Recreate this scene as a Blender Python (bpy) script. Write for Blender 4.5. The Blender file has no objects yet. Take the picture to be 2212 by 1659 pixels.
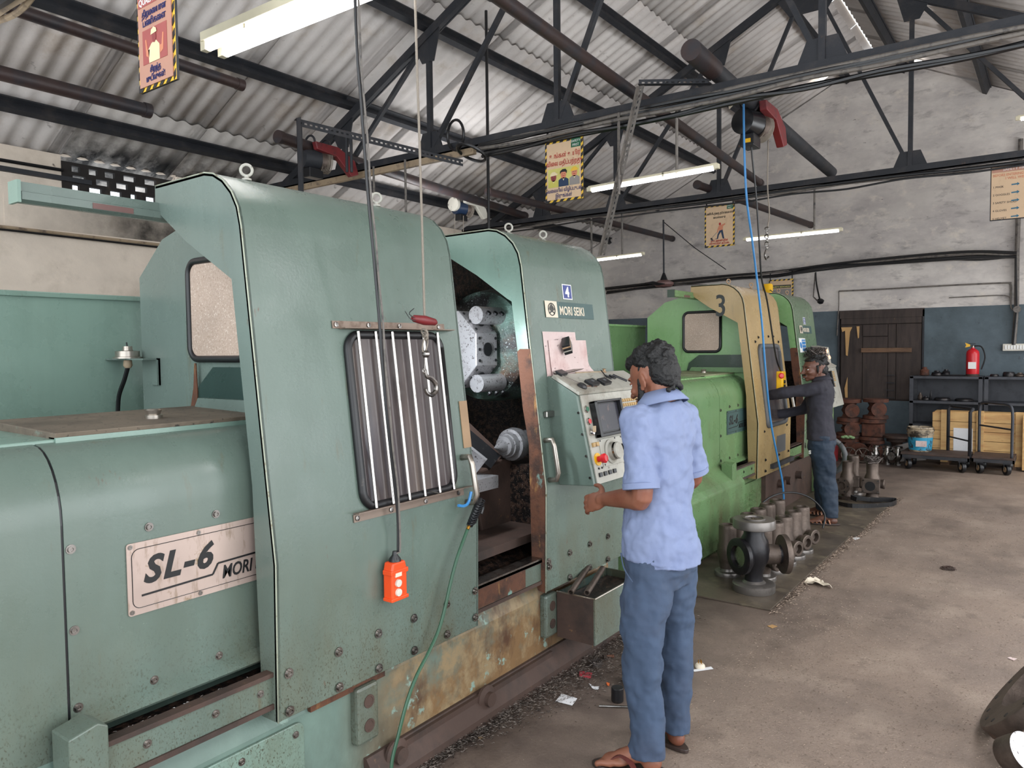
import bpy, math, random
from math import sin, cos, pi, radians, sqrt
from mathutils import Vector, Matrix, noise
random.seed(7)
C = bpy.context.scene.collection
sc = bpy.context.scene
V = Vector

# ---------------------------------------------------------------- camera, sky, light, exposure
IMG_W, IMG_H, FPX = 2212, 1659, 1614.05
YAW, PITCH, ROLL = 0.631389, -0.046752, -0.011291
EYE = V((0, 0, 1.6))
_f = V((-sin(YAW)*cos(PITCH), cos(YAW)*cos(PITCH), sin(PITCH)))
_r0 = V((cos(YAW), sin(YAW), 0)); _u0 = _r0.cross(_f)
_r = cos(ROLL)*_r0 + sin(ROLL)*_u0
_u = -sin(ROLL)*_r0 + cos(ROLL)*_u0
cam = bpy.data.cameras.new('camera'); camo = bpy.data.objects.new('camera', cam); C.objects.link(camo)
cam.sensor_fit = 'HORIZONTAL'; cam.sensor_width = 36; cam.lens = 36*FPX/IMG_W; cam.clip_start = .05
rot = Matrix((_r, _u, -_f)).transposed()
camo.matrix_world = Matrix.Translation(EYE) @ rot.to_4x4()
sc.camera = camo
sc.view_settings.view_transform = 'Standard'; sc.view_settings.look = 'None'
sc.view_settings.gamma = 1; sc.view_settings.use_curve_mapping = False
sc.view_settings.exposure = -0.12
w = bpy.data.worlds.new('sky'); sc.world = w; w.use_nodes = True
nt = w.node_tree; bg = nt.nodes['Background']
bg.inputs[0].default_value = (.86, .93, 1, 1); bg.inputs[1].default_value = 3.0

def area(name, loc, target, sx, sy, power, col=(1, 1, 1)):
    l = bpy.data.lights.new(name, 'AREA'); l.shape = 'RECTANGLE'; l.size = sx; l.size_y = sy
    l.energy = power; l.color = col
    o = bpy.data.objects.new(name, l); C.objects.link(o); o.location = loc
    o.rotation_euler = (V(target)-V(loc)).to_track_quat('-Z', 'Y').to_euler(); return o
area('daylight_rear_doorway', (-1.2, -4.2, 2.3), (-2.6, 4, 1.4), 6.5, 3.6, 90, (1, .985, .96))
area('daylight_side_doorway', (3.3, 3.2, 1.9), (-2.5, 4.2, 1.2), 6.5, 3.0, 130, (1, .98, .95))
area('daylight_far_side_doorway', (3.3, 9.6, 1.9), (-2.5, 9.6, 1.2), 3.0, 3.0, 70, (1, .98, .95))
for _y in (.2, 3.4, 6.6, 9.8):  # added fill lights over the aisle, unseen, to brighten floor and roof
    area('aisle_fill_light', (1.0, _y, 3.0), (1.0, _y, 0), 1.2, .12, 46, (.97, .98, 1))
    area('aisle_fill_light_upper', (1.0, _y, 3.04), (.6, _y, 6), 1.2, .12, 34, (.97, .98, 1))
for _x, _y in ((-5.4, 1.2), (-5.4, 6.5)): area('roof_fill_light', (_x, _y, 2.9), (_x, _y, 6), 1.2, .12, 22, (.97, .98, 1))  # added unseen uplights that brighten the left roof slope

def ray(px, py): return _f + _r*((px-IMG_W/2)/FPX) - _u*((py-IMG_H/2)/FPX)
def at(px, py, **k):
    """point of the plane x=, y= or z= seen at a pixel of the photograph"""
    (a, v), = k.items(); i = 'xyz'.index(a); d = ray(px, py)
    return EYE + d*((v-EYE[i])/d[i])

# ---------------------------------------------------------------- materials
def S(r, g, b):
    f = lambda c: (c/12.92 if c <= .04045 else ((c+.055)/1.055)**2.4)
    return (f(r/255), f(g/255), f(b/255), 1)
def pm(name, col, rough=.5, metal=0, layers=(), bump=0, bscale=40, vary=.08, vscale=3, rvary=0, emit=0, alpha=None, coat=0, spec=None):
    """procedural material. layers: (colour, scale, lo, hi, stretch, zrange or None, rough)"""
    m = bpy.data.materials.new(name); m.use_nodes = True
    t = m.node_tree; N = t.nodes; L = t.links; p = N['Principled BSDF']
    p.inputs['Roughness'].default_value = rough; p.inputs['Metallic'].default_value = metal
    if spec is not None: p.inputs['Specular IOR Level'].default_value = spec
    if coat: p.inputs['Coat Weight'].default_value = coat; p.inputs['Coat Roughness'].default_value = .15
    tc = N.new('ShaderNodeTexCoord')
    def nz(scale, stretch=(1, 1, 1), detail=6, rg=.6):
        mp = N.new('ShaderNodeMapping'); mp.inputs['Scale'].default_value = stretch
        L.new(tc.outputs['Object'], mp.inputs[0])
        n = N.new('ShaderNodeTexNoise'); n.inputs['Scale'].default_value = scale
        n.inputs['Detail'].default_value = detail; n.inputs['Roughness'].default_value = rg
        L.new(mp.outputs[0], n.inputs['Vector']); return n.outputs[0]
    def rng(src, a, b, c=0, d=1):
        r = N.new('ShaderNodeMapRange'); r.clamp = True
        for k, v in zip(range(1, 5), (a, b, c, d)): r.inputs[k].default_value = v
        L.new(src, r.inputs[0]); return r.outputs[0]
    def mix(f, a, b):
        x = N.new('ShaderNodeMix'); x.data_type = 'RGBA'
        if isinstance(f, float): x.inputs[0].default_value = f
        else: L.new(f, x.inputs[0])
        for i, v in ((6, a), (7, b)):
            if isinstance(v, tuple): x.inputs[i].default_value = v
            else: L.new(v, x.inputs[i])
        return x.outputs[2]
    c = col
    if vary:
        lo = tuple(v*(1-vary*2) for v in col[:3])+(1,); hi = tuple(min(1, v*(1+vary*1.5)) for v in col[:3])+(1,)
        c = mix(rng(nz(vscale, (1, 1, 1), 5), .3, .7), lo, hi)
    r = None
    if rvary: r = rng(nz(vscale*4), .35, .65, rough-rvary, rough+rvary)
    for ly in layers:
        lc, sc_, lo, hi, st = ly[:5]
        f = rng(nz(sc_, st, 8, .65), lo, hi)
        if len(ly) > 5 and ly[5]:
            ax, a, b = ly[5] if len(ly[5]) == 3 else ('Z',)+tuple(ly[5])
            sp = N.new('ShaderNodeSeparateXYZ'); L.new(tc.outputs['Object'], sp.inputs[0])
            z = rng(sp.outputs[ax], a, b)
            mu = N.new('ShaderNodeMath'); mu.operation = 'MULTIPLY'; L.new(f, mu.inputs[0]); L.new(z, mu.inputs[1]); f = mu.outputs[0]
        c = mix(f, c, lc)
        if len(ly) > 6:
            r0 = N.new('ShaderNodeMix'); r0.data_type = 'FLOAT'; L.new(f, r0.inputs[0])
            if r is None: r0.inputs[2].default_value = rough
            else: L.new(r, r0.inputs[2])
            r0.inputs[3].default_value = ly[6]; r = r0.outputs[0]
    if isinstance(c, tuple): p.inputs['Base Color'].default_value = c
    else: L.new(c, p.inputs['Base Color'])
    if r is not None: L.new(r, p.inputs['Roughness'])
    if emit:
        p.inputs['Emission Color'].default_value = col; p.inputs['Emission Strength'].default_value = emit
    if bump:
        b = N.new('ShaderNodeBump'); b.inputs['Strength'].default_value = bump; b.inputs['Distance'].default_value = .01
        L.new(nz(bscale, (1, 1, 1), 8), b.inputs['Height']); L.new(b.outputs[0], p.inputs['Normal'])
    if alpha is not None: p.inputs['Alpha'].default_value = alpha
    return m

DIRT = S(58, 50, 40); RUST = S(96, 56, 36); SOOT = S(24, 23, 23)
mat = {}
def paint(name, col, extra=(), rough=.29):
    return pm(name, col, rough, 0, [
        (tuple(v*.76 for v in col[:3])+(1,), 1.6, .42, .95, (1, 1, .5)),
        (S(104, 100, 76), 2.2, .48, 1.0, (1, 1, .35), ('Z', 1.4, .3)),
        (S(62, 56, 42), 190, .54, .64, (1, 1, .6), ('Z', .86, .50)), (S(84, 76, 54), 3.5, .45, .8, (1, 1, .5), ('Z', .95, .45)),
        (RUST, 9, .68, .74, (1.5, 1.5, .5)),
        (tuple(v*.78 for v in col[:3])+(1,), 4.5, .45, .95, (1.6, 1.6, .12)), (S(96, 88, 66), 14, .62, .80, (1, 1, .12)),
        ]+list(extra), bump=.05, bscale=90, vary=.05, vscale=1.5, rvary=.07)
mat['teal'] = paint('teal_machine_paint', S(100, 116, 107))
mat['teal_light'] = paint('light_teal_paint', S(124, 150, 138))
mat['teal_grey'] = paint('grey_green_paint', S(104, 119, 112))
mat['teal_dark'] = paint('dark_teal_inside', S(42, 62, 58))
mat['teal_worn'] = pm('worn_teal_base_paint', S(106, 128, 118), .5, 0, [
    (S(126, 98, 66), 2.6, .30, .48, (1, 1, 1), ('Y', -.32, .05)), (S(150, 130, 98), 7, .5, .62, (1, 1, 1), ('Y', -.25, .1)),
    (S(84, 58, 40), 5, .52, .66, (1, 1, .6), ('Y', -.25, .1)), (S(140, 165, 152), 9, .60, .64, (1, 1, 1)), (DIRT, 3, .5, .8, (1, 1, .5), ('Z', .5, .0))], bump=.25, bscale=30)
mat['teal_dusty'] = pm('dusty_top', S(112, 100, 86), .7, 0, [(S(70, 62, 52), 4, .45, .7, (1, 1, 1)), (S(120, 146, 134), 5, .62, .7, (1, 1, 1)), (S(50, 45, 40), 50, .6, .66, (1, 1, 1))])
mat['green'] = paint('green_machine_paint', S(108, 143, 97))
mat['green_light'] = paint('light_green_paint', S(136, 178, 120))
mat['green_grey'] = paint('grey_green_door_paint', S(96, 118, 92))
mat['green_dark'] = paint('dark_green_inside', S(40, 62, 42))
mat['beige'] = paint('beige_machine_paint', S(172, 146, 100), [(S(110, 70, 30), 30, .66, .7, (1, 1, .4), ('Z', 1.2, .5))])
mat['green_dusty'] = pm('dusty_green_top', S(140, 146, 112), .7, 0, [(S(90, 84, 66), 4, .45, .7, (1, 1, 1))])
mat['lit_worn_edge'] = pm('lit_worn_pale_edge', S(160, 166, 148), .5, 0, [(S(110, 96, 70), 30, .56, .66, (1, 1, 1))])  # edge highlight put into the pale colour, with brown wear specks
mat['rust'] = pm('rusty_steel', S(98, 62, 44), .8, 0, [(S(60, 42, 34), 8, .45, .6, (1, 1, 1)), (S(150, 110, 66), 14, .6, .7, (1, 1, .4)), (S(120, 150, 140), 6, .66, .7, (1, 1, .5))], bump=.3, bscale=60)
mat['rust_dark'] = pm('dark_brown_grimy_steel', S(74, 56, 48), .7, 0, [(S(46, 38, 34), 5, .45, .7, (1, 1, 1)), (S(120, 90, 60), 12, .66, .7, (1, 1, 1))], bump=.2)
mat['rust_red'] = pm('rusty_casting', S(96, 58, 44), .85, 0, [(S(54, 38, 32), 9, .45, .65, (1, 1, 1)), (S(150, 140, 130), 12, .66, .74, (1, 1, 1))], bump=.4, bscale=70)
mat['black_grime'] = pm('black_oily_grime', S(22, 20, 20), .35, .2, [(S(66, 50, 42), 40, .46, .58, (1, 1, 1)), (S(170, 155, 145), 160, .62, .68, (1, 1, 1))], bump=.4, bscale=120)
mat['drum'] = pm('chip_speckled_drum', S(104, 134, 122), .45, .0, [(S(22, 22, 22), 3.2, .38, .6, (1, 1, 1)), (S(92, 60, 36), 4, .55, .7, (1, 1, 1)), (S(170, 180, 178), 130, .6, .66, (1, 1, 1))], bump=.35, bscale=110)
mat['truss'] = pm('black_truss_steel', S(44, 46, 51), .62, .2, [(S(66, 62, 62), 6, .5, .75, (1, 1, 1)), (S(84, 66, 56), 14, .64, .72, (1, 1, 1))], bump=.2, bscale=40)
mat['pipe_brown'] = pm('brown_painted_pipe', S(58, 44, 42), .5, .1, [(S(42, 44, 50), 4, .45, .65, (1, 1, 1))], bump=.15)
mat['steel'] = pm('machined_steel', S(150, 146, 142), .26, 1, [(S(70, 64, 60), 7, .5, .75, (1, 1, 1))], vary=.1, rvary=.08)
mat['steel_bright'] = pm('oily_bright_steel', S(176, 174, 176), .3, .55, [(S(90, 84, 80), 12, .55, .75, (1, 1, 1)), (S(60, 52, 48), 90, .58, .64, (1, 1, 1))], vary=.1)
mat['steel_flange'] = pm('turned_flange_steel', S(122, 117, 113), .34, .6, [(S(70, 62, 56), 9, .55, .78, (1, 1, 1))], vary=.1)
mat['alu_dirty'] = pm('grimy_aluminium', S(134, 118, 106), .45, .5, [(S(84, 62, 48), 18, .52, .75, (1, 1, 1))], vary=.08)
mat['chrome'] = pm('chromed_bar', S(205, 200, 196), .16, 1, [(S(150, 110, 90), 20, .6, .8, (1, 1, .3))], vary=.04)
mat['alu'] = pm('aluminium', S(176, 168, 158), .32, .9, [(S(120, 105, 90), 16, .55, .8, (1, 1, 1))], vary=.06)
mat['cast'] = pm('blasted_cast_steel', S(112, 100, 92), .5, .75, [(S(56, 48, 44), 5, .42, .7, (1, 1, 1)), (S(140, 90, 66), 8, .62, .76, (1, 1, 1)), (S(170, 165, 160), 14, .66, .76, (1, 1, 1))], bump=.18, bscale=80)
mat['cast_black'] = pm('black_painted_casting', S(34, 33, 36), .36, .35, [(S(70, 60, 55), 7, .55, .75, (1, 1, 1))], bump=.12, bscale=60)
mat['black_rubber'] = pm('black_rubber', S(28, 28, 30), .38, 0, [(S(90, 84, 78), 14, .62, .75, (1, 1, 1))], vary=.1)
mat['grey_rubber'] = pm('grey_rubber', S(88, 90, 92), .5)
mat['plastic_black'] = pm('black_plastic', S(26, 27, 30), .3)
mat['pane_dark'] = pm('scratched_window_pane', S(92, 84, 84), .16, .1, [(S(64, 58, 60), 2.2, .4, .65, (1, 3, .3)), (S(120, 108, 100), 3, .5, .75, (1, 2, .2))], vary=.12, spec=.7, coat=.4)
mat['pane_frost'] = pm('speckled_frosted_pane', S(188, 166, 150), .4, 0, [(S(222, 208, 194), 150, .55, .66, (1, 1, 1)), (S(160, 136, 118), 110, .54, .66, (1, 1, 1)), (S(140, 108, 78), 2.5, .55, .7, (1, 1, .6))], bump=.3, bscale=90)
mat['white_paint'] = pm('white_paint', S(212, 208, 200), .5, 0, [(S(130, 120, 108), 10, .6, .75, (1, 1, 1))])
mat['panel_grey'] = pm('light_grey_control_panel', S(170, 168, 158), .42, 0, [(S(90, 84, 74), 22, .60, .68, (1, 1, 1)), (S(120, 112, 98), 4, .5, .75, (1, 1, 1))], bump=.05)
mat['name_plate'] = pm('pinkish_aluminium_name_plate', S(190, 170, 160), .38, .35, [(S(150, 130, 112), 30, .56, .7, (1, 1, .25)), (S(140, 120, 90), 12, .62, .7, (1, 1, 1))])
mat['ink'] = pm('black_ink', S(20, 20, 22), .5, vary=0)
mat['ink_grey'] = pm('dark_grey_ink', S(48, 52, 52), .5, vary=0)
mat['ink_blue'] = pm('blue_ink', S(38, 42, 98), .5, vary=0)
mat['ink_red'] = pm('red_ink', S(172, 40, 36), .5, vary=0)
mat['ink_cream'] = pm('cream_lettering', S(216, 204, 184), .5, vary=.03)
mat['white'] = pm('plain_white', S(228, 228, 226), .5, vary=.02)
mat['blue_sticker'] = pm('blue_sticker', S(52, 66, 132), .4, vary=.03)
mat['skyblue'] = pm('sky_blue_sticker', S(40, 120, 186), .4, vary=.03)
mat['badge_dark'] = pm('dark_green_badge', S(62, 88, 86), .45, 0, [(S(150, 165, 158), 60, .64, .68, (1, 1, 1))])
mat['paper'] = pm('oily_drawing_paper', S(206, 186, 182), .7, 0, [(S(176, 140, 136), 5, .5, .75, (1, 1, 1)), (S(110, 90, 90), 60, .62, .68, (1, .3, 1))])
mat['paper_white'] = pm('white_paper', S(222, 222, 224), .6, 0, [(S(170, 170, 176), 60, .6, .66, (1, 3, 1))], vary=.03)
mat['wood_tape'] = pm('brown_masking_strip', S(160, 132, 102), .6, 0, [(S(90, 66, 46), 12, .58, .66, (1, 1, .4))])
mat['orange'] = pm('orange_pendant_plastic', S(232, 78, 30), .35, 0, [(S(130, 40, 20), 16, .6, .75, (1, 1, 1))])
mat['yellow'] = pm('yellow_plastic', S(232, 178, 20), .35, 0, [(S(120, 90, 20), 16, .6, .75, (1, 1, 1))])
mat['red'] = pm('red_plastic', S(196, 30, 40), .3, vary=.04)
mat['red_dark'] = pm('dull_red_paint', S(118, 34, 38), .45, 0, [(S(50, 30, 32), 8, .5, .7, (1, 1, 1))])
mat['hose_green'] = pm('green_air_hose', S(42, 84, 60), .35)
mat['hose_blue'] = pm('blue_air_hose', S(58, 128, 186), .35)
mat['cable_black'] = pm('black_cable', S(26, 26, 28), .35)
mat['cable_grey'] = pm('dusty_grey_cable', S(110, 104, 98), .6, 0, [(S(50, 50, 52), 20, .5, .7, (1, 1, 1))])
mat['cable_brown'] = pm('dusty_beige_trunking', S(166, 146, 120), .6, 0, [(S(84, 70, 62), 12, .5, .7, (1, 1, 1))])
mat['rope'] = pm('grey_wire_rope', S(150, 140, 128), .6, .2, bump=.5, bscale=200)
mat['brass'] = pm('brass', S(190, 140, 60), .3, 1)
mat['wall'] = pm('whitewashed_plaster_wall', S(212, 206, 200), .85, 0, [
    (S(176, 170, 168), 1.3, .42, .7, (1, 1, 2)), (S(146, 140, 138), 3.2, .55, .75, (1, 1, 2.5)), (S(216, 208, 198), 5, .55, .7, (1, 1, 1.5)),
    (S(90, 82, 76), 9, .66, .72, (1, 1, 2.2))], bump=.9, bscale=7, vary=.08, vscale=1)
mat['wall_left'] = pm('cream_whitewashed_wall', S(226, 212, 196), .85, 0, [
    (S(200, 186, 170), 2, .5, .7, (1, 1, 1)), (S(120, 108, 98), 12, .68, .73, (1, .6, 1))], bump=.5, bscale=9, vary=.05)
mat['dado'] = pm('slate_blue_dado_paint', S(84, 98, 106), .6, 0, [
    (S(64, 76, 82), 2, .45, .7, (1, 1, 1)), (S(206, 204, 198), 7, .70, .72, (1, 1, 1)), (S(50, 56, 60), 10, .62, .7, (1, 1, .6))], bump=.4, bscale=12, vary=.07)
mat['soot_plaster'] = pm('soot_stained_plaster', S(226, 212, 196), .9, 0, [(S(200, 186, 170), 2, .5, .7, (1, 1, 1)), (S(40, 36, 32), 1.6, .12, .62, (1, 1, 1), ('Y', 2.7, 3.6))], bump=.4, bscale=9)
mat['soot'] = pm('soot_blackened_brick', S(38, 34, 32), .9, 0, [(S(70, 60, 52), 6, .55, .75, (1, 1, 1))], bump=.5, bscale=30)
mat['roof'] = pm('grey_cement_roof_sheet', S(214, 208, 204), .85, 0, [
    (S(190, 184, 180), 1.6, .42, .7, (1, 1, 1)), (S(120, 112, 108), 8, .64, .76, (1, 1, 1)), (S(184, 172, 160), 3, .55, .75, (1, 1, 1))], bump=.2, bscale=30, vary=.05)
mat['roof_soot'] = pm('sooty_roof_sheet', S(196, 190, 184), .85, 0, [(S(28, 26, 26), 2.4, .35, .6, (1, 1.4, 1), ('X', -4.45, -4.8))], bump=.2)
mat['floor'] = pm('dusty_brown_floor', S(138, 121, 108), .62, 0, [
    (S(126, 111, 101), .8, .4, .65, (1, 1, 1)), (S(156, 140, 126), 2.4, .5, .75, (1, 1, 1)), (S(112, 98, 88), 6, .56, .72, (1, 1, 1)),
    (S(96, 84, 74), 150, .56, .66, (1, 1, 1)), (S(190, 176, 156), 120, .62, .68, (1, 1, 1)), (S(106, 93, 84), 1.1, .5, .75, (1, 1, 1)), (S(66, 55, 50), 1.4, .25, .6, (1, 1, 1), ('X', -1.25, -1.75)), (S(78, 66, 58), .9, .5, .7, (1, .6, 1))], bump=.35, bscale=60, vary=.06, vscale=.7)
mat['mat_plate'] = pm('oily_floor_plate', S(98, 88, 76), .42, .15, [(S(64, 56, 50), 2.2, .42, .65, (1, 1, 1)), (S(128, 118, 98), 4, .52, .7, (1, 1, 1))], bump=.1)
mat['chips'] = pm('steel_chips', S(128, 112, 98), .4, .6, vary=.25, vscale=30)
mat['chips_dark'] = pm('dark_steel_chips', S(84, 76, 70), .35, .8, vary=.3, vscale=30)
mat['wood_new'] = pm('pale_pine_board', S(206, 168, 112), .6, 0, [(S(176, 128, 78), 5, .45, .7, (.4, 3, 3)), (S(120, 80, 44), 14, .64, .72, (1, 1, 1))])
mat['wood_old'] = pm('dark_weathered_wood', S(66, 56, 52), .8, 0, [(S(46, 40, 38), 5, .45, .7, (3, 1, .4)), (S(150, 120, 80), 6, .70, .73, (5, 1, .5))], bump=.3)
mat['wood_bar'] = pm('brown_wood_bar', S(116, 88, 66), .7, 0, [(S(70, 52, 40), 8, .5, .7, (.4, 1, 3))])
mat['wood_raw'] = pm('torn_raw_wood', S(196, 156, 104), .8)
mat['rack'] = pm('dark_grey_rack_paint', S(64, 66, 72), .5, .2, [(S(40, 42, 48), 6, .5, .7, (1, 1, 1))])
mat['bucket'] = pm('grimy_white_bucket', S(176, 160, 136), .5, 0, [(S(60, 52, 44), 9, .46, .58, (1, 1, 1)), (S(40, 36, 34), 24, .56, .62, (1, 1, 1))])
mat['bucket_blue'] = pm('grimy_blue_label', S(52, 150, 186), .45, 0, [(S(50, 52, 54), 14, .55, .62, (1, 1, 1))])
mat['tube'] = pm('lit_tube', (1, .98, 1, 1), .3, emit=14, vary=0)
mat['tube_far'] = pm('lit_led_tube', (1, .96, 1, 1), .3, emit=7, vary=0)
mat['daylight_gap'] = pm('daylight_through_gap', (1, .97, .92, 1), .5, emit=1.6, vary=0)
mat['lamp_red'] = pm('lit_indicator', (1, .35, .18, 1), .3, emit=4, vary=0)
mat['fixture'] = pm('yellowed_fixture_plastic', S(206, 198, 172), .4)
mat['skin'] = pm('brown_skin', S(132, 84, 64), .5, 0, [(S(118, 66, 48), 9, .5, .75, (1, 1, 1))], bump=.06, bscale=200, vary=.04)
mat['skin_dark'] = pm('dark_brown_skin', S(104, 68, 54), .45, 0, [(S(78, 50, 40), 9, .5, .75, (1, 1, 1))], bump=.06, bscale=200, vary=.04)
mat['hair'] = pm('black_hair', S(9, 9, 10), .5, 0, [(S(30, 31, 36), 40, .62, .76, (1, 1, .3))], bump=.9, bscale=60, vary=.2)
mat['shirt_blue'] = pm('light_blue_cotton', S(124, 136, 168), .8, 0, [(S(106, 118, 152), 3, .45, .7, (1, 1, 1))], bump=.25, bscale=14, vary=.04)
mat['trouser_blue'] = pm('slate_blue_trouser_cloth', S(62, 78, 102), .85, 0, [(S(58, 66, 84), 3, .45, .7, (1, 1, 1)), (S(88, 84, 84), 3.4, .56, .74, (1, 1, 1), ('Z', .6, .85))], bump=.3, bscale=10)
mat['shirt_black'] = pm('charcoal_shirt_cloth', S(44, 43, 52), .85, 0, bump=.3, bscale=14)
mat['trouser_navy'] = pm('navy_track_trousers', S(32, 48, 66), .7, 0, [(S(24, 36, 50), 4, .45, .7, (1, 1, 1))], bump=.3, bscale=10)
mat['leather'] = pm('maroon_sandal_leather', S(96, 50, 46), .35)
mat['sole'] = pm('dark_sandal_sole', S(58, 46, 42), .5)
mat['tan_leather'] = pm('tan_sandal_leather', S(150, 104, 78), .5)
mat['poster'] = pm('beige_printed_board', S(214, 184, 150), .45, 0, [(S(190, 160, 128), 8, .55, .75, (1, 1, 1))], vary=.03)
mat['poster_pink'] = pm('faded_pink_board', S(186, 138, 118), .45, 0, [(S(190, 130, 110), 6, .5, .75, (1, 1, 1))], vary=.04)
mat['poster_red'] = pm('faded_red_print', S(164, 84, 80), .45)
mat['poster_yellow'] = pm('yellow_green_print', S(204, 196, 110), .45)
mat['tape_yellow'] = pm('yellow_tape', S(226, 184, 60), .4, vary=.04)
mat['tape_black'] = pm('black_tape', S(30, 30, 34), .4, vary=.04)
mat['sign_green'] = pm('green_label_print', S(20, 92, 60), .45, vary=.04)
mat['skin_print'] = pm('printed_skin', S(206, 132, 100), .5, vary=0)
mat['maroon_print'] = pm('printed_dark_skin', S(140, 62, 62), .5, vary=0)
mat['navy_print'] = pm('printed_navy', S(28, 52, 82), .5, vary=0)
mat['khaki_print'] = pm('printed_khaki', S(196, 188, 90), .5, vary=0)
mat['grey_print'] = pm('printed_grey', S(140, 134, 130), .5, vary=0)
mat['cream_print'] = pm('printed_cream', S(226, 210, 170), .5, vary=0)
mat['teal_print'] = pm('printed_teal_arrow', S(44, 104, 132), .5, vary=0)
mat['fan_red'] = pm('dusty_brown_fan', S(112, 82, 78), .5)
mat['hoist_white'] = pm('hoist_cream_paint', S(206, 202, 190), .4, 0, [(S(90, 86, 80), 14, .6, .7, (1, 1, 1))])
mat['hoist_blue'] = pm('hoist_dark_blue', S(30, 46, 70), .4)
mat['key'] = pm('brown_stained_key', S(176, 144, 92), .4, 0, [(S(110, 76, 40), 40, .5, .65, (1, 1, 1))])
mat['screen'] = pm('dusty_dead_screen', S(44, 44, 52), .25, 0, [(S(96, 78, 72), 18, .55, .72, (1, 1, 1))], vary=.15)
mat['wool'] = pm('tangled_grey_swarf', S(92, 84, 80), .45, .4, vary=.3, vscale=40)
mat['green_rag'] = pm('pale_green_rag', S(150, 184, 132), .8)
mat['leaf'] = pm('dry_leaf', S(178, 140, 92), .7)
mat['pink_packet'] = pm('red_packet', S(190, 74, 84), .35)
mat['orange_bit'] = pm('orange_scrap', S(222, 112, 60), .6)

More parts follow.
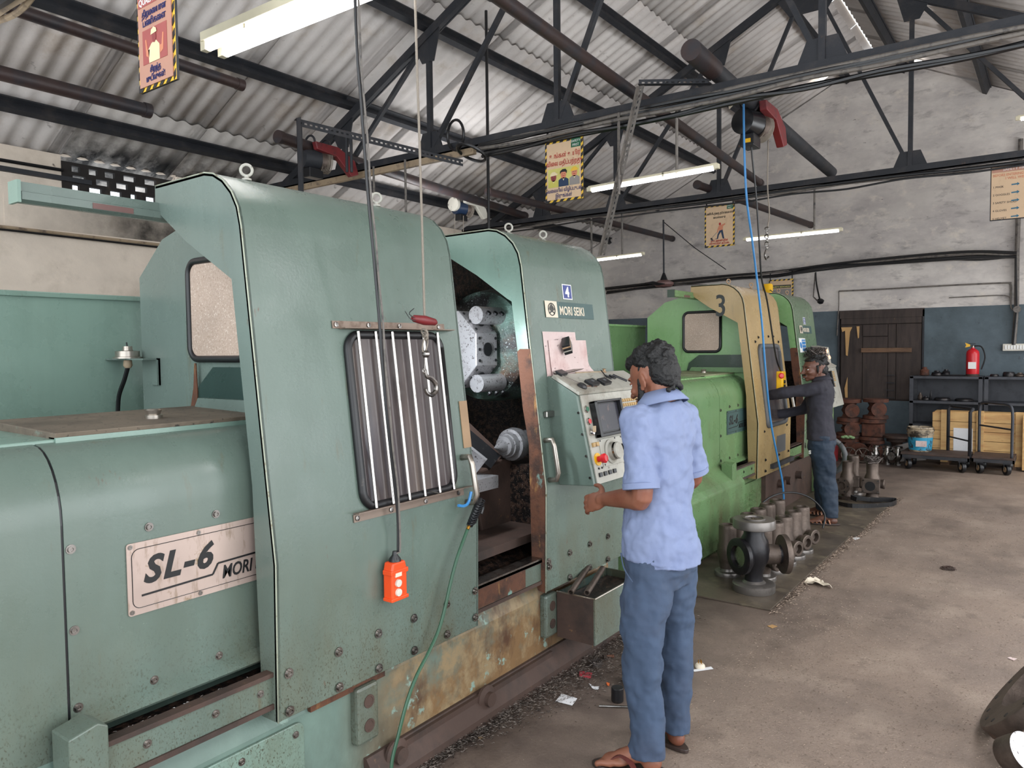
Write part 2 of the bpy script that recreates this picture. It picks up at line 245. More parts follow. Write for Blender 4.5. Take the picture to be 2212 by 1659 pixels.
# ---------------------------------------------------------------- mesh helpers
BASES = {}
class M:
    def __init__(s): s.v = []; s.f = []
    def add(s, vs, fs):
        n = len(s.v); s.v += [V(p) for p in vs]; s.f += [tuple(i+n for i in f) for f in fs]; return s
    def box(s, a, b, R=None, o=None):
        x0, y0, z0 = a; x1, y1, z1 = b
        vs = [V((x, y, z)) for z in (z0, z1) for y in (y0, y1) for x in (x0, x1)]
        if R is not None: vs = [R @ p for p in vs]
        if o is not None: vs = [p+V(o) for p in vs]
        return s.add(vs, [(0, 2, 3, 1), (4, 5, 7, 6), (0, 1, 5, 4), (2, 6, 7, 3), (0, 4, 6, 2), (1, 3, 7, 5)])
    def prism(s, poly, ax, a, b):
        """extrude a polygon along axis x|y|z from a to b; poly holds the other two coordinates in order"""
        def P(u, v, w): return (w, u, v) if ax == 'x' else (u, w, v) if ax == 'y' else (u, v, w)
        n = len(poly)
        return s.add([P(u, v, a) for u, v in poly]+[P(u, v, b) for u, v in poly],
                     [tuple(range(n)), tuple(range(2*n-1, n-1, -1))]+[(i, i+n, (i+1) % n+n, (i+1) % n) for i in range(n)])
    def strip(s, path, ax, a, b, t):
        """sheet of thickness t that follows an open 2D path, extruded along an axis"""
        n = len(path); off = []
        for i in range(n):
            p0 = V(path[max(0, i-1)]); p1 = V(path[min(n-1, i+1)]); d = (p1-p0).normalized()
            off.append(V(path[i])+V((-d.y, d.x))*t)
        poly = [tuple(p) for p in path]+[tuple(p) for p in reversed(off)]
        def P(u, v, w): return (w, u, v) if ax == 'x' else (u, w, v) if ax == 'y' else (u, v, w)
        m = len(poly); vs = [P(u, v, a) for u, v in poly]+[P(u, v, b) for u, v in poly]
        fs = []
        for k in (0, m):
            for i in range(n-1): fs.append((k+i, k+i+1, k+m-2-i, k+m-1-i))
        fs += [(i, i+m, (i+1) % m+m, (i+1) % m) for i in range(m)]
        return s.add(vs, fs)
    def cyl(s, p0, p1, r0, r1=None, n=16):
        p0 = V(p0); p1 = V(p1); r1 = r0 if r1 is None else r1
        d = (p1-p0).normalized(); a = d.orthogonal().normalized(); b = d.cross(a)
        vs = []
        for p, r in ((p0, r0), (p1, r1)):
            for i in range(n):
                t = 2*pi*i/n; vs.append(p+(a*cos(t)+b*sin(t))*r)
        return s.add(vs, [tuple(range(n-1, -1, -1)), tuple(range(n, 2*n))]+[(i, (i+1) % n, (i+1) % n+n, i+n) for i in range(n)])
    def tube(s, pts, r, n=8):
        pts = [V(p) for p in pts]; k = len(pts); vs = []; a = None
        for i, p in enumerate(pts):
            d = (pts[min(k-1, i+1)]-pts[max(0, i-1)]).normalized()
            if a is None: a = d.orthogonal().normalized()
            a = (a-d*a.dot(d)).normalized(); b = d.cross(a); rr = r[i] if isinstance(r, (list, tuple)) else r
            vs += [p+(a*cos(2*pi*j/n)+b*sin(2*pi*j/n))*rr for j in range(n)]
        fs = [tuple(range(n-1, -1, -1)), tuple(range((k-1)*n, k*n))]
        for i in range(k-1):
            for j in range(n): fs.append((i*n+j, i*n+(j+1) % n, (i+1)*n+(j+1) % n, (i+1)*n+j))
        return s.add(vs, fs)
    def lathe(s, prof, o, ax=(0, 0, 1), n=24):
        """prof: (radius, height) along axis ax from o"""
        o = V(o); d = V(ax).normalized(); a = d.orthogonal().normalized(); b = d.cross(a); vs = []
        for r, h in prof: vs += [o+d*h+(a*cos(2*pi*j/n)+b*sin(2*pi*j/n))*max(r, 1e-4) for j in range(n)]
        k = len(prof); fs = [tuple(range(n-1, -1, -1)), tuple(range((k-1)*n, k*n))]
        for i in range(k-1):
            for j in range(n): fs.append((i*n+j, i*n+(j+1) % n, (i+1)*n+(j+1) % n, (i+1)*n+j))
        return s.add(vs, fs)
    def torus(s, c, ax, R, r, n=24, k=8, a0=0, a1=2*pi):
        c = V(c); d = V(ax).normalized(); a = d.orthogonal().normalized(); b = d.cross(a)
        full = abs(a1-a0-2*pi) < 1e-6
        pts = [c+(a*cos(a0+(a1-a0)*i/n)+b*sin(a0+(a1-a0)*i/n))*R for i in range(n+1)]
        return s.tube(pts, r, k)
    def ell(s, c, rad, R=None, n=14, m=9):
        vs = []; c = V(c)
        for i in range(m+1):
            t = pi*i/m
            for j in range(n):
                p = V((rad[0]*sin(t)*cos(2*pi*j/n), rad[1]*sin(t)*sin(2*pi*j/n), rad[2]*cos(t)))
                vs.append(c+(R @ p if R is not None else p))
        fs = []
        for i in range(m):
            for j in range(n): fs.append((i*n+j, (i+1)*n+j, (i+1)*n+(j+1) % n, i*n+(j+1) % n))
        return s.add(vs, fs)
    def build(s, name, m, parent=None, smooth=False, bevel=0, loc=None, seg=2):
        base = V((0, 0, 0))
        if parent is not None: base = BASES.get(parent.name, V((0, 0, 0)))
        elif loc is not None: base = V(loc)
        me = bpy.data.meshes.new(name); me.from_pydata([p-base for p in s.v], [], s.f); me.update()
        import bmesh as _b
        bm = _b.new(); bm.from_mesh(me); _b.ops.recalc_face_normals(bm, faces=bm.faces); bm.to_mesh(me); bm.free()
        if smooth:
            me.shade_smooth()
            if smooth != 'all': me.set_sharp_from_angle(angle=radians(38))
        me.materials.append(mat[m] if isinstance(m, str) else m)
        o = bpy.data.objects.new(name, me); C.objects.link(o)
        if parent is not None: o.parent = parent
        elif loc is not None: o.location = loc
        BASES[o.name] = base
        if bevel:
            b = o.modifiers.new('bevel', 'BEVEL'); b.width = bevel; b.segments = seg; b.limit_method = 'ANGLE'; b.angle_limit = radians(40)
        return o
def tag(o, label=None, cat=None, group=None, kind=None):
    if label: o['label'] = label
    if cat: o['category'] = cat
    if group: o['group'] = group
    if kind: o['kind'] = kind
    return o
def thing(name, loc, label, cat, group=None, rz=0):
    o = bpy.data.objects.new(name, None); C.objects.link(o); o.location = loc; o.rotation_euler = (0, 0, rz)
    o.empty_display_size = .1; BASES[o.name] = V(loc); return tag(o, label, cat, group)
def copy_tree(o, parent=None):
    c = o.copy(); C.objects.link(c)
    if parent is not None: c.parent = parent
    for ch in list(o.children):
        copy_tree(ch, c)
    return c
def inst(o, parent, loc, rot=None, scale=None, name=None):
    """a piece sharing the mesh of o"""
    c = bpy.data.objects.new(name or o.name.split('.')[0], o.data); C.objects.link(c)
    c.parent = parent; c.location = V(loc)-BASES.get(parent.name, V((0, 0, 0))) if parent else loc
    if rot is not None: c.rotation_euler = rot
    if scale is not None: c.scale = scale
    for md in o.modifiers:
        if md.type == 'BEVEL':
            b = c.modifiers.new('bevel', 'BEVEL'); b.width = md.width; b.segments = md.segments; b.limit_method = 'ANGLE'; b.angle_limit = md.angle_limit
    return c
def text(body, size, o, right, up, m, parent, name='lettering', shear=0, bold=0, thick=.0006, align='LEFT', sx=1, space=1):
    cu = bpy.data.curves.new(name, 'FONT'); cu.body = body; cu.size = size; cu.shear = shear; cu.offset = bold
    cu.extrude = thick; cu.align_x = align; cu.resolution_u = 3; cu.space_character = space
    ob = bpy.data.objects.new('tmp', cu); C.objects.link(ob)
    bpy.context.view_layer.update()
    me = bpy.data.meshes.new_from_object(ob.evaluated_get(bpy.context.evaluated_depsgraph_get()))
    bpy.data.objects.remove(ob)
    r = V(right).normalized(); u = V(up).normalized(); n = r.cross(u)
    base = BASES.get(parent.name, V((0, 0, 0))) if parent else V((0, 0, 0))
    T = Matrix((r*sx, u, n)).transposed().to_4x4(); T.translation = V(o)-base
    me.transform(T); me.materials.clear(); me.materials.append(mat[m])
    ob = bpy.data.objects.new(name, me); C.objects.link(ob); ob.parent = parent; BASES[ob.name] = base
    return ob
def rrect(u0, v0, u1, v1, r, n=5):
    pts = []
    for cx, cy, a in ((u1-r, v1-r, 0), (u0+r, v1-r, pi/2), (u0+r, v0+r, pi), (u1-r, v0+r, 1.5*pi)):
        for i in range(n+1): t = a+pi/2*i/n; pts.append((cx+r*cos(t), cy+r*sin(t)))
    return pts
def smooth_path(pts, n=6):
    pts = [V(p) for p in pts]; out = []
    for i in range(len(pts)-1):
        p0 = pts[max(0, i-1)]; p1 = pts[i]; p2 = pts[i+1]; p3 = pts[min(len(pts)-1, i+2)]
        for k in range(n):
            t = k/n
            out.append(.5*((2*p1)+(-p0+p2)*t+(2*p0-5*p1+4*p2-p3)*t*t+(-p0+3*p1-3*p2+p3)*t*t*t))
    out.append(pts[-1]); return out
# ================================================================ SETTING
YB = 12.1; XL = -7.15; XR = 2.75; Y0 = -3.2
def zr(x): return 6.93+.5*x if x < -2.25 else 5.805-.5*(x+2.25)
def st(o): return tag(o, kind='structure')
fl = M(); n = 44
st(M().box((-7.4, Y0, -.12), (4.2, 12.4, 0)).build('floor', 'floor'))
# back gable wall: upper whitewash and lower dado on one plastered wall
gab = [(-7.35, 2.12), (-7.35, zr(-7.35)-.01), (-2.25, zr(-2.25)-.01), (3.0, zr(3.0)-.01), (3.0, 2.12)]
wb = st(M().prism(gab, 'y', YB, YB+.22).build('wall_back', 'wall'))
st(M().prism([(-7.35, 0), (-7.35, 2.12), (-2.68, 2.12), (-2.68, .78), (-1.56, .78), (-1.56, 2.12), (3.0, 2.12), (3.0, 0)], 'y', YB, YB+.22).build('wall_back_dado', 'dado', parent=wb))
# left wall with a vent opening
VY0, VY1, VZ0, VZ1 = 3.06, 4.14, 2.95, 3.36
lw = M(); lw.box((XL-.2, Y0, 0), (XL, 12.1, VZ0)); lw.box((XL-.2, Y0, VZ0), (XL, VY0, 3.36)); lw.box((XL-.2, VY1, VZ0), (XL, 12.1, 3.36))
lw.box((XL-.2, VY0, VZ1), (XL-.02, VY1, 3.375))
wl = st(lw.build('wall_left', 'wall_left'))
# pierced soot-black brick lattice of the vent, block by block
rnd = random.Random(3)
for j in range(5):
    z0 = VZ0+.082*j; z1 = z0+.036
    M().box((XL-.035, VY0, z0), (XL+.012, VY1, z1-.006)).build('course', 'soot', parent=wl)
    if j == 4: break
    y = VY0
    while y < VY1-.03:
        a = rnd.uniform(.04, .11); bw = rnd.uniform(.05, .12)
        M().box((XL-.03, y, z1-.010), (XL+.01, min(y+a, VY1), z1+.05)).build('brick', 'soot', parent=wl)
        y += a+bw
# the soot stain under the vent has its own thin skin of blackened plaster
st(M().box((XL, 2.6, 2.69), (XL+.004, 5.6, VZ0)).build('soot_plaster', 'soot_plaster', parent=wl))
st(M().tube([(XL+.03, 0, 2.66), (XL+.03, 2.6, 2.665), (XL+.03, 8, 2.64)], .014, 6).build('trim_1', 'cable_brown'))
st(M().tube([(XL+.05, 0, 2.60), (XL+.05, 2.6, 2.64), (XL+.05, 8, 2.60)], .01, 6).build('trim_2', 'cable_black'))
st(M().tube([(XL+.03, 0, 3.2), (XL+.03, 3.06, 3.22)], .016, 6).build('trim_3', 'cable_black'))
st(M().box((XL, 1.5, 3.13), (XL+.04, 3.3, 3.17)).build('trim_4', 'truss'))
# right side wall: piers and a lintel between the daylight doorways (out of view)
rw = M()
for a, b in ((-3.2, -2.6), (6.4, 8.0), (11.2, 12.1)): rw.box((XR, a, 0), (XR+.2, b, 3.35))
rw.box((XR, -3.2, 3.0), (XR+.2, 12.1, 3.4)); st(rw.build('wall_right', 'wall'))
# ---- roof: corrugated sheets one by one
ceil = bpy.data.objects.new('ceiling', None); C.objects.link(ceil); ceil.location = (-2.25, 4, 5.8); BASES[ceil.name] = V((-2.25, 4, 5.8)); st(ceil)
PITCH_W = .146; NW = 7; SW = PITCH_W*NW
def sheet_mesh(x0, x1):
    vs = []; fs = []; nseg = NW*8+5
    for i in range(nseg+1):
        y = i*SW/(NW*8)
        h = .0125*cos(2*pi*y/PITCH_W)
        for k, x in enumerate((x0, (x0+x1)/2, x1)):
            t = (x-x0)/(x1-x0); lift = (.03*(1-t)+.008*t) if x1 < 0 and x0 < x1 else (.03*(1-t)+.008*t)
            vs.append((x, y, zr(x)+h+lift))
    for i in range(nseg):
        for k in range(2): fs.append((i*3+k, i*3+k+1, i*3+k+4, i*3+k+3))
    return vs, fs
rows = [(-7.5, -6.48), (-6.62, -4.52), (-4.68, -3.55), (-3.72, -2.31), (-.85, -2.19), (.6, -.95), (3.0, .5)]
for ri, (a, b) in enumerate(rows):
    vs, fs = sheet_mesh(a, b); m = M(); m.add(vs, fs)
    o = None; n = int((12.16-(-1.2))/SW)+1
    for k in range(n):
        y = 12.16-(k+1)*SW
        if o is None:
            o = m.build('roof_sheet', 'roof', parent=ceil, smooth='all'); sd = o.modifiers.new('solid', 'SOLIDIFY'); sd.thickness = .006; c = o
        else:
            c = o.copy(); C.objects.link(c)
        c.location = (0, y, 0)
        if ri == 0 and 2.6 < y < 4.0:
            c.data = o.data.copy(); c.data.materials.clear(); c.data.materials.append(mat['roof_soot'])
# ridge caps, leaving a slit of daylight
rc = M(); rc.strip([(-2.75, zr(-2.75)+.075), (-2.25, 5.93), (-1.75, zr(-1.75)+.075)], 'y', 0, 1.0, .008)
for k in range(13):
    y = 12.1-k*1.02-1
    c = M(); c.strip([(-2.62, zr(-2.62)+.08), (-2.25, 5.95), (-1.9, zr(-1.9)+.08)], 'y', y, y+1.0, .008)
    c.build('ridge_cap', 'roof', parent=ceil)
M().box((-2.275, 5.6, 5.915), (-2.225, 12.0, 5.925)).build('daylight_slit', 'daylight_gap', parent=ceil)
for px, py, rx in ((1772, 166, -2.9), (1965, 121, -1.55)):
    d = ray(px, py)
    t = ((6.93-1.6)/(d.z-.5*d.x)) if px < 1900 else ((5.805-.5*2.25-1.6)/(d.z+.5*d.x))
    p = EYE+d*t; sl = .5 if px < 1900 else -.5
    q = []
    for (dx, dy) in ((-.16, -.05), (.16, -.07), (.17, .05), (-.12, .08)): q.append(p+V((dx, dy, dx*sl-.05)))
    M().add(q+[v+V((0, 0, .01)) for v in q], [(0, 1, 2, 3), (7, 6, 5, 4), (0, 4, 5, 1), (1, 5, 6, 2), (2, 6, 7, 3), (3, 7, 4, 0)]).build('broken_sheet_gap', 'daylight_gap', parent=ceil)
# ---- purlins
def beam(m, p, q, wd, ht, up=(0, 0, 1)):
    p = V(p); q = V(q); d = (q-p).normalized(); s_ = d.cross(V(up)).normalized(); u = s_.cross(d)
    vs = [a+s_*sx*wd/2+u*sz*ht/2 for a in (p, q) for sx, sz in ((-1, -1), (1, -1), (1, 1), (-1, 1))]
    return m.add(vs, [(0, 1, 2, 3), (7, 6, 5, 4), (0, 4, 5, 1), (1, 5, 6, 2), (2, 6, 7, 3), (3, 7, 4, 0)])
PL = [(-6.62, 'lowest black roof purlin, just above the left wall vent'), (-5.66, 'second black roof purlin up from the left wall'),
      (-4.66, 'third black roof purlin up from the left wall'), (-3.76, 'fourth black roof purlin up, above the red hoist pipe'),
      (-2.62, 'black purlin beside the ridge on the left slope'), (-1.85, 'black purlin beside the ridge on the right slope'),
      (-.85, 'second black purlin down the right roof slope'), (.6, 'third black purlin down the right roof slope')]
for x, lab in PL:
    z = zr(x)-.085; sl = math.atan(.5)*(1 if x < -2.25 else -1)
    m = M(); beam(m, (x, -1, z), (x, YB, z), .055, .10, (-sin(sl), 0, cos(sl)))
    beam(m, (x+.03, -1, z+.04), (x+.03, YB, z+.04), .06, .015, (-sin(sl), 0, cos(sl)))
    p = m.build('purlin', 'truss', loc=(x, 5, z)); tag(p, lab, 'roof beam', 'roof purlins')
# ---- trusses
ZT = 3.37
def truss(y, label):
    t = thing('roof_truss', (-2.25, y, ZT), label, 'roof truss', 'steel roof trusses')
    R_ = lambda x: zr(x)-.21
    M().box((-7.15, y-.035, ZT-.03), (2.75, y-.022, ZT+.04)).box((-7.15, y-.035, ZT-.03), (2.75, y+.035, ZT-.02)).box((-7.15, y+.022, ZT-.03), (2.75, y+.035, ZT+.04)).build('tie_beam', 'truss', parent=t)
    for s in (-1, 1):
        xe = -7.15 if s < 0 else 2.65
        m = M(); beam(m, (-2.25, y-.028, R_(-2.25)), (xe, y-.028, R_(xe)), .012, .075, (0, 0, 1))
        beam(m, (-2.25, y+.028, R_(-2.25)), (xe, y+.028, R_(xe)), .012, .075); beam(m, (-2.25, y, R_(-2.25)-.03), (xe, y, R_(xe)-.03), .06, .012)
        m.build('rafter', 'truss', parent=t)
        nodes = [3.47, 2.35, .96] if s < 0 else [1.08, 2.35, 3.47]
        for k, dx in enumerate((1.0, 2.36, 3.5)):
            x = -2.25+s*dx
            m = M(); beam(m, (x, y, ZT), (x, y, R_(x)), .042, .042, (1, 0, 0)); m.build('post', 'truss', parent=t)
            xr = -2.25+s*[0, 1.0, 2.36][k]
            m = M(); beam(m, (x, y+.01, ZT+.02), (xr, y+.01, R_(xr)), .036, .04, (0, 1, 0)); m.build('diagonal', 'truss', parent=t)
            w_ = .16 if k else .17
            M().prism([(x-w_, ZT), (x-w_*.55, ZT+.19), (x+w_*.55, ZT+.19), (x+w_, ZT)], 'y', y-.008, y+.008).build('gusset_plate', 'truss', parent=t)
            zz = R_(x); sg = .5 if s < 0 else -.5
            M().prism([(x-.16, zz-.16*sg), (x+.16, zz+.16*sg), (x+.07, zz-.24), (x-.07, zz-.24)], 'y', y-.02, y-.008).build('gusset_plate', 'truss', parent=t)
    M().prism([(-2.6, R_(-2.6)), (-2.25, R_(-2.25)+.02), (-1.9, R_(-1.9)), (-2.05, 5.2), (-2.45, 5.2)], 'y', y-.022, y-.006).build('gusset_plate', 'truss', parent=t)
    return t
truss(1.6, 'black steel roof truss nearest, with beige cable trunking at top left')
truss(5.1, 'middle black steel roof truss, above the orange pendant machine door')
truss(8.6, 'far black steel roof truss, nearest the gable wall')
# ---- cable bundles lying along the tie beams
def wires(label, pts, n, r, m='cable_black', spread=.03, seed=1, name='cable_bundle', cat='cables', sag=.02, grp='cable bundles along the beams'):
    rn = random.Random(seed); t = thing(name, pts[0], label, cat, grp)
    for k in range(n):
        off = V((rn.uniform(-.3, .3)*spread, rn.uniform(-1, 1)*spread, rn.uniform(-1, 1)*spread)); ps = []
        for i, p in enumerate(pts):
            ps.append(V(p)+off+V((0, rn.uniform(-.3, .3)*spread, rn.uniform(-1, .6)*sag)))
        M().tube(smooth_path(ps, 5), r*rn.uniform(.7, 1.25), 6).build('cable', m[k % len(m)] if isinstance(m, list) else m, parent=t, smooth=True)
    return t
def along(y, z, x0, x1, n): return [(x0+(x1-x0)*i/n, y, z) for i in range(n+1)]
wires('black dusty cables tied under the middle truss tie beam', along(5.06, ZT-.07, -4.0, 2.2, 14), 6, .016, ['cable_black', 'cable_black', 'cable_grey'], .04, 2)
wires('loose black cables under the far truss tie beam', along(8.56, ZT-.07, -6.8, 2.0, 16), 4, .013, ['cable_black', 'cable_grey'], .035, 5)
wires('beige and black cables along the nearest truss tie, top left corner', along(1.56, ZT-.06, -7.1, -2.6, 12), 5, .02, ['cable_brown', 'cable_black', 'cable_brown', 'cable_black'], .045, 4, sag=.03)
o = M().box((-6.6, 5.02, ZT-.105), (-4.05, 5.06, ZT-.05)).build('cable_trunking', 'cable_brown'); tag(o, 'pale flat cable trunking under the left end of the middle truss', 'cable trunking')
wires('long black cable bundle sagging across the gable wall', [tuple(at(px, py, y=12.02)) for px, py in ((1310, 626), (1440, 612), (1560, 598), (1680, 588), (1780, 574), (1900, 566), (2040, 553), (2120, 550), (2196, 549))], 5, .016, ['cable_black', 'cable_black', 'cable_grey'], .05, 9, sag=.03)
# coil of cable on the middle truss
t = thing('cable_coil', (-4.3, 5.0, 3.5), 'loop of black cable hanging over the middle truss left gusset', 'cable coil')
M().torus(at(984, 292, y=5.0), (.3, 1, .1), .125, .012, 28, 6).build('loop', 'cable_black', parent=t, smooth=True)
M().torus(at(1018, 330, y=5.0), (.2, .4, 1), .13, .014, 28, 6).build('loop', 'cable_black', parent=t, smooth=True)
# black rod hanging from the roof at the middle
q_ = at(1056, 500, y=5.6); o = M().tube([V((q_.x, q_.y, zr(q_.x)-.02)), q_], .014, 6).build('hanging_rod', 'cable_black'); tag(o, 'thin black vertical rod left of the three-men poster', 'rod')
# ---- hoist pipes lying along the ties
def pipe(a, b, r, label, m='pipe_brown'):
    t = thing('hoist_pipe', a, label, 'pipe', 'overhead hoist pipes')
    a = V(a); b = V(b); d = (b-a).normalized()
    M().cyl(a, b, r, n=18).build('pipe_body', m, parent=t, smooth=True)
    for p, s in ((a, 1), (b, -1)):
        M().lathe([(r*1.12, 0), (r*1.12, .05), (r*.9, .05)], p-d*.001*s, d*s, 18).build('end_collar', m, parent=t, smooth=True)
pipe((-5.68, 1.0, 3.46), (-5.65, 3.07, 3.45), .05, 'brown pipe with a rounded end, above the left wall vent')
pipe((-4.55, 1.0, 3.46), (-4.635, 3.19, 3.46), .036, 'thin dark pipe ending above the pink poster board')
pipe((-5.46, 4.09, 3.45), (-6.1, 8.7, 3.47), .05, 'dark pipe carrying the dull red hoist at left')
pipe((-5.44, 7.0, 3.45), (-5.36, 12.03, 3.45), .045, 'dark pipe running to the gable wall under the left slope')
pipe((-3.40, 8.3, 3.47), (-3.1, 12.07, 3.45), .045, 'dark pipe ending above the far right tube light')
pipe((-2.47, 3.2, 3.50), (-2.815, 8.75, 3.48), .042, 'slanting dark pipe from the top edge to the far truss')
hp = thing('hoist_pipe', (-1.93, 4.8, 3.47), 'thick brown pipe carrying the red and black electric hoist', 'pipe', 'overhead hoist pipes')
M().cyl((-1.93, 4.75, 3.49), (-2.04, 8.75, 3.49), .058, n=20).build('pipe_body', 'truss', parent=hp, smooth=True)
M().lathe([(.068, 0), (.068, .42), (.06, .42), (.052, .03), (.001, .04)], (-1.925, 4.6, 3.49), (-.03, 1, 0), 20).build('end_sleeve', 'pipe_brown', parent=hp, smooth=True)
# ---- slotted angle frames
def slotted(m, a, b, w, flat, k=None):
    """slotted angle: two flanges with a row of holes left as gaps"""
    a = V(a); b = V(b); d = (b-a); L_ = d.length; d.normalize(); u = V(flat).normalized(); v = d.cross(u)
    def bar(o, ax1, w0, w1, thick, s0=0, s1=L_):
        ps = []
        for s_ in (s0, s1):
            for q, t in ((w0, 0), (w1, 0), (w1, thick), (w0, thick)): ps.append(a+d*s_+ax1*q+o*t)
        m.add(ps, [(0, 1, 2, 3), (7, 6, 5, 4), (0, 4, 5, 1), (1, 5, 6, 2), (2, 6, 7, 3), (3, 7, 4, 0)])
    bar(v, u, 0, w*.38, .003); bar(v, u, w*.62, w, .003); bar(u, v, 0, w, .003)
    n = max(3, int(L_/.04))
    for i in range(n): bar(v, u, w*.38, w*.62, .003, L_*i/n, L_*(i+.5)/n)
t = thing('slotted_angle_frame', (-3.0, 5.2, 3.0), 'perforated steel angle bent down past the tube light, middle', 'angle frame')
m = M(); A = at(1380, 186, y=4.9); slotted(m, A, at(1536, 184, y=5.05), .045, (0, 0, 1)); m.build('top_bar', 'truss', parent=t)
m = M(); slotted(m, A, at(1296, 552, y=5.2), .045, (1, 0, 0)); m.build('hanging_bar', 'cable_grey', parent=t)
t = thing('slotted_angle_frame', (-5.2, 4.2, 3.4), 'perforated steel angle frame above the first machine door', 'angle frame')
A = V((-4.651, 3.656, 3.35)); m = M(); slotted(m, A, at(1000, 345, y=5.0), .055, (0, 0, -1)); m.build('top_bar', 'truss', parent=t)
m = M(); slotted(m, A, A+V((0, 0, -.75)), .05, (0, 1, 0)); m.build('hanging_bar', 'truss', parent=t)
for px in (748, 758):
    a = at(px, 292, y=4.25); M().tube([a, a+V((0, 0, -.30))], .012, 6).build('drop_bar', 'truss', parent=t)
# thin drop rods under the ties
for i, (px, y0, y1, Y) in enumerate(((807, 385, 415, 5.02), (876, 365, 458, 5.02), (1336, 244, 420, 5.02), (1461, 215, 374, 5.1), (1277, 470, 560, 8.6), (1343, 462, 552, 8.6), (1758, 392, 499, 8.6))):
    q_ = at(px+1, y1, y=Y); o = M().tube([V((q_.x, q_.y, ZT-.03)), q_], .011 if Y < 6 else .013, 6).build('drop_rod', 'cable_grey'); tag(o, ['short pale drop rod above the second eyebolt of the near machine', 'pale drop rod above the right end of the near machine door', 'pale drop rod right of the three-men poster', 'pale drop rod above the middle of the near tube light', 'pale drop rod left of the low short tube light', 'pale drop rod above the low short tube light', 'pale drop rod holding the far right tube light'][i], 'rod', 'lamp drop rods')
# ---- fluorescent lights
def tube_light(a, b, label, n=1, m='tube', gap=.07, r=.014, power=8):
    a = V(a); b = V(b); d = (b-a).normalized()
    t = thing('tube_light', (a+b)/2, label, 'tube light', 'ceiling tube lights')
    side = V((0, 1, 0))
    for k in range(n):
        o = side*gap*(k-(n-1)/2)
        q = a+o; p = b+o
        m1 = M(); beam(m1, q+V((0, 0, .045 if n > 1 else .028)), p+V((0, 0, .045 if n > 1 else .028)), *((.05, .04) if n > 1 else (.03, .018))); m1.build('fixture_body', 'fixture', parent=t, bevel=.004)
        for e, s in ((q, 1), (p, -1)):
            m2 = M(); beam(m2, e+V((0, 0, .012))-d*s*.012, e+V((0, 0, .012))+d*s*.025, .034, .05 if n > 1 else .034); m2.build('end_holder', 'fixture', parent=t, bevel=.003)
        M().cyl(q+d*.03, p-d*.03, r, n=14).build('tube', m, parent=t, smooth=True)
        for f in (.25, .6): m3 = M(); beam(m3, q+d*(b-a).length*f+V((0, 0, .02)), q+d*((b-a).length*f+.015)+V((0, 0, .02)), .03, .03); m3.build('clip', 'fixture', parent=t)
    return t
tube_light(at(462, 112, y=1.98), at(462, 112, y=1.98)+V((1.22, 0, -.01)), 'large bright twin tube light at the top left', 2, 'tube', .085, .017)
tube_light(at(1272, 413, y=5.1), at(1550, 363, y=5.1), 'lit tube light right of the three-men poster', 1, 'tube_far')
tube_light(at(1250, 567, y=8.6), at(1390, 550, y=8.6), 'low lit tube light behind the lathe numbered 4', 1, 'tube_far')
tube_light(at(1608, 519, y=8.6), at(1818, 498, y=8.6), 'lit tube light hanging below the sweeping-man poster', 1, 'tube_far')
tube_light(at(2197, 259, y=8.3), at(2197, 259, y=8.3)+V((1.2, 0, 0)), 'tube light cut off by the right edge of the photo', 1, 'tube_far')
# ---- posters
def striped_frame(t, x0, x1, z0, z1, y, w=.018, n=9, m1='tape_black', m2='tape_yellow'):
    def seg(poly, m): M().prism(poly, 'y', y-.006, y-.0035).build('stripe', m, parent=t)
    M().box((x0, y-.0035, z0), (x1, y-.002, z1)).build('tape_border', m2, parent=t)
    m = M(); h = (z1-z0)/n; wd = (x1-x0)/(n*.6)
    for k in range(n):
        zz = z0+h*k
        for xa, xb in ((x0, x0+w), (x1-w, x1)):
            m.prism([(xa, zz), (xb, zz+h*.3), (xb, zz+h*.8), (xa, zz+h*.5)], 'y', y-.006, y-.0035)
    k = 0
    while x0+wd*k < x1-wd*.8:
        xx = x0+wd*k
        for za, zb in ((z0, z0+w), (z1-w, z1)):
            m.prism([(xx, za), (xx+wd*.5, za), (xx+wd*.8, zb), (xx+wd*.3, zb)], 'y', y-.006, y-.0035)
        k += 1
    m.build('black_stripes', m1, parent=t)
def board(x0, x1, z0, z1, y, label, m='poster', w=.018, hang=ZT-.04, frame=True):
    t = thing('poster_board', ((x0+x1)/2, y, z0), label, 'poster')
    M().box((x0, y-.002, z0), (x1, y+.008, z1)).build('backing', 'truss', parent=t)
    if frame: striped_frame(t, x0, x1, z0, z1, y, w)
    M().box((x0+w, y-.009, z0+w), (x1-w, y-.004, z1-w)).build('print_sheet', m, parent=t)
    if hang:
        for x in (x0+.02, x1-.02): M().box((x-.008, y, z1-.02), (x+.008, y+.006, hang)).build('hanger_strap', 'truss', parent=t)
    return t
def ptext(t, s, size, x, z, y, m, **k): return text(s, size, (x, y, z), (1, 0, 0), (0, 0, 1), m, t, thick=.0006, **k)
def flat(t, name, poly, y, m): return M().prism(poly, 'y', y-.0008, y).build(name, m, parent=t)
def disc(cx, cz, rx, rz, n=18): return [(cx+rx*cos(2*pi*i/n), cz+rz*sin(2*pi*i/n)) for i in range(n)]
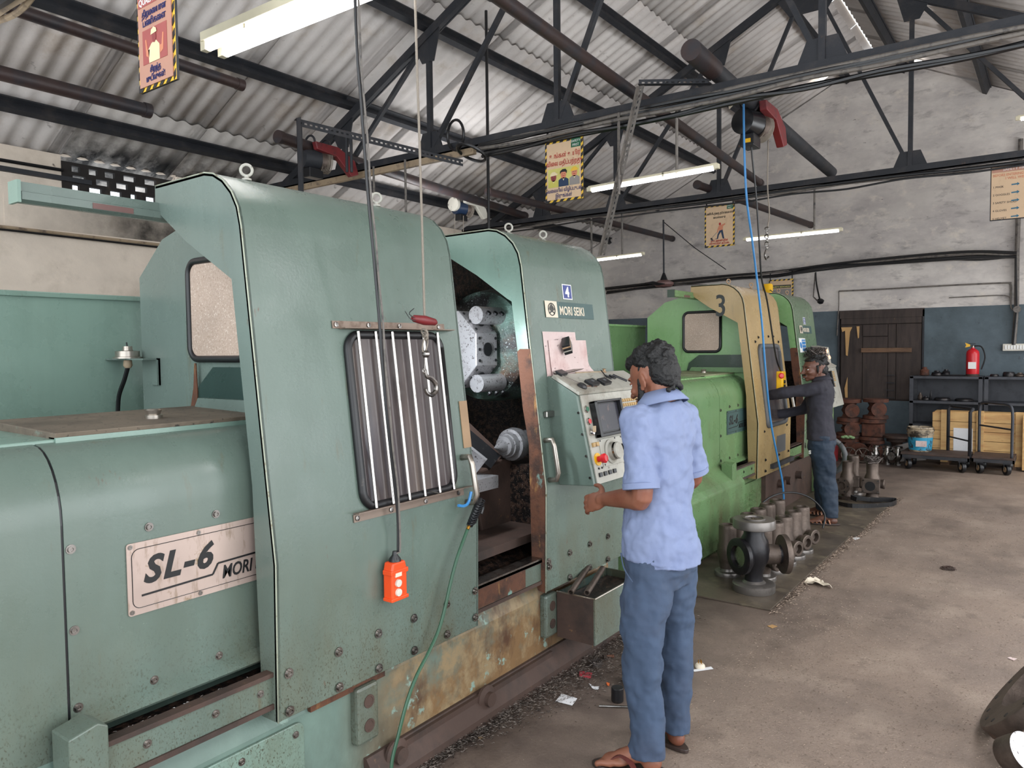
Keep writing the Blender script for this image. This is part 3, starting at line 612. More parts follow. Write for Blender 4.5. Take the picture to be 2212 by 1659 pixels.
# three-men poster
x0, x1, z0, z1, Y = -3.369, -3.017, 2.771, 3.251, 5.1
yf = Y-.0095
t = board(x0, x1, z0, z1, Y, 'striped-border safety board with three drawn workers, middle truss')
flat(t, 'green_corner', [(x1-.105, z1-.075), (x1-.018, z1-.075), (x1-.018, z1-.008), (x1-.105, z1-.008)], yf, 'sign_green')
ptext(t, 'SAFETY', .026, x1-.062, z1-.036, yf-.001, 'white', align='CENTER'); ptext(t, 'FIRST', .026, x1-.062, z1-.066, yf-.001, 'white', align='CENTER')
cx = (x0+x1)/2
ptext(t, '\u0b89\u0b99\u0bcd\u0b95\u0bb3\u0bcd \u0b89\u0baf\u0bbf\u0bb0\u0bcd', .05, cx+.012, z1-.135, yf-.001, 'ink_red', align='CENTER', bold=.0006, sx=.8)
ptext(t, '\u0bb5\u0bbf\u0bc8\u0bb2 \u0bae\u0ba4\u0bbf\u0baa\u0bcd\u0baa\u0bb1\u0bcd\u0bb1\u0ba4\u0bc1', .05, cx+.004, z1-.195, yf-.001, 'ink_red', align='CENTER', bold=.0006, sx=.64)
ptext(t, '\u0bc7\u0bb5\u0bc8\u0bb2\u0baf\u0bbf\u0bb2\u0bcd \u0bb5\u0bbf\u0bb4\u0bbf\u0baa\u0bcd\u0baa\u0bc1\u0b9f\u0ba9\u0bcd', .04, cx, z0+.075, yf-.001, 'ink_blue', align='CENTER', bold=.0006, sx=.66)
ptext(t, '\u0b87\u0bb0\u0bc1\u0b99\u0bcd\u0b95\u0bb3\u0bcd', .04, cx, z0+.032, yf-.001, 'ink_blue', align='CENTER', bold=.0006, sx=.75)
pa, pb = z0+.115, z0+.262
flat(t, 'picture_ground', [(x0+.03, pa), (x1-.03, pa), (x1-.03, pb), (x0+.03, pb)], yf, 'poster_yellow')
for k, (fx, hat, face, sh, fz) in enumerate(((x0+.083, 'cream_print', 'maroon_print', 'khaki_print', 0), (cx, 'ink', 'skin_print', 'navy_print', .012), (x1-.075, 'tape_yellow', 'skin_print', 'grey_print', .016))):
    flat(t, 'drawn_shirt', [(fx-.048, pa), (fx+.048, pa), (fx+.046, pa+.04+fz), (fx+.018, pa+.056+fz), (fx-.018, pa+.056+fz), (fx-.046, pa+.04+fz)], yf-.001, sh)
    flat(t, 'drawn_collar', [(fx-.012, pa+.056+fz), (fx+.012, pa+.056+fz), (fx, pa+.032+fz)], yf-.002, 'cream_print')
    flat(t, 'drawn_face', disc(fx, pa+.08+fz, .026, .034), yf-.002, face)
    if k == 1: flat(t, 'drawn_hair', [(fx-.032, pa+.085+fz), (fx-.03, pa+.108+fz), (fx-.008, pa+.122+fz), (fx+.02, pa+.122+fz), (fx+.034, pa+.105+fz), (fx+.03, pa+.085+fz), (fx+.018, pa+.1+fz), (fx-.018, pa+.1+fz)], yf-.003, hat)
    else: flat(t, 'drawn_helmet', [(fx-.034, pa+.09+fz), (fx-.028, pa+.108+fz), (fx-.01, pa+.122+fz), (fx+.014, pa+.122+fz), (fx+.03, pa+.108+fz), (fx+.044*(1 if k == 0 else .8), pa+.102+fz), (fx+.03, pa+.094+fz)], yf-.003, hat)
    for e in (-.009, .009): flat(t, 'drawn_eye', disc(fx+e, pa+.084+fz, .0035, .0025, 8), yf-.0035, 'ink')
    flat(t, 'drawn_mouth', [(fx-.01, pa+.066+fz), (fx+.01, pa+.066+fz), (fx+.012, pa+.070+fz), (fx-.012, pa+.070+fz)], yf-.0035, 'ink' if k == 0 else 'ink_red')
# sweeping-man poster
x0, x1, z0, z1, Y = -3.421, -3.061, 2.775, 3.262, 8.6; yf = Y-.0095; cx = (x0+x1)/2
t = board(x0, x1, z0, z1, Y, 'striped-border safety board with a drawn sweeping man, far truss')
flat(t, 'green_corner', [(x1-.09, z1-.06), (x1-.018, z1-.06), (x1-.018, z1-.008), (x1-.09, z1-.008)], yf, 'sign_green')
ptext(t, 'SAFETY', .02, x1-.055, z1-.03, yf-.001, 'white', align='CENTER'); ptext(t, 'FIRST', .02, x1-.055, z1-.053, yf-.001, 'white', align='CENTER')
ptext(t, '\u0baa\u0ba3\u0bbf\u0baf\u0bbf\u0b9f\u0ba4\u0bcd\u0bc8\u0ba4 \u0ba4\u0bc2\u0baf\u0bcd\u0bc8\u0bae\u0baf\u0bbe\u0b95', .036, cx, z1-.108, yf-.001, 'ink', align='CENTER', bold=.0006, sx=.62)
ptext(t, '\u0bc8\u0bb5\u0b95\u0bcd\u0b95\u0bb5\u0bc1\u0bae\u0bcd', .034, cx, z1-.155, yf-.001, 'ink', align='CENTER', bold=.0006, sx=.7)
ptext(t, '\u0ba8\u0bbe\u0bae\u0bcd \u0b85\u0bc8\u0ba9\u0bb5\u0bb0\u0bbf\u0ba9\u0bcd', .034, cx, z0+.062, yf-.001, 'ink_red', align='CENTER', sx=.66, bold=.0006)
ptext(t, '\u0baa\u0bbe\u0ba4\u0bc1\u0b95\u0bbe\u0baa\u0bcd\u0baa\u0bbf\u0bb1\u0bcd\u0b95\u0bc1 \u0b85\u0b9f\u0bbf\u0baa\u0bcd\u0baa\u0bc8\u0b9f', .034, cx, z0+.03, yf-.001, 'ink_red', align='CENTER', sx=.52, bold=.0006)
sc_ = 1.0
def sp(pts): return [(cx+a, z0+.085+b) for a, b in pts]
flat(t, 'drawn_trousers', sp([(-.03, .012), (-.045, .012), (-.05, .006), (-.015, .006), (-.005, .05), (.02, .085), (.04, .01), (.055, 0), (.06, .01), (.05, .06), (.04, .112), (.005, .105), (-.02, .06)]), yf-.001, 'navy_print')
flat(t, 'drawn_shirt', sp([(.0, .1), (.042, .11), (.045, .15), (.075, .17), (.068, .182), (.03, .168), (-.005, .155), (-.02, .12), (-.03, .08), (-.018, .078), (-.005, .12)]), yf-.002, 'skin_print')
flat(t, 'drawn_head', disc(cx+.008, z0+.085+.178, .013, .016), yf-.002, 'ink_red')
flat(t, 'drawn_mop_stick', sp([(-.032, .085), (-.028, .08), (-.09, .02), (-.094, .024)]), yf-.002, 'grey_print')
flat(t, 'drawn_mop_head', sp([(-.11, .012), (-.1, .026), (-.078, .014), (-.088, .0)]), yf-.002, 'ink')
flat(t, 'drawn_puddle', sp([(-.105, -.006), (-.08, .004), (-.065, -.004), (-.08, -.008)]), yf-.002, 'navy_print')
# pink quality board near top left
x0, x1, z0, z1, Y = -2.915, -2.652, 2.612, 3.05, 1.55
yf = Y-.0095; cx = (x0+x1)/2
t = board(x0, x1, z0, z1, Y, 'faded pink quality board with a drawn helmeted man, top left', 'poster_pink', .014)
flat(t, 'red_banner', [(x0+.02, z1-.125), (x1-.08, z1-.125), (x1-.08, z1-.03), (x0+.02, z1-.03)], yf, 'poster_red')
ptext(t, 'QUALITY', .034, x0+.026, z1-.118, yf-.001, 'white', bold=.0006, sx=.9)
ptext(t, '\u0ba4\u0bbf\u0bb1\u0bae\u0bc8\u0baf\u0bbe\u0ba9', .034, cx, z1-.165, yf-.001, 'ink_blue', align='CENTER', sx=.75, bold=.0006)
ptext(t, '\u0baa\u0ba3\u0bbf\u0b95\u0bc8\u0bb3', .034, cx, z1-.2, yf-.001, 'ink_blue', align='CENTER', sx=.85, bold=.0006)
ptext(t, '\u0b9a\u0bbf\u0bb1\u0ba8\u0bcd\u0ba4', .03, cx, z0+.06, yf-.001, 'ink_blue', align='CENTER', sx=.75, bold=.0006)
ptext(t, '\u0bae\u0bc1\u0b9f\u0bbf\u0bb5\u0bc1\u0b95\u0bb3\u0bcd!', .03, cx, z0+.028, yf-.001, 'ink_blue', align='CENTER', sx=.75, bold=.0006)
pa = z0+.095; pb = z1-.215
flat(t, 'picture_ground', [(x0+.045, pa), (x1-.045, pa), (x1-.045, pb), (x0+.045, pb)], yf, 'poster_red')
flat(t, 'drawn_vest', [(cx-.04, pa), (cx+.035, pa), (cx+.035, pa+.055), (cx+.012, pa+.075), (cx-.02, pa+.07), (cx-.045, pa+.05)], yf-.001, 'cream_print')
flat(t, 'drawn_face', disc(cx, pa+.09, .014, .022), yf-.002, 'maroon_print')
flat(t, 'drawn_helmet', [(cx-.022, pa+.1), (cx-.018, pa+.118), (cx, pa+.126), (cx+.016, pa+.118), (cx+.02, pa+.104)], yf-.003, 'cream_print')
for s in (-1, 1): flat(t, 'drawn_arm', [(cx+s*.04, pa+.02), (cx+s*.06, pa+.03), (cx+s*.066, pa+.09), (cx+s*.058, pa+.092), (cx+s*.05, pa+.05), (cx+s*.035, pa+.05)], yf-.001, 'skin_print')
# PPE board at the right edge
x0, x1, z0, z1, Y = -.558, .05, 2.779, 3.291, 8.6; yf = Y-.0095
t = board(x0, x1, z0, z1, Y, 'beige safety rules board with blue arrows, right edge', 'poster', .008, frame=False)
flat(t, 'pink_heading_band', [(x0+.012, z1-.06), (x1-.012, z1-.06), (x1-.012, z1-.012), (x0+.012, z1-.012)], yf, 'poster_pink')
ptext(t, 'SAFETY FIRST', .036, x0+.1, z1-.048, yf-.001, 'white')
ptext(t, 'BEFORE ENTERING FACTORY', .032, x0+.02, z1-.098, yf-.001, 'skin_print', bold=.0005, sx=.9)
ptext(t, 'I WILL WEAR', .032, x0+.12, z1-.132, yf-.001, 'skin_print', bold=.0005)
for k, s in enumerate(('1 MASK', '2 GOGGLES', '3 SAFETY SHOES', '4 GLOVES', '5 HELMET')):
    zz = z1-.205-k*.075
    ptext(t, s, .026, x0+.022, zz, yf-.001, 'ink')
    xa = x0+.17; flat(t, 'arrow', [(xa, zz+.012), (xa+.045, zz+.014), (xa+.045, zz+.004), (xa+.065, zz+.02), (xa+.045, zz+.036), (xa+.045, zz+.026), (xa, zz+.024)], yf-.001, 'teal_print')
# board on the gable wall behind the beacon
a = at(1661, 605, y=12.0); b = at(1714, 601, y=12.0); x0, x1 = a.x, b.x; z1 = a.z; z0 = z1-.5; Y = 12.0; yf = Y-.0095
t = board(x0, x1, z0, z1, Y, 'striped safety board on the gable wall behind the orange beacon', 'poster', .022, hang=z1+.12)
flat(t, 'dark_banner', [(x0+.035, z1-.14), (x1-.035, z1-.14), (x1-.035, z1-.09), (x0+.035, z1-.09)], yf, 'ink_grey')
ptext(t, 'SAFETY REWARDS', .034, (x0+x1)/2, z1-.13, yf-.001, 'poster_yellow', align='CENTER', bold=.0006)
flat(t, 'grey_panel', [(x0+.03, z0+.05), (x1-.03, z0+.05), (x1-.03, z1-.15), (x0+.03, z1-.15)], yf, 'grey_print')
# ---- old wooden door in the back wall
d1 = thing('door_1', (-2.12, YB, .78), None, None); st(d1)
for a, b, n in (((-2.68, YB+.02, .78), (-1.56, YB+.10, 2.12), 'frame_back'),):
    M().box(a, b).build('door_backing', 'wood_old', parent=d1)
for k, (xa, xb, za, zb) in enumerate(((-2.66, -2.36, .8, 1.9), (-2.355, -2.02, .8, 1.72), (-2.355, -2.02, 1.73, 1.9), (-2.015, -1.91, .8, 1.9), (-1.905, -1.58, .8, 1.9), (-2.66, -1.58, 1.91, 2.0))):
    M().box((xa, YB-.01-.008*(k % 3), za), (xb, YB+.03, zb)).build('plank', 'wood_old', parent=d1, bevel=.004)
M().box((-2.69, YB-.03, 2.0), (-1.55, YB+.03, 2.12)).build('lintel', 'wood_old', parent=d1)
for a in (-2.70, -1.57): M().box((a, YB-.03, .78), (a+.02, YB+.03, 2.1)).build('jamb', 'truss', parent=d1)
M().box((-2.37, YB-.06, 1.49), (-1.7, YB-.03, 1.555)).build('cross_bar', 'wood_bar', parent=d1, bevel=.004)
for z in (.82, .93, 1.04, 1.15): M().box((-2.03, YB-.045, z), (-1.92, YB-.03, z+.012)).build('rung', 'truss', parent=d1)
for (xs, zs) in (((-2.655, -2.64, -2.6, -2.585, -2.56, -2.53, -2.5), (1.87, 1.8, 1.82, 1.45, 1.44, 1.8, 1.87)), ((-2.44, -2.42, -2.405, -2.40), (1.88, 1.7, 1.71, 1.88)), ((-2.59, -2.6, -2.56, -2.555), (.81, .95, 1.12, .81))):
    M().prism(list(zip(xs, zs)), 'y', YB-.032, YB-.026).build('torn_splinter', 'wood_raw', parent=d1)
# ---- conduits, switchboard, lamp bracket and fan
wx = at(2190, 745, y=12.03)
t = thing('conduit', (wx.x, 12.05, wx.z), 'vertical grey conduit rising from the switchboard, right edge', 'conduit')
M().tube([at(2190, 745, y=12.05), at(2196, 660, y=12.05), at(2197, 548, y=12.05), at(2205, 300, y=12.05)], .028, 8).build('pipe_body', 'cable_grey', parent=t, smooth=True)
M().tube([at(2188, 745, y=12.02), at(2196, 660, y=12.0), at(2194, 548, y=12.0)], .012, 6).build('cable', 'cable_black', parent=t, smooth=True)
M().cyl(at(2197, 668, y=12.06), at(2197, 668, y=11.98), .045, n=12).build('junction_box', 'cable_grey', parent=t)
t = thing('switchboard', at(2185, 755, y=12.08), 'long cream switchboard with a row of switches, right edge', 'switchboard')
a = at(2166, 758, y=12.08); M().box((a.x, 12.03, a.z), (a.x+.5, 12.1, a.z+.095)).build('box', 'hoist_white', parent=t, bevel=.006)
for k in range(8): M().box((a.x+.025+k*.033, 12.02, a.z+.022), (a.x+.047+k*.033, 12.032, a.z+.075)).build('switch', 'white', parent=t, bevel=.002)
for lab, pts, r in (('thin conduit running across the whitewash toward the right edge', ((1812, 629), (1900, 625), (2040, 617), (2172, 611), (2181, 613), (2184, 622), (2184, 664), (2194, 670)), .011),
                    ('thin wire dropping left of the old wooden door', ((1812, 629), (1812, 658), (1810, 690), (1808, 725)), .008),
                    ('thin lower wire across the whitewash beside the switchboard', ((2050, 643), (2110, 640), (2170, 638), (2183, 645)), .007)):
    o = M().tube(smooth_path([at(px, py, y=12.07) for px, py in pts], 3), r, 6).build('wall_wire', 'cable_grey', smooth=True); tag(o, lab, 'wire')
t = thing('wall_lamp', at(1768, 645, y=11.9), 'black lamp head on a thin wall bracket above the dado', 'wall lamp')
M().tube([at(1761, 590, y=12.0), at(1757, 641, y=12.0), at(1768, 652, y=11.9)], .011, 6).build('bracket', 'cable_grey', parent=t)
M().tube(smooth_path([at(1762, 588, y=11.98), at(1764, 615, y=11.97), at(1771, 648, y=11.9)], 4), .013, 6).build('cable', 'cable_black', parent=t, smooth=True)
M().lathe([(.02, 0), (.045, .02), (.05, .06), (.03, .075)], at(1771, 656, y=11.9), (.3, -.4, .8), 14).build('lamp_head', 'plastic_black', parent=t, smooth=True)
t = thing('ceiling_fan', at(1434, 612, y=9.4), 'dusty brown ceiling fan on a long rod, seen edge-on', 'ceiling fan')
p = at(1434, 612, y=9.4)
M().tube([at(1433, 475, y=9.4), p+V((0, 0, .1))], .012, 8).build('rod', 'truss', parent=t)
M().lathe([(.015, .14), (.05, .05), (.055, .04)], p, (0, 0, 1), 14).build('canopy', 'plastic_black', parent=t, smooth=True)
M().lathe([(.02, -.06), (.1, -.05), (.13, -.02), (.13, .01), (.07, .04), (.02, .045)], p, (0, 0, 1), 20).build('motor', 'fan_red', parent=t, smooth=True)
for k in range(3):
    a = radians(35+120*k); R_ = Matrix.Rotation(a, 3, 'Z'); m = M(); m.box((.13, -.05, -.03), (.58, .06, -.022), R_ @ Matrix.Rotation(.12, 3, 'X'), p); m.build('blade', 'pipe_brown', parent=t)
M().tube([at(1434, 480, y=9.4), at(1500, 535, y=9.8), at(1568, 582, y=10.4)], .006, 5).build('wire', 'cable_black', parent=t)
# ================================================================ LATHES
B0 = V((-2.5, 2.0, 0))
OUT = [(-1.92, .457), (-1.912, .95), (-1.968, 1.40), (-2.04, 1.99), (-2.055, 2.05), (-2.085, 2.10), (-2.13, 2.142), (-2.18, 2.168), (-2.23, 2.178), (-2.53, 2.176)]
INL = [(-2.534, 2.097), (-2.352, 1.972), (-2.096, 1.829), (-2.061, 1.543), (-2.018, 1.183), (-2.0, .615), (-2.0, .457)]
INR = [(-2.50, 2.072), (-2.306, 1.962), (-2.124, 1.84), (-2.097, 1.825), (-2.065, 1.587), (-2.037, 1.324), (-2.004, 1.151), (-1.993, .567), (-1.96, .463)]
SL = (-2.04+1.912)/(1.99-.95)
def cx_(z, off=0): return (-1.912+SL*(z-.95) if z > .95 else -1.915)+off
UPV = V((SL, 0, 1)).normalized(); NV = V((1, 0, -SL)).normalized()
def pat(y0, z0, y1, z1, t=.002, off=.001):
    """thin plate lying on the sloping front skin"""
    p = []
    for o in (off, off+t):
        for y, z in ((y0, z0), (y1, z0), (y1, z1), (y0, z1)): p.append(V((cx_(z), y, z))+NV*o)
    return M().add(p, [(0, 1, 2, 3), (7, 6, 5, 4), (0, 4, 5, 1), (1, 5, 6, 2), (2, 6, 7, 3), (3, 7, 4, 0)])
def bolt(y, z, x=None, r=.011, h=.009):
    xx = cx_(z) if x is None else x
    m = M(); m.lathe([(r*1.5, 0), (r*1.5, .002), (r, .002), (r, h), (r*.6, h), (r*.55, h*.6), (.001, h*.6)], (xx, y, z), (1, 0, 0), 12); return m
def handle(y0, z0, z1, parent, m='alu'):
    x = cx_((z0+z1)/2)
    a = V((cx_(z1), y0, z1)); b = V((cx_(z0), y0, z0)); o = NV*.055
    h = M(); h.tube([a, a+o*.8, a+o+V((0, 0, -.03)), b+o+V((0, 0, .03)), b+o*.8, b], .0125, 8); return h.build('handle', m, parent=parent, smooth='all')
def eyebolt(x, y, z, parent, m):
    e = M(); e.lathe([(.016, 0), (.016, .006), (.007, .010), (.007, .018)], (x, y, z), (0, 0, 1), 14); e.torus((x, y, z+.034), (.75, -.65, 0), .0185, .005, 22, 8)
    return e.build('eyebolt', m, parent=parent, smooth=True)
CH = {}
def lathe_machine(root_name, off, label, c):
    T = bpy.data.objects.new(root_name, None); C.objects.link(T); T.location = B0+V(off); BASES[T.name] = B0
    tag(T, label, 'machine'); near = c['near']
    P_ = lambda m, name, mt, par=None, **k: m.build(name, mt, parent=par or T, **k)
    # --- base casting
    b = P_(M().prism([(-3.3, .02), (-2.0, .02), (-2.0, .40), (-2.02, .45), (-2.06, .57), (-3.3, .62)], 'y', .2, 3.62), 'base_casting', c['base'])
    if near:
        P_(M().prism([(-2.03, 0), (-1.93, 0), (-1.93, .05), (-1.985, .13), (-2.03, .13)], 'y', 1.80, 3.62), 'base_flange', 'rust_dark', b)
        P_(M().box((-2.01, 1.9, .0), (-1.965, 3.0, .125)), 'flange_ledge', 'rust_dark', b)
        for y in (1.93, 2.47):
            f = M(); f.lathe([(.055, 0), (.055, .012), (.03, .02), (.03, .04), (.012, .04)], (-1.97, y, .10), (1, 0, 0), 16); P_(f, 'levelling_screw', 'rust_dark', b, smooth=True)
        for y in (1.80, 3.0):
            k = P_(M().box((-2.01, y-.055, .2), (-1.965, y+.05, .41)), 'jacking_block', c['plain'], b, bevel=.012)
            for z in (.262, .35): P_(M().lathe([(.024, 0), (.024, .003), (.017, .003), (.016, .001), (.001, .001)], (-1.965, y, z), (1, 0, 0), 16), 'screw_hole', 'rust_dark', b)
        # hatch with louvres
        h = P_(M().prism(rrect(.86, .02, 1.535, .385, .03), 'x', -2.0, -1.988), 'hatch_panel', c['lite'], b, bevel=.003)
        for y, z in ((1.50, .35), (1.30, .352), (.95, .36), (1.50, .08)): P_(bolt(y, z, -1.988, .008, .007), 'bolt', 'steel', h)
        for j in range(4):
            m = M(); z = .275-.045*j
            m.add([(-1.988, 1.19, z), (-1.988, 1.42, z), (-1.962, 1.41, z-.014), (-1.962, 1.20, z-.014), (-1.988, 1.19, z-.024), (-1.988, 1.42, z-.024)], [(0, 1, 2, 3), (3, 2, 5, 4), (0, 3, 4), (1, 5, 2)])
            P_(m, 'louvre', c['lite'], h, smooth=True)
        P_(M().box((-2.002, 1.56, .40), (-1.985, 1.9, .44)), 'rust_line', 'rust', b)
    else:
        k = P_(M().prism([(-2.5, .0), (-1.93, .02), (-1.90, .06), (-1.90, .50), (-1.935, .54), (-2.06, .64), (-2.5, .66)], 'y', -.6, 1.02), 'coolant_tank', c['plain'], bevel=.01)
        h = P_(M().prism(rrect(1.1, .03, 1.6, .42, .02), 'x', -2.0, -1.985), 'hatch_panel', c['plain'], b, bevel=.003)
        for q in (0, 1):
            for j in range(4):
                m = M(); z = .34-.05*j; y0 = 1.16+.2*q
                m.add([(-1.985, y0, z), (-1.985, y0+.15, z), (-1.955, y0+.14, z-.016), (-1.955, y0+.01, z-.016), (-1.985, y0, z-.026), (-1.985, y0+.15, z-.026)], [(0, 1, 2, 3), (3, 2, 5, 4), (0, 3, 4), (1, 5, 2)])
                P_(m, 'louvre', c['plain'], h, smooth=True)
        for y in (2.15, 2.35, 2.75): P_(M().cyl((-2.0, y, .3), (-1.9, y, .3), .04, n=14), 'valve_stub', 'rust_dark', b, smooth=True)
        P_(M().box((-2.01, 1.75, .02), (-1.96, 3.4, .44)), 'dark_side_panel', 'rust_dark', b)
    # --- door rail apron with trough
    a = P_(M().box((-1.99, .88, .512), (-1.942, 2.95, .60)), 'rail_apron', c['rail'])
    P_(M().box((-1.97, .88, .598), (-1.935, 2.95, .612)), 'rail_edge', 'rust_dark', a); P_(M().box((-1.97, .88, .497), (-1.935, 2.95, .513)), 'rail_edge', 'rust_dark', a)
    if near: P_(M().box((-1.943, 2.375, .515), (-1.9395, 2.74, .597)), 'rusted_patch', 'rust', a)
    for y in (.99, 1.19, 1.34) if near else (1.1, 1.3): P_(bolt(y, .56, -1.942, .008, .007), 'bolt', 'steel', a)
    P_(M().prism([(.79, .44), (.885, .44), (.885, .66), (.86, .675), (.79, .66)], 'x', -2.02, -1.925), 'end_block', c['rail'], a, bevel=.004)
    P_(M().box((-2.06, .0, .50), (-1.985, .8, .515)).box((-2.06, -.3, .515), (-1.97, .79, .53)), 'lower_ledge', 'rust_dark', a)
    tr = P_(M().box((-2.08, .885, .50), (-1.985, 2.95, .575)), 'chip_trough', 'black_grime', a)
    P_(M().box((-2.0, 2.38, .60), (-1.935, 2.9, .62)), 'sill', 'steel' if near else 'rust_dark', a)
    # --- headstock cover: curved front
    prof = [(-2.02, .625), (-2.055, .655), (-2.056, .9), (-2.057, 1.16)]
    for i in range(1, 9):
        t = pi/2*i/8; prof.append((-2.057-.143*(1-cos(t)), 1.16+.198*sin(t)))
    prof += [(-2.21, 1.362)]
    hc = P_(M().strip(prof, 'y', .852, 1.62, .012), 'headstock_cover', c['main'], smooth=True)
    hl = P_(M().strip([(-2.057, .45)]+prof[2:], 'y', -.35, .845, .012), 'end_cover', c['main'], smooth=True)
    if not near:
        P_(M().prism(prof[2:]+[(-2.3, 1.36), (-2.3, .9)], 'y', -.352, -.34), 'end_cap', c['main'], hl)
    P_(M().strip([(x_-.003, z_-.001) for x_, z_ in prof[1:]], 'y', .843, .856, .006), 'seam', 'plastic_black', hc)
    tp = P_(M().prism([(-2.66, 1.372), (-2.205, 1.362), (-2.20, 1.385), (-2.66, 1.398)], 'y', .90, 1.6), 'top_plate', c['dusty'], bevel=.003)
    P_(M().prism([(-2.66, 1.352), (-2.205, 1.350), (-2.205, 1.368), (-2.66, 1.372)], 'y', -.35, .91), 'top_plate', c['lite'], bevel=.003)
    P_(M().box((-2.24, .9, 1.352), (-2.198, 1.6, 1.372)), 'top_lip', c['lite'], tp)
    P_(M().lathe([(.026, 0), (.026, .012), (.02, .014), (.024, .028), (.02, .032), (.001, .032)], (-2.36, 1.262, 1.388), (0, 0, 1), 16), 'filler_cap', 'alu', tp, smooth=True)
    P_(M().box((-2.64, -.35, .62), (-2.2, 1.6, 1.35)), 'headstock_body', c['plain'])
    for y, z in ((.867, 1.095), (.868, .881), (.87, .675), (1.074, 1.112), (1.281, 1.11), (1.074, .673), (1.277, .674)): P_(bolt(y, z, -2.056, .0085, .007), 'bolt', 'steel', hc)
    # name plate
    x = -2.0545
    pl = P_(M().prism(rrect(1.007, .874, 1.68, 1.076, .008), 'x', x, x+.003), 'name_plate', c['plate'])
    pts = rrect(1.02, .892, 1.70, 1.058, .022)
    P_(M().tube([(x+.0035, u, v) for u, v in pts]+[(x+.0035, *pts[0])], .0012, 4), 'border_line', 'ink', pl)
    text('SL-6', .104, (x+.0038, 1.05, .958), (0, 1, 0), (0, 0, 1), 'ink', pl, 'lettering', shear=.28, bold=.0035, sx=1.0, space=1.16)
    for (a1, b1, a2, b2) in ((1.045, .925, 1.262, .930), (1.262, .930, 1.28, .960), (1.28, .960, 1.6, .968)):
        m = M(); beam(m, (x+.004, a1, b1), (x+.004, a2, b2), .0015, .0055, (0, 0, 1)); P_(m, 'rule_line', 'ink', pl)
    text('MORI SEIKI', .056, (x+.0038, 1.292, .910), (0, 1, 0), (0, 0, 1), 'ink', pl, 'lettering', shear=.2, bold=.0011, sx=.76)
    for y, z in ((1.017, 1.066), (1.017, .884), (1.22, 1.066), (1.22, .884)): P_(bolt(y, z, x+.003, .0045, .003), 'rivet', 'steel', pl)
    # --- guard plate with speckled window, and cabinet behind
    gp = [(-3.07, .62), (-3.07, 1.91), (-2.886, 2.05), (-2.6, 2.12), (-2.10, 2.10), (-2.06, 1.5), (-2.06, .62)]
    g = P_(M().prism(gp, 'y', 1.60, 1.615), 'guard_plate', c['guard'])
    wp = rrect(-2.69, 1.575, -2.33, 1.945, .05, 6)
    P_(M().tube([(u, 1.592, v) for u, v in wp]+[(wp[0][0], 1.592, wp[0][1])], .0135, 8), 'window_gasket', 'black_rubber', g, smooth='all')
    P_(M().prism(wp, 'y', 1.590, 1.597), 'window_pane', 'pane_frost', g)
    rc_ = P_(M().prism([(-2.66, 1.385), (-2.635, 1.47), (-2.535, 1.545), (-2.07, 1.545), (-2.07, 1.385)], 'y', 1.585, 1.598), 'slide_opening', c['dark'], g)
    P_(M().prism([(-2.63, 1.385), (-2.60, 1.43), (-2.07, 1.43), (-2.07, 1.385)], 'y', 1.56, 1.586), 'slide_cover', c['plain'], g)
    if near:
        P_(M().prism([(-2.685, 1.385), (-2.66, 1.47), (-2.65, 1.56), (-2.64, 1.56), (-2.635, 1.45), (-2.64, 1.385)], 'y', 1.58, 1.584), 'rust_run', 'rust', g)
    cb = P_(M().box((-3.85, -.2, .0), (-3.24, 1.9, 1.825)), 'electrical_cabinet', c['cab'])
    P_(M().box((-3.87, -.2, 1.825), (-3.228, 1.9, 1.846)), 'cabinet_lid', c['lite'], cb, bevel=.003)
    if near:
        m = M(); beam(m, (-3.60, .55, 1.895), (-3.47, 1.07, 1.945), .035, .03); beam(m, (-3.47, 1.05, 1.846), (-3.47, 1.05, 1.955), .035, .035, (0, 1, 0)); P_(m, 'bracket_bar', 'truss', cb)
    # round sensor on bracket with a hose
    if near:
        s = P_(M().box((-3.24, 1.53, 1.573), (-2.93, 1.60, 1.579)).box((-2.935, 1.585, 1.47), (-2.93, 1.6, 1.579)).box((-2.99, 1.592, 1.47), (-2.93, 1.6, 1.575)), 'sensor_bracket', c['plain'])
        P_(M().lathe([(.055, 0), (.055, .006), (.046, .008), (.046, .03), (.02, .033), (.018, .05), (.001, .05)], (-3.09, 1.55, 1.579), (0, 0, 1), 20), 'sensor_body', 'alu', s, smooth=True)
        P_(M().lathe([(.012, 0), (.018, .01), (.016, .03), (.012, .034)], (-3.09, 1.55, 1.540), (0, 0, 1), 12), 'gland', 'cable_brown', s, smooth=True)
        P_(M().tube(smooth_path([(-3.09, 1.55, 1.545), (-3.12, 1.548, 1.49), (-3.17, 1.548, 1.42), (-3.19, 1.55, 1.33)], 5), .009, 8), 'hose', 'cable_black', s, smooth=True)
        P_(M().tube([(-3.09, 1.55, 1.62), (-3.095, 1.55, 1.645)], .003, 5), 'wire_stub', 'cable_black', s)
    # overhead slide beam
    sb = P_(M().box((-2.56, .955, 2.088), (-2.508, 2.9, 2.116)), 'slide_beam', c['plain'])
    P_(M().prism([(-2.555, 2.058), (-2.52, 2.055), (-2.500, 2.063), (-2.500, 2.086), (-2.56, 2.086)], 'y', .958, 2.9), 'cable_cover', c['plain'], sb)
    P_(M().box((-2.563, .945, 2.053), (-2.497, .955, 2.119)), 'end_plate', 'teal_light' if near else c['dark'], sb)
    P_(M().box((-2.501, 1.16, 2.064), (-2.498, 1.29, 2.082)), 'torn_patch', 'fan_red', sb)
    # --- sliding door
    Y0_, Y1_ = 1.384, 2.369
    d = P_(M().strip(OUT, 'y', Y0_, Y1_, .012), 'sliding_door', c['door'], smooth=True, bevel=.0025)
    P_(M().prism(OUT+INL, 'y', Y0_, Y0_+.012), 'side_panel', c['door_side'], d)
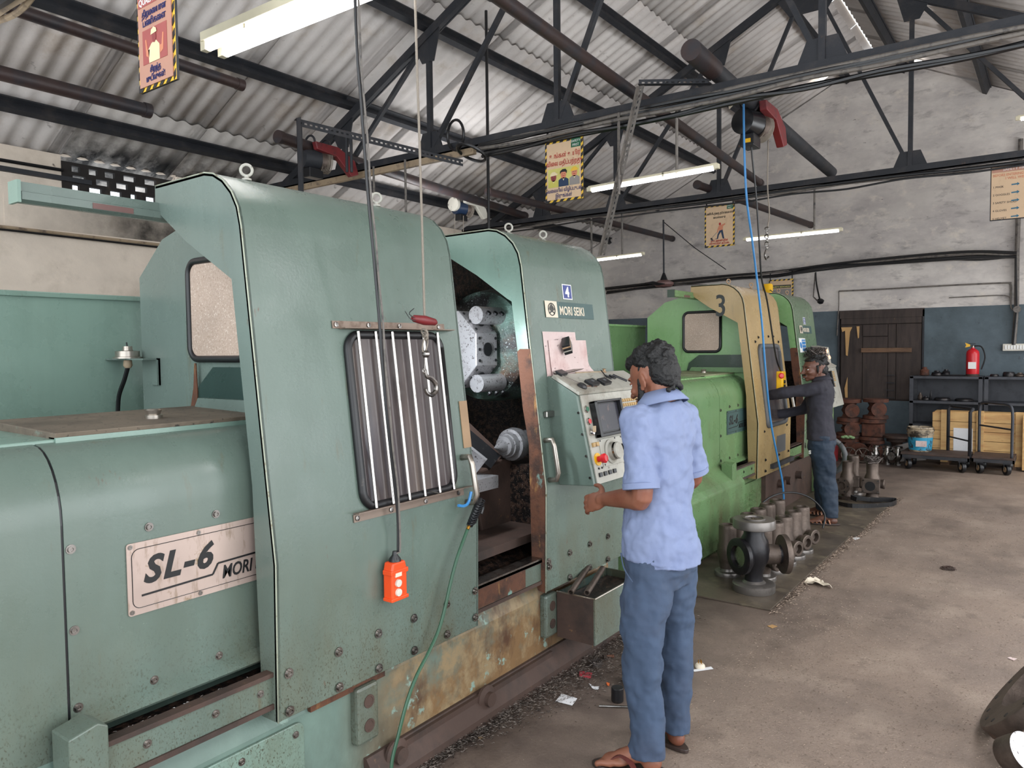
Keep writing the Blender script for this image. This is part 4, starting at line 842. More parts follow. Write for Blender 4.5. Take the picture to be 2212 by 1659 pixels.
    P_(M().prism(OUT+INL, 'y', Y1_-.012, Y1_), 'side_panel', c['door'], d)
    P_(M().tube([(x_+.002, Y0_, z_) for x_, z_ in OUT], .0025, 6), 'edge_bead', 'lit_worn_edge', d, smooth='all')
    # window
    wy0, wy1, wz0, wz1 = (1.755, 2.235, 1.058, 1.655) if near else (1.62, 2.20, .90, 1.62)
    wp = rrect(wy0, wz0, wy1, wz1, .055, 6)
    P_(M().tube([V((cx_(v), u, v))+NV*.006 for u, v in wp+[wp[0]]], .016 if near else .022, 8), 'window_gasket', 'black_rubber' if near else 'grey_rubber', d, smooth='all')
    m = M(); q = [V((cx_(v), u, v))+NV*.004 for u, v in wp]; q2 = [p+NV*.004 for p in q]; n_ = len(q)
    m.add(q+q2, [tuple(range(n_)), tuple(range(2*n_-1, n_-1, -1))]); P_(m, 'window_pane', 'pane_dark', d)
    if near:
        for (ya, yb, z, dz) in ((1.70, 2.275, 1.69, 1), (1.705, 2.285, 1.03, -1)):
            r_ = P_(pat(ya, z-.013, yb, z+.013, .003, .002), 'guard_rail', 'alu_dirty', d)
            m = M(); o = NV*.004; zz = z-.016*dz
            a_ = V((cx_(zz), ya+.03 if dz > 0 else ya, zz)); bb = V((cx_(zz), yb+.03, zz))
            m.add([a_+o, bb+o, bb+NV*.034, a_+NV*.034, a_+o+UPV*.003, bb+o+UPV*.003, bb+NV*.034+UPV*.003, a_+NV*.034+UPV*.003], [(0, 1, 2, 3), (7, 6, 5, 4), (0, 4, 5, 1), (1, 5, 6, 2), (2, 6, 7, 3), (3, 7, 4, 0)])
            P_(m, 'rail_lip', 'alu_dirty', r_)
            for y in ([1.715, 1.865, 2.02, 2.24] if dz > 0 else [1.72, 1.88, 2.06, 2.25]): P_(M().lathe([(.009, 0), (.009, .004), (.004, .005), (.001, .005)], V((cx_(z), y, z))+NV*.005, NV, 10), 'screw', 'steel', r_)
        for k in range(6):
            y = 1.795+.0825*k
            P_(M().cyl(V((cx_(1.665), y, 1.665))+NV*.024, V((cx_(1.052), y, 1.052))+NV*.024, .0065, n=10), 'guard_bar', 'chrome', d, smooth=True)
        P_(pat(2.318, 1.2, 2.366, 1.39, .003), 'brown_strip', 'wood_tape', d)
        for y, z in [(1.425, .60), (1.425, .48), (1.625, .60), (1.625, .48), (1.805, .605), (1.805, .48), (1.985, .605), (1.985, .483), (2.17, .605), (2.17, .485), (2.345, .61), (2.345, .50)]:
            P_(bolt(y, z), 'bolt', 'steel', d, smooth=True)
        P_(M().torus(V((cx_(1.06), 2.08, 1.06))+NV*.03, (0, .3, 1), .02, .0015, 14, 4), 'wire_twist', 'steel', d)
    else:
        for y, z in [(1.56, 1.66), (1.66, 1.7), (1.8, 1.71), (1.95, 1.71), (2.1, 1.71), (2.24, 1.66), (1.56, .86), (2.24, .86), (1.6, .6), (1.6, .5), (2.0, .6), (2.0, .5), (2.3, .6), (2.3, .5)]: P_(bolt(y, z, r=.009), 'bolt', 'ink', d)
        P_(pat(1.93, .62, 2.2, .78, .002), 'grey_sticker', 'grey_rubber', d)
        P_(M().box((-1.925, 1.75, .50), (-1.885, 2.4, .54)), 'door_latch_bar', 'truss', d)
        text('3', .27, (-2.305, Y0_-.001, 1.895), (1, 0, 0), (0, 0, 1), 'ink_grey', d, 'lettering', bold=.003, sx=.82)
    handle(2.30, .985, 1.165, d, 'alu' if near else 'white_paint')
    for x, y, z in ((-2.20, 1.52, 2.172), (-2.20, 2.11, 2.172)) if near else ((-2.24, 1.55, 2.178), (-2.2, 2.05, 2.174)): eyebolt(x, y, z, d, c['eye'])
    # --- right cover
    R0, R1 = 2.872, 3.66
    cv = P_(M().strip(OUT, 'y', R0, R1, .012), 'front_cover', c['cover'], smooth=True, bevel=.0025)
    m = M(); m.prism(OUT+INR, 'y', R0, R0+.012); P_(m, 'side_panel', c['cover_side'], cv)
    m = M(); m.prism([(-1.922, .457), (-1.914, .95), (-1.955, 1.32), (-1.99, 1.6), (-2.05, 1.6)]+INR[4:], 'y', R0-.003, R0); P_(m, 'rusted_edge', 'rust', cv)
    P_(M().prism(OUT+[(-2.53, 1.9), (-2.2, 1.8), (-2.2, .46)], 'y', R1-.012, R1), 'side_panel', c['cover'], cv)
    P_(M().tube([(x_+.002, R0, z_) for x_, z_ in OUT], .003, 6), 'edge_bead', 'lit_worn_edge', cv, smooth='all')
    for x, y in ((-2.24, 3.05), (-2.24, 3.36)): eyebolt(x, y, 2.176, cv, c['eye'])
    handle(2.905, .985, 1.17, cv, 'alu')
    for y, z in [(2.894, .601), (2.901, .575), (3.083, .6), (3.276, .601), (3.082, .478), (3.275, .479), (3.465, .477), (3.465, .60)]: P_(bolt(y, z), 'bolt', 'steel', cv, smooth=True)
    P_(M().box((cx_(1.29), 2.92, 1.275), (cx_(1.29)+.02, 3.0, 1.305)), 'hinge', 'steel', cv, bevel=.004)
    # badge + number sticker
    nm = '4' if near else '2'
    bd = P_(pat(3.031, 1.752, 3.494, 1.832, .003), 'badge', 'badge_dark', cv)
    P_(pat(3.031, 1.752, 3.139, 1.833, .0035), 'badge_emblem_ground', 'ink_cream', bd)
    c0 = V((cx_(1.792), 3.086, 1.792))+NV*.006
    P_(M().torus(c0, NV, .030, .0022, 24, 5), 'emblem_ring', 'ink_grey', bd)
    m = M()
    for a in (-.9, -.55, -.2, .2, .55, .9):
        m.add([c0+UPV*.031, c0+V((0, .004+a*.03, 0))-UPV*(.012-.01*abs(a)), c0+V((0, -.004+a*.03, 0))-UPV*(.012-.01*abs(a))], [(0, 1, 2)])
    for s_ in (-1, 1): m.add([c0-UPV*.004, c0+V((0, s_*.027, 0))-UPV*.018, c0+V((0, s_*.024, 0))-UPV*.024, c0-UPV*.012], [(0, 1, 2, 3)])
    P_(m, 'emblem_rays', 'ink_grey', bd)
    text('MORI SEIKI', .062, V((cx_(1.768), 3.157, 1.768))+NV*.005, (0, 1, 0), UPV, 'ink_cream', bd, 'lettering', bold=.001, sx=.8)
    ns = P_(pat(3.209, 1.848, 3.297, 1.925, .002), 'number_sticker', 'white', cv); P_(pat(3.215, 1.853, 3.291, 1.920, .0026), 'sticker_ground', 'blue_sticker', ns)
    text(nm, .07, V((cx_(1.865), 3.234, 1.862))+NV*.004, (0, 1, 0), UPV, 'white', ns, 'lettering', bold=.003)
    if not near:
        s_ = P_(pat(2.96, 1.55, 3.2, 1.70, .002), 'safety_sticker', 'white', cv)
        P_(pat(3.06, 1.565, 3.19, 1.685, .003), 'blue_block', 'skyblue', s_)
        P_(M().cyl(V((cx_(1.625), 3.01, 1.625))+NV*.002, V((cx_(1.625), 3.01, 1.625))+NV*.004, .034, n=20), 'blue_disc', 'skyblue', s_)
        for k in range(3): text('SAFETY GLASSES'[:13] if k == 1 else 'MUST BE WORN', .017, V((cx_(1.66-.035*k), 3.067, 1.66-.035*k))+NV*.005, (0, 1, 0), UPV, 'white', s_, 'lettering')
        be = P_(M().lathe([(.06, 0), (.065, .01), (.055, .03), (.055, .11), (.045, .125), (.001, .125)], (-2.4, 3.2, 2.176), (0, 0, 1), 20), 'beacon_lamp', 'yellow', cv, smooth=True)
        P_(M().tube([(-2.3, 3.05, 2.2), (-2.38, 3.2, 2.24), (-2.3, 3.36, 2.2)], .006, 5), 'beacon_wire', 'cable_grey', cv)
    # inner walls and tail cover
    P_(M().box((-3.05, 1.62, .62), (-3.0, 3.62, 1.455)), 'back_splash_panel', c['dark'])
    P_(M().box((-2.66, 2.2, 1.84), (-2.63, 3.64, 2.16)), 'upper_hood', 'black_grime')
    P_(M().box((-3.0, 3.5, .6), (-2.1, 3.62, 1.45)), 'inner_end_wall', 'black_grime')
    P_(M().prism([(-3.0, 1.0), (-2.1, .58), (-2.0, .58), (-2.0, .56), (-3.0, .56)], 'y', 1.7, 3.6), 'chip_chute', 'black_grime')
    P_(M().box((-3.0, 3.66, .1), (-2.13, 4.0, .93)), 'tail_cover', c['plain'], bevel=.02)
    if near:
        # turret drum with tool plates
        dr = P_(M().lathe([(.12, -.02), (.24, 0), (.285, .03), (.30, .10), (.30, .38), (.27, .42)], (-2.47, 3.08, 1.62), (0, 1, 0), 40), 'turret_drum', 'drum', smooth=True)
        P_(M().lathe([(.022, -.02), (.026, 0)], (-2.37, 3.07, 1.70), (0, 1, 0), 12), 'cap_screw', 'drum', dr, smooth=True)
        oc = [(-2.50+.21*cos(pi/8+pi/4*i), 1.60+.21*sin(pi/8+pi/4*i)) for i in range(8)]
        tb = P_(M().prism(oc, 'y', 2.86, 3.03), 'turret_head', 'steel_bright', bevel=.004)
        for i in range(8):
            a = pi/4*i; cxx = V((-2.50+.197*cos(a), 2.945, 1.60+.197*sin(a))); nrm = V((cos(a), 0, sin(a))); tg = V((-sin(a), 0, cos(a)))
            P_(M().cyl(cxx, cxx+nrm*.004, .034, n=16), 'tool_bore', 'ink', tb)
            for sy in (-1, 1):
                for st_ in (-1, 0, 1): P_(M().cyl(cxx+V((0, .065*sy, 0))+tg*.055*st_, cxx+V((0, .065*sy, 0))+tg*.055*st_+nrm*.004, .0075, n=8), 'tapped_hole', 'ink', tb)
        for a, l_ in ((pi/4, .1), (-pi/4, .07)):
            nrm = V((cos(a), 0, sin(a))); c1 = V((-2.50, 2.93, 1.60))+nrm*.2
            hd = P_(M().cyl(c1+V((0, -.04, 0))+nrm*.04, c1+V((0, .15, 0))+nrm*.04, .045, n=18), 'tool_holder', 'steel_bright', smooth=True)
            for k in range(3): P_(M().cyl(c1+V((0, .0+.055*k, 0))+nrm*.078+V((.02, 0, -.02)), c1+V((0, .0+.055*k, 0))+nrm*.088+V((.02, 0, -.02)), .013, n=10), 'clamp_screw', 'ink', hd)
        _l = area('machine_work_lamp', (-2.18, 2.50, 1.62), (-2.42, 3.0, 1.25), .05, .20, 8, (.86, .93, 1)); _l.parent = None
        # slanted ways and telescopic cover
        w_ = M(); beam(w_, (-2.62, 2.75, 1.36), (-2.30, 2.98, 1.02), .10, .05, (1, 0, 0)); P_(w_, 'slant_way', 'black_rubber')
        w_ = M(); beam(w_, (-2.70, 2.90, 1.40), (-2.36, 3.10, 1.02), .05, .05, (1, 0, 0)); P_(w_, 'slant_way', 'rust_dark')
        w_ = M(); beam(w_, (-2.66, 2.60, 1.32), (-2.30, 2.82, .98), .24, .02, (0, 1, 0)); P_(w_, 'telescopic_cover', 'steel_bright')
        # tailstock
        ts = P_(M().lathe([(.001, 0), (.028, .05), (.032, .075), (.05, .08), (.055, .10), (.062, .102), (.068, .13), (.082, .135), (.088, .17), (.082, .20), (.064, .205), (.064, .5)], (-2.28, 2.96, 1.105), (0, 1, 0), 28), 'tailstock_centre', 'steel_bright', smooth=True)
        P_(M().prism([(-2.45, .98), (-2.12, 1.02), (-2.10, .7), (-2.45, .62)], 'y', 3.12, 3.6), 'tailstock_body', 'black_grime', ts)
        P_(M().prism([(2.80, .99), (3.12, 1.03), (3.40, .80), (3.32, .60), (2.9, .62)], 'x', -2.50, -2.30), 'saddle_casting', 'rust_dark', bevel=.01)
        P_(M().box((-2.36, 2.66, .93), (-2.18, 2.86, .99)), 'tool_block', 'steel_bright')
        P_(M().box((-2.3, 2.5, .66), (-2.06, 3.4, .70)), 'way_ledge', 'rust_dark', None); 
    else:
        for k in range(7):
            P_(M().prism([(-2.4, .7), (-2.4, 1.85), (-2.385, 1.85), (-2.385, .7)], 'y', 2.4+.17*k, 2.41+.17*k+.15), 'bellows_panel', 'pipe_brown')
        P_(M().cyl((-2.3, 2.5, .85), (-2.3, 3.2, .85), .08, n=16), 'spindle_shaft', 'cast', smooth=True)
    # --- operator console
    ym, yM = 2.985, 3.70
    cp = [(-1.912, .95), (-1.717, .962), (-1.811, 1.383), (-1.965, 1.468), (-2.0, 1.468)]
    k = P_(M().prism(cp, 'y', ym, yM), 'operator_console', c['cover'], bevel=.005)
    pb_ = V((-1.717, 0, .962)); pd = V((-1.811+1.717, 0, 1.383-.962)); H_ = pd.length; pd.normalize(); pn = V((1, 0, -pd.x/pd.z)).normalized()
    def F(y, v, o=0): return V((pb_.x, y, pb_.z))+pd*v+pn*o
    def fplate(y0, v0, y1, v1, t, o=.001):
        p = [F(y, v, oo) for oo in (o, o+t) for y, v in ((y0, v0), (y1, v0), (y1, v1), (y0, v1))]
        return M().add(p, [(0, 1, 2, 3), (7, 6, 5, 4), (0, 4, 5, 1), (1, 5, 6, 2), (2, 6, 7, 3), (3, 7, 4, 0)])
    fp = P_(fplate(ym+.02, .005, yM-.01, H_-.005, .006), 'control_face', 'panel_grey', k)
    sc0 = P_(fplate(3.068, .215, 3.335, .390, .012, .007), 'screen_bezel', 'plastic_black', k, bevel=.004)
    bz = fplate(3.068, .215, 3.335, .232, .028, .012)
    for a_ in ((3.068, .378, 3.335, .390), (3.068, .215, 3.090, .390), (3.318, .215, 3.335, .390)): bz.v += []; t_ = fplate(*a_, .03, .012); bz.add(t_.v, t_.f)
    P_(bz, 'bezel_rim', 'plastic_black', k, bevel=.003)
    P_(fplate(3.098, .24, 3.31, .372, .002, .019), 'screen', 'screen', k)
    key = None
    for r_ in range(7):
        for c_ in range(9):
            yy = 3.352+.0235*c_; vv = .385-.0235*r_-(.012 if r_ > 4 else 0)
            if yy > yM-.03 or (r_ > 4 and c_ > 5): continue
            if key is None:
                key = P_(fplate(yy, vv-.016, yy+.017, vv, .008, .007), 'key', 'key', k, bevel=.002); k0 = (yy, vv)
            else:
                o = key.copy(); C.objects.link(o); dlt = F(yy, vv)-F(*k0); o.location = dlt
    for v_, col in ((.358, 'sign_green'), (.300, 'red'), ):
        P_(M().lathe([(.017, 0), (.017, .006), (.013, .01), (.012, .01)], F(3.030, v_, .007), pn, 16), 'button_ring', 'chrome', k, smooth=True)
        P_(M().lathe([(.012, 0), (.012, .012), (.001, .013)], F(3.030, v_, .007), pn, 14), 'push_button', col, k, smooth=True)
    ks = P_(M().lathe([(.014, 0), (.014, .014), (.009, .02), (.001, .02)], F(3.030, .245, .007), pn, 14), 'key_switch', 'chrome', k, smooth=True)
    P_(M().box((-.004, -.012, 0), (.004, .012, .03), None, F(3.037, .245, .025)), 'key_grip', 'cable_brown', k, bevel=.003)
    for q in range(2): P_(fplate(3.020+.03*q, .178, 3.044+.03*q, .198, .012, .006), 'rocker_switch', 'key', k, bevel=.002)
    P_(fplate(3.085, .075, 3.345, .208, .004, .007), 'dial_plate', 'panel_grey', k, bevel=.002)
    P_(M().lathe([(.058, 0), (.058, .008), (.046, .012), (.044, .02), (.040, .045), (.038, .05), (.001, .05)], F(3.175, .140, .010), pn, 28), 'hand_wheel', 'panel_grey', k, smooth=True)
    P_(M().lathe([(.041, .010), (.043, .022), (.041, .04)], F(3.175, .140, .012), pn, 28), 'knurled_band', 'steel', k, smooth=True)
    P_(M().lathe([(.006, 0), (.016, .008), (.018, .03), (.012, .034)], F(3.285, .150, .010), pn, 12), 'selector_knob', 'plastic_black', k, smooth=True)
    P_(M().lathe([(.030, 0), (.030, .004), (.020, .005)], F(3.047, .118, .007), pn, 22), 'stop_collar', 'yellow', k, smooth=True)
    P_(M().lathe([(.014, 0), (.014, .02), (.021, .025), (.023, .04), (.016, .048), (.001, .05)], F(3.047, .118, .008), pn, 22), 'emergency_stop', 'red', k, smooth=True)
    for q, (yy, vv) in enumerate(((3.095, .20), (3.24, .20), (3.30, .20), (3.335, .195), (3.10, .085), (3.33, .085), (3.04, .075), (3.07, .075))): P_(M().lathe([(.005, 0), (.005, .004), (.001, .004)], F(yy, vv, .008), pn, 8), 'screw', 'ink', k)
    for q in range(4): P_(fplate(3.03+.045*q, .035, 3.055+.045*q, .055, .01, .006), 'toggle', 'plastic_black', k, bevel=.002)
    for zz in (0, 1, 2, 3): P_(M().lathe([(.006, 0), (.006, .004), (.001, .004)], V((-1.80+.02*zz, ym-.001, 1.30-.1*zz)), (0, -1, 0), 8), 'side_screw', 'steel', k)
    P_(M().prism([(-1.95, 1.462), (-1.94, 1.475), (-1.795, 1.396), (-1.80, 1.382)], 'y', ym, yM), 'desk_top', 'panel_grey', k)
    if not near:
        for yy, v_ in ((3.28, 0), (3.30, .07)):
            P_(M().lathe([(.02, 0), (.018, .012), (.001, .016)], V((-1.86+v_*.3, yy+.25, 1.56-v_)), (1, 0, .3), 14), 'indicator_lamp', 'lamp_red', k, smooth=True)
        P_(M().prism([(-2.0, 1.46), (-1.85, 1.42), (-1.88, 1.60), (-1.99, 1.62)], 'y', 3.4, yM), 'lamp_box', 'panel_grey', k)
        P_(M().box((-2.0, 3.35, 0), (-1.80, 3.62, .95)), 'console_pedestal', c['plain'], k, bevel=.01)
        P_(M().torus((-1.9, 3.72, .38), (0, 1, 0), .2, .03, 20, 8), 'rear_guard_hoop', 'grey_rubber', smooth='all')
    CH[root_name+str(near)] = T
    return T
c4 = dict(near=True, base='teal_worn', plain='teal_grey', lite='teal_light', rail='teal', main='teal', dusty='teal_dusty', guard='teal_grey', dark='teal_dark', cab='teal_light', door='teal', door_side='teal_grey', cover='teal', cover_side='teal_light', eye='panel_grey', plate='name_plate')  # cabinet's lighter teal makes up in colour for light that misses it
c3 = dict(near=False, base='green', plain='green', lite='green_light', rail='green', main='green', dusty='green_dusty', guard='green_light', dark='green_dark', cab='green', door='beige', door_side='beige', cover='green_grey', cover_side='green_light', eye='wood_tape', plate='badge_dark')
lathe_machine('turning_lathe', (0, 0, 0), 'large grey-green turning lathe numbered 4, nearest the camera', c4)
lathe_machine('turning_lathe', (-.19, 5.12, -.02), 'bright green turning lathe with a beige sliding door numbered 3', c3)
# ================================================================ THINGS HUNG, LYING AND STANDING AROUND
def PT(o, m, name, mt, par=None, **k): return m.build(name, mt, parent=par or o, **k)
# orange pendant
t = thing('hoist_pendant', (-1.86, 1.855, .79), 'orange two-button hoist pendant hanging before the near machine door', 'hoist pendant')
c = V((-1.87, 1.855, .785))
PT(t, M().prism([(1.818, .725), (1.892, .725), (1.892, .83), (1.885, .858), (1.825, .858), (1.818, .83)], 'x', -1.90, -1.855), 'body', 'orange', bevel=.006)
PT(t, M().box((-1.897, 1.813, .722), (-1.852, 1.897, .735)), 'rib', 'orange', bevel=.003); PT(t, M().box((-1.897, 1.813, .815), (-1.852, 1.897, .832)), 'rib', 'orange', bevel=.003)
for z in (.752, .785): PT(t, M().lathe([(.014, 0), (.013, .007), (.001, .008)], (-1.855, 1.846, z), (1, 0, 0), 16), 'push_button', 'hoist_white', smooth=True)
PT(t, M().box((-1.856, 1.832, .808), (-1.851, 1.862, .822)), 'label_plate', 'ink_cream')
PT(t, M().lathe([(.022, 0), (.02, .01), (.01, .022), (.008, .035)], (-1.877, 1.855, .858), (0, 0, 1), 14), 'cable_boot', 'cable_black', smooth=True)
cp = smooth_path([at(px, py, x=-1.877) for px, py in ((860, 1205), (859, 1110), (845, 985), (831, 850), (820, 700), (808, 560), (795, 420), (780, 220), (768, 40))]+[V((-1.9, 1.75, 3.4))], 5)
cp[0] = V((-1.877, 1.855, .885))
PT(t, M().tube(cp, .0055, 6), 'cable', 'cable_black', smooth=True)
PT(t, M().tube([p+V((.006, .009*min(1, i/12)+.002*sin(i), 0)) for i, p in enumerate(cp)], .004, 6), 'strain_wire', 'cable_grey', smooth=True)
# rope hook before the door window
t = thing('rope_hook', (-1.87, 2.01, 1.6), 'steel crane hook on a rope with a red grip, before the barred window', 'crane hook')
rp = [at(px, py, x=-1.885) for px, py in ((896, -30), (900, 120), (906, 300), (912, 500), (917, 688))]
PT(t, M().tube([V((-1.9, 1.98, 3.4))]+rp, .0045, 6), 'rope', 'rope', smooth=True)
g = at(917, 692, x=-1.88)
PT(t, M().lathe([(.006, -.06), (.013, -.05), (.018, 0), (.013, .05), (.006, .06)], g, (0.1, 1, -.12), 14), 'red_grip', 'red_dark', smooth=True)
k1 = at(921, 718, x=-1.88); m = M()
for i in range(4): m.torus(k1+V((0, .004*i-.01, -.006*i)), (.3*i, 1, .5*(-1)**i), .013, .004, 12, 5)
PT(t, m, 'knot', 'rope')
PT(t, M().tube(smooth_path([g+V((0, -.03, 0)), g+V((.01, -.09, .02)), g+V((.02, -.075, .04))], 3), .0015, 4).tube(smooth_path([g+V((0, -.03, 0)), g+V((.01, -.08, 0)), g+V((.0, -.10, .03))], 3), .0015, 4), 'loose_wires', 'cable_black')
PT(t, M().tube(smooth_path([k1, at(914, 740, x=-1.88), at(913, 758, x=-1.88), at(922, 765, x=-1.88)], 4), .003, 5).tube(smooth_path([k1, at(924, 740, x=-1.88), at(918, 762, x=-1.88)], 4), .003, 5), 'rope_loop', 'rope')
PT(t, M().lathe([(.004, -.014), (.013, -.008), (.014, .008), (.004, .014)], at(919, 765, x=-1.88), (.2, 1, 0), 10), 'swivel', 'steel', smooth=True)
PT(t, M().tube([at(918, 768, x=-1.88), at(917, 800, x=-1.88)], .003, 5), 'link', 'steel')
hk = smooth_path([at(px, py, x=-1.88) for px, py in ((918, 800), (921, 812), (932, 818), (941, 830), (941, 845), (932, 853), (922, 848), (918, 838))], 4)
rr = [.006+.0045*sin(pi*min(1, i/len(hk)*1.1)) for i in range(len(hk))]; rr[-1] = .002
PT(t, M().tube(hk, rr, 8).torus(at(917, 801, x=-1.88), (1, 0, .2), .009, .004, 14, 6), 'hook', 'steel', smooth=True)
# air gun and green hose
t = thing('air_gun', (-1.87, 2.28, .95), 'black air blow gun with green hose hung on the door handle', 'air gun')
PT(t, M().tube([at(1036, 1075, x=-1.86), at(1032, 1095, x=-1.86), at(1014, 1136, x=-1.86)], [.012, .017, .013], 8), 'grip', 'plastic_black', smooth='all')
m = M()
for i in range(9): a_ = at(1038-2.4*i, 1085+5.5*i, x=-1.85); m.torus(a_, (0, -.4, 1), .017, .003, 12, 5)
PT(t, m, 'grip_ribs', 'plastic_black')
PT(t, M().tube(smooth_path([at(1040, 1080, x=-1.86), at(1044, 1095, x=-1.86), at(1040, 1110, x=-1.86)], 3), .006, 6), 'lever', 'plastic_black')
PT(t, M().tube(smooth_path([at(1018, 1062, x=-1.86), at(1012, 1085, x=-1.86), at(1002, 1093, x=-1.86), at(990, 1092, x=-1.86)], 4), .006, 6), 'blue_clip', 'hose_blue')
PT(t, M().cyl(at(1014, 1134, x=-1.86), at(1010, 1143, x=-1.86), .007, n=10), 'brass_nut', 'brass')
hpts = [at(px, py, x=-1.865) for px, py in ((1011, 1141), (1000, 1170), (986, 1210), (973, 1260), (962, 1310), (948, 1360), (928, 1405), (900, 1460), (878, 1520), (860, 1590), (846, 1650))]+[V((-1.84, 1.77, .03)), V((-1.75, 1.6, .012)), V((-1.6, 1.3, .012))]
PT(t, M().tube(smooth_path(hpts, 5), .0065, 8), 'hose', 'hose_green', smooth=True)
# drawing sheets and black clip block
def curl(poly_y0, z0, y1, z1, off, bend=0):
    m = M(); n = 10; vs = []
    for i in range(n+1):
        z = z1+(z0-z1)*i/n; sh = bend*max(0, (i/n-.6))**2
        for y in (poly_y0, y1+sh*1.6): vs.append(V((cx_(z), y, z))+NV*(off+.10*bend*max(0, i/n-.55)**2+.002))
    fs = [(2*i, 2*i+1, 2*i+3, 2*i+2) for i in range(n)]
    return m.add(vs, fs)
t = thing('drawing_sheet', (-2.0, 3.1, 1.5), 'larger oily pink drawing sheet stuck behind the other, above console', 'paper sheet')
o = PT(t, curl(2.985, 1.455, 3.285, 1.682, .001), 'sheet', 'paper'); o.modifiers.new('s', 'SOLIDIFY').thickness = .0008
t = thing('drawing_sheet', (-1.99, 3.2, 1.5), 'front oily pink drawing sheet curling over the console top', 'paper sheet')
o = PT(t, curl(3.02, 1.455, 3.375, 1.640, .006, .35), 'sheet', 'paper'); o.modifiers.new('s', 'SOLIDIFY').thickness = .0008
t = thing('magnet_block', (-1.99, 3.16, 1.6), 'small black box-shaped magnet with a gold band on the sheets', 'magnet')
q = V((cx_(1.61), 3.15, 1.61))+NV*.03; R_ = Matrix.Rotation(.6, 3, 'X') @ Matrix.Rotation(.5, 3, 'Z')
PT(t, M().box((-.02, -.04, -.028), (.02, .04, .028), R_, q), 'box_body', 'plastic_black', bevel=.002)
PT(t, M().box((-.0205, -.0405, .008), (.0205, .0405, .016), R_, q), 'gold_band', 'wood_tape')
PT(t, M().box((-.0205, -.0405, -.012), (.0205, .0405, -.006), R_, q), 'grey_band', 'panel_grey')
# things on the console top: slope from (-1.811,1.383) to (-1.965,1.468)
DS = (1.468-1.383)/(-1.965+1.811)
def dk(x, y, o=0): return V((x, y, 1.398+DS*(x+1.811)+o))
DR = Matrix.Rotation(math.atan(-DS), 3, 'Y')
def ditem(name, label, cat, x, y, lx, ly, lz, rz, m, extra=None):
    t = thing(name, dk(x, y), label, cat, 'tools left on the console top')
    R_ = DR @ Matrix.Rotation(rz, 3, 'Z')
    PT(t, M().box((-lx/2, -ly/2, 0), (lx/2, ly/2, lz), R_, dk(x, y, .002)), 'body', m, bevel=.003)
    if extra: extra(t, R_, dk(x, y, .002))
    return t
def gaugecase(t, R_, o): PT(t, M().box((-.06, -.036, .001), (-.028, .036, .013), R_, o), 'steel_tongue', 'panel_grey'); PT(t, M().box((-.01, -.01, .0201), (.005, .012, .0215), R_, o), 'label', 'grey_rubber')
ditem('gauge_case', 'black gauge case with a grey lid, left of the pair on the console', 'gauge case', -1.85, 3.19, .05, .085, .02, .1, 'plastic_black', gaugecase)
ditem('gauge_case', 'black gauge case with a grey lid, right of the pair on the console', 'gauge case', -1.85, 3.31, .05, .085, .02, .1, 'plastic_black', gaugecase)
ditem('black_caliper_head', 'black digital caliper lying along the console back edge', 'caliper', -1.945, 3.06, .04, .07, .016, .15, 'plastic_black',
      lambda t, R_, o: PT(t, M().box((-.008, .03, .004), (.008, .40, .008), R_, o), 'steel_blade', 'steel'))
t = thing('rubber_puck', dk(-1.835, 3.07), 'round black rubber puck near the console left corner', 'rubber puck')
PT(t, M().lathe([(.024, 0), (.026, .01), (.018, .02), (.001, .022)], dk(-1.835, 3.07, .001), DR @ V((0, 0, 1)), 16), 'puck_body', 'black_rubber', smooth=True)
t = thing('spectacles', dk(-1.88, 3.44), 'black folded spectacles on the console top', 'spectacles')
for q in (-.022, .022): PT(t, M().torus(dk(-1.88, 3.44+q, .014), (.5, .1, 1), .018, .004, 14, 6), 'lens_rim', 'plastic_black')
PT(t, M().tube([dk(-1.88, 3.40, .012), dk(-1.93, 3.43, .02)], .003, 5), 'arm', 'plastic_black')
t = thing('marker_pen', dk(-1.86, 3.53), 'black marker pen right of the spectacles', 'pen')
PT(t, M().cyl(dk(-1.90, 3.50, .01), dk(-1.84, 3.545, .01), .007, n=10), 'barrel', 'plastic_black')
for i, (a, b, r, mm) in enumerate((((-1.96, 3.02), (-1.86, 3.09), .004, 'steel'), ((-1.945, 3.2), (-1.94, 3.47), .004, 'cable_brown'), ((-1.835, 3.10), (-1.825, 3.2), .004, 'rust'))):
    t = thing('steel_rod', dk(*a), ['thin steel scriber at the console left edge', 'thin brown rod along the console back edge', 'short rusty rod in front of the gauge cases'][i], 'rod')
    PT(t, M().cyl(dk(*a, .006), dk(*b, .006), r, n=8), 'shaft', mm)
t = thing('thread_spool', dk(-1.94, 3.48), 'small pale spool at the back of the console top', 'spool')
PT(t, M().lathe([(.012, 0), (.014, .004), (.008, .006), (.008, .018), (.014, .02), (.001, .022)], dk(-1.94, 3.48, .001), (0, 0, 1), 12), 'spool_body', 'wood_tape', smooth=True)
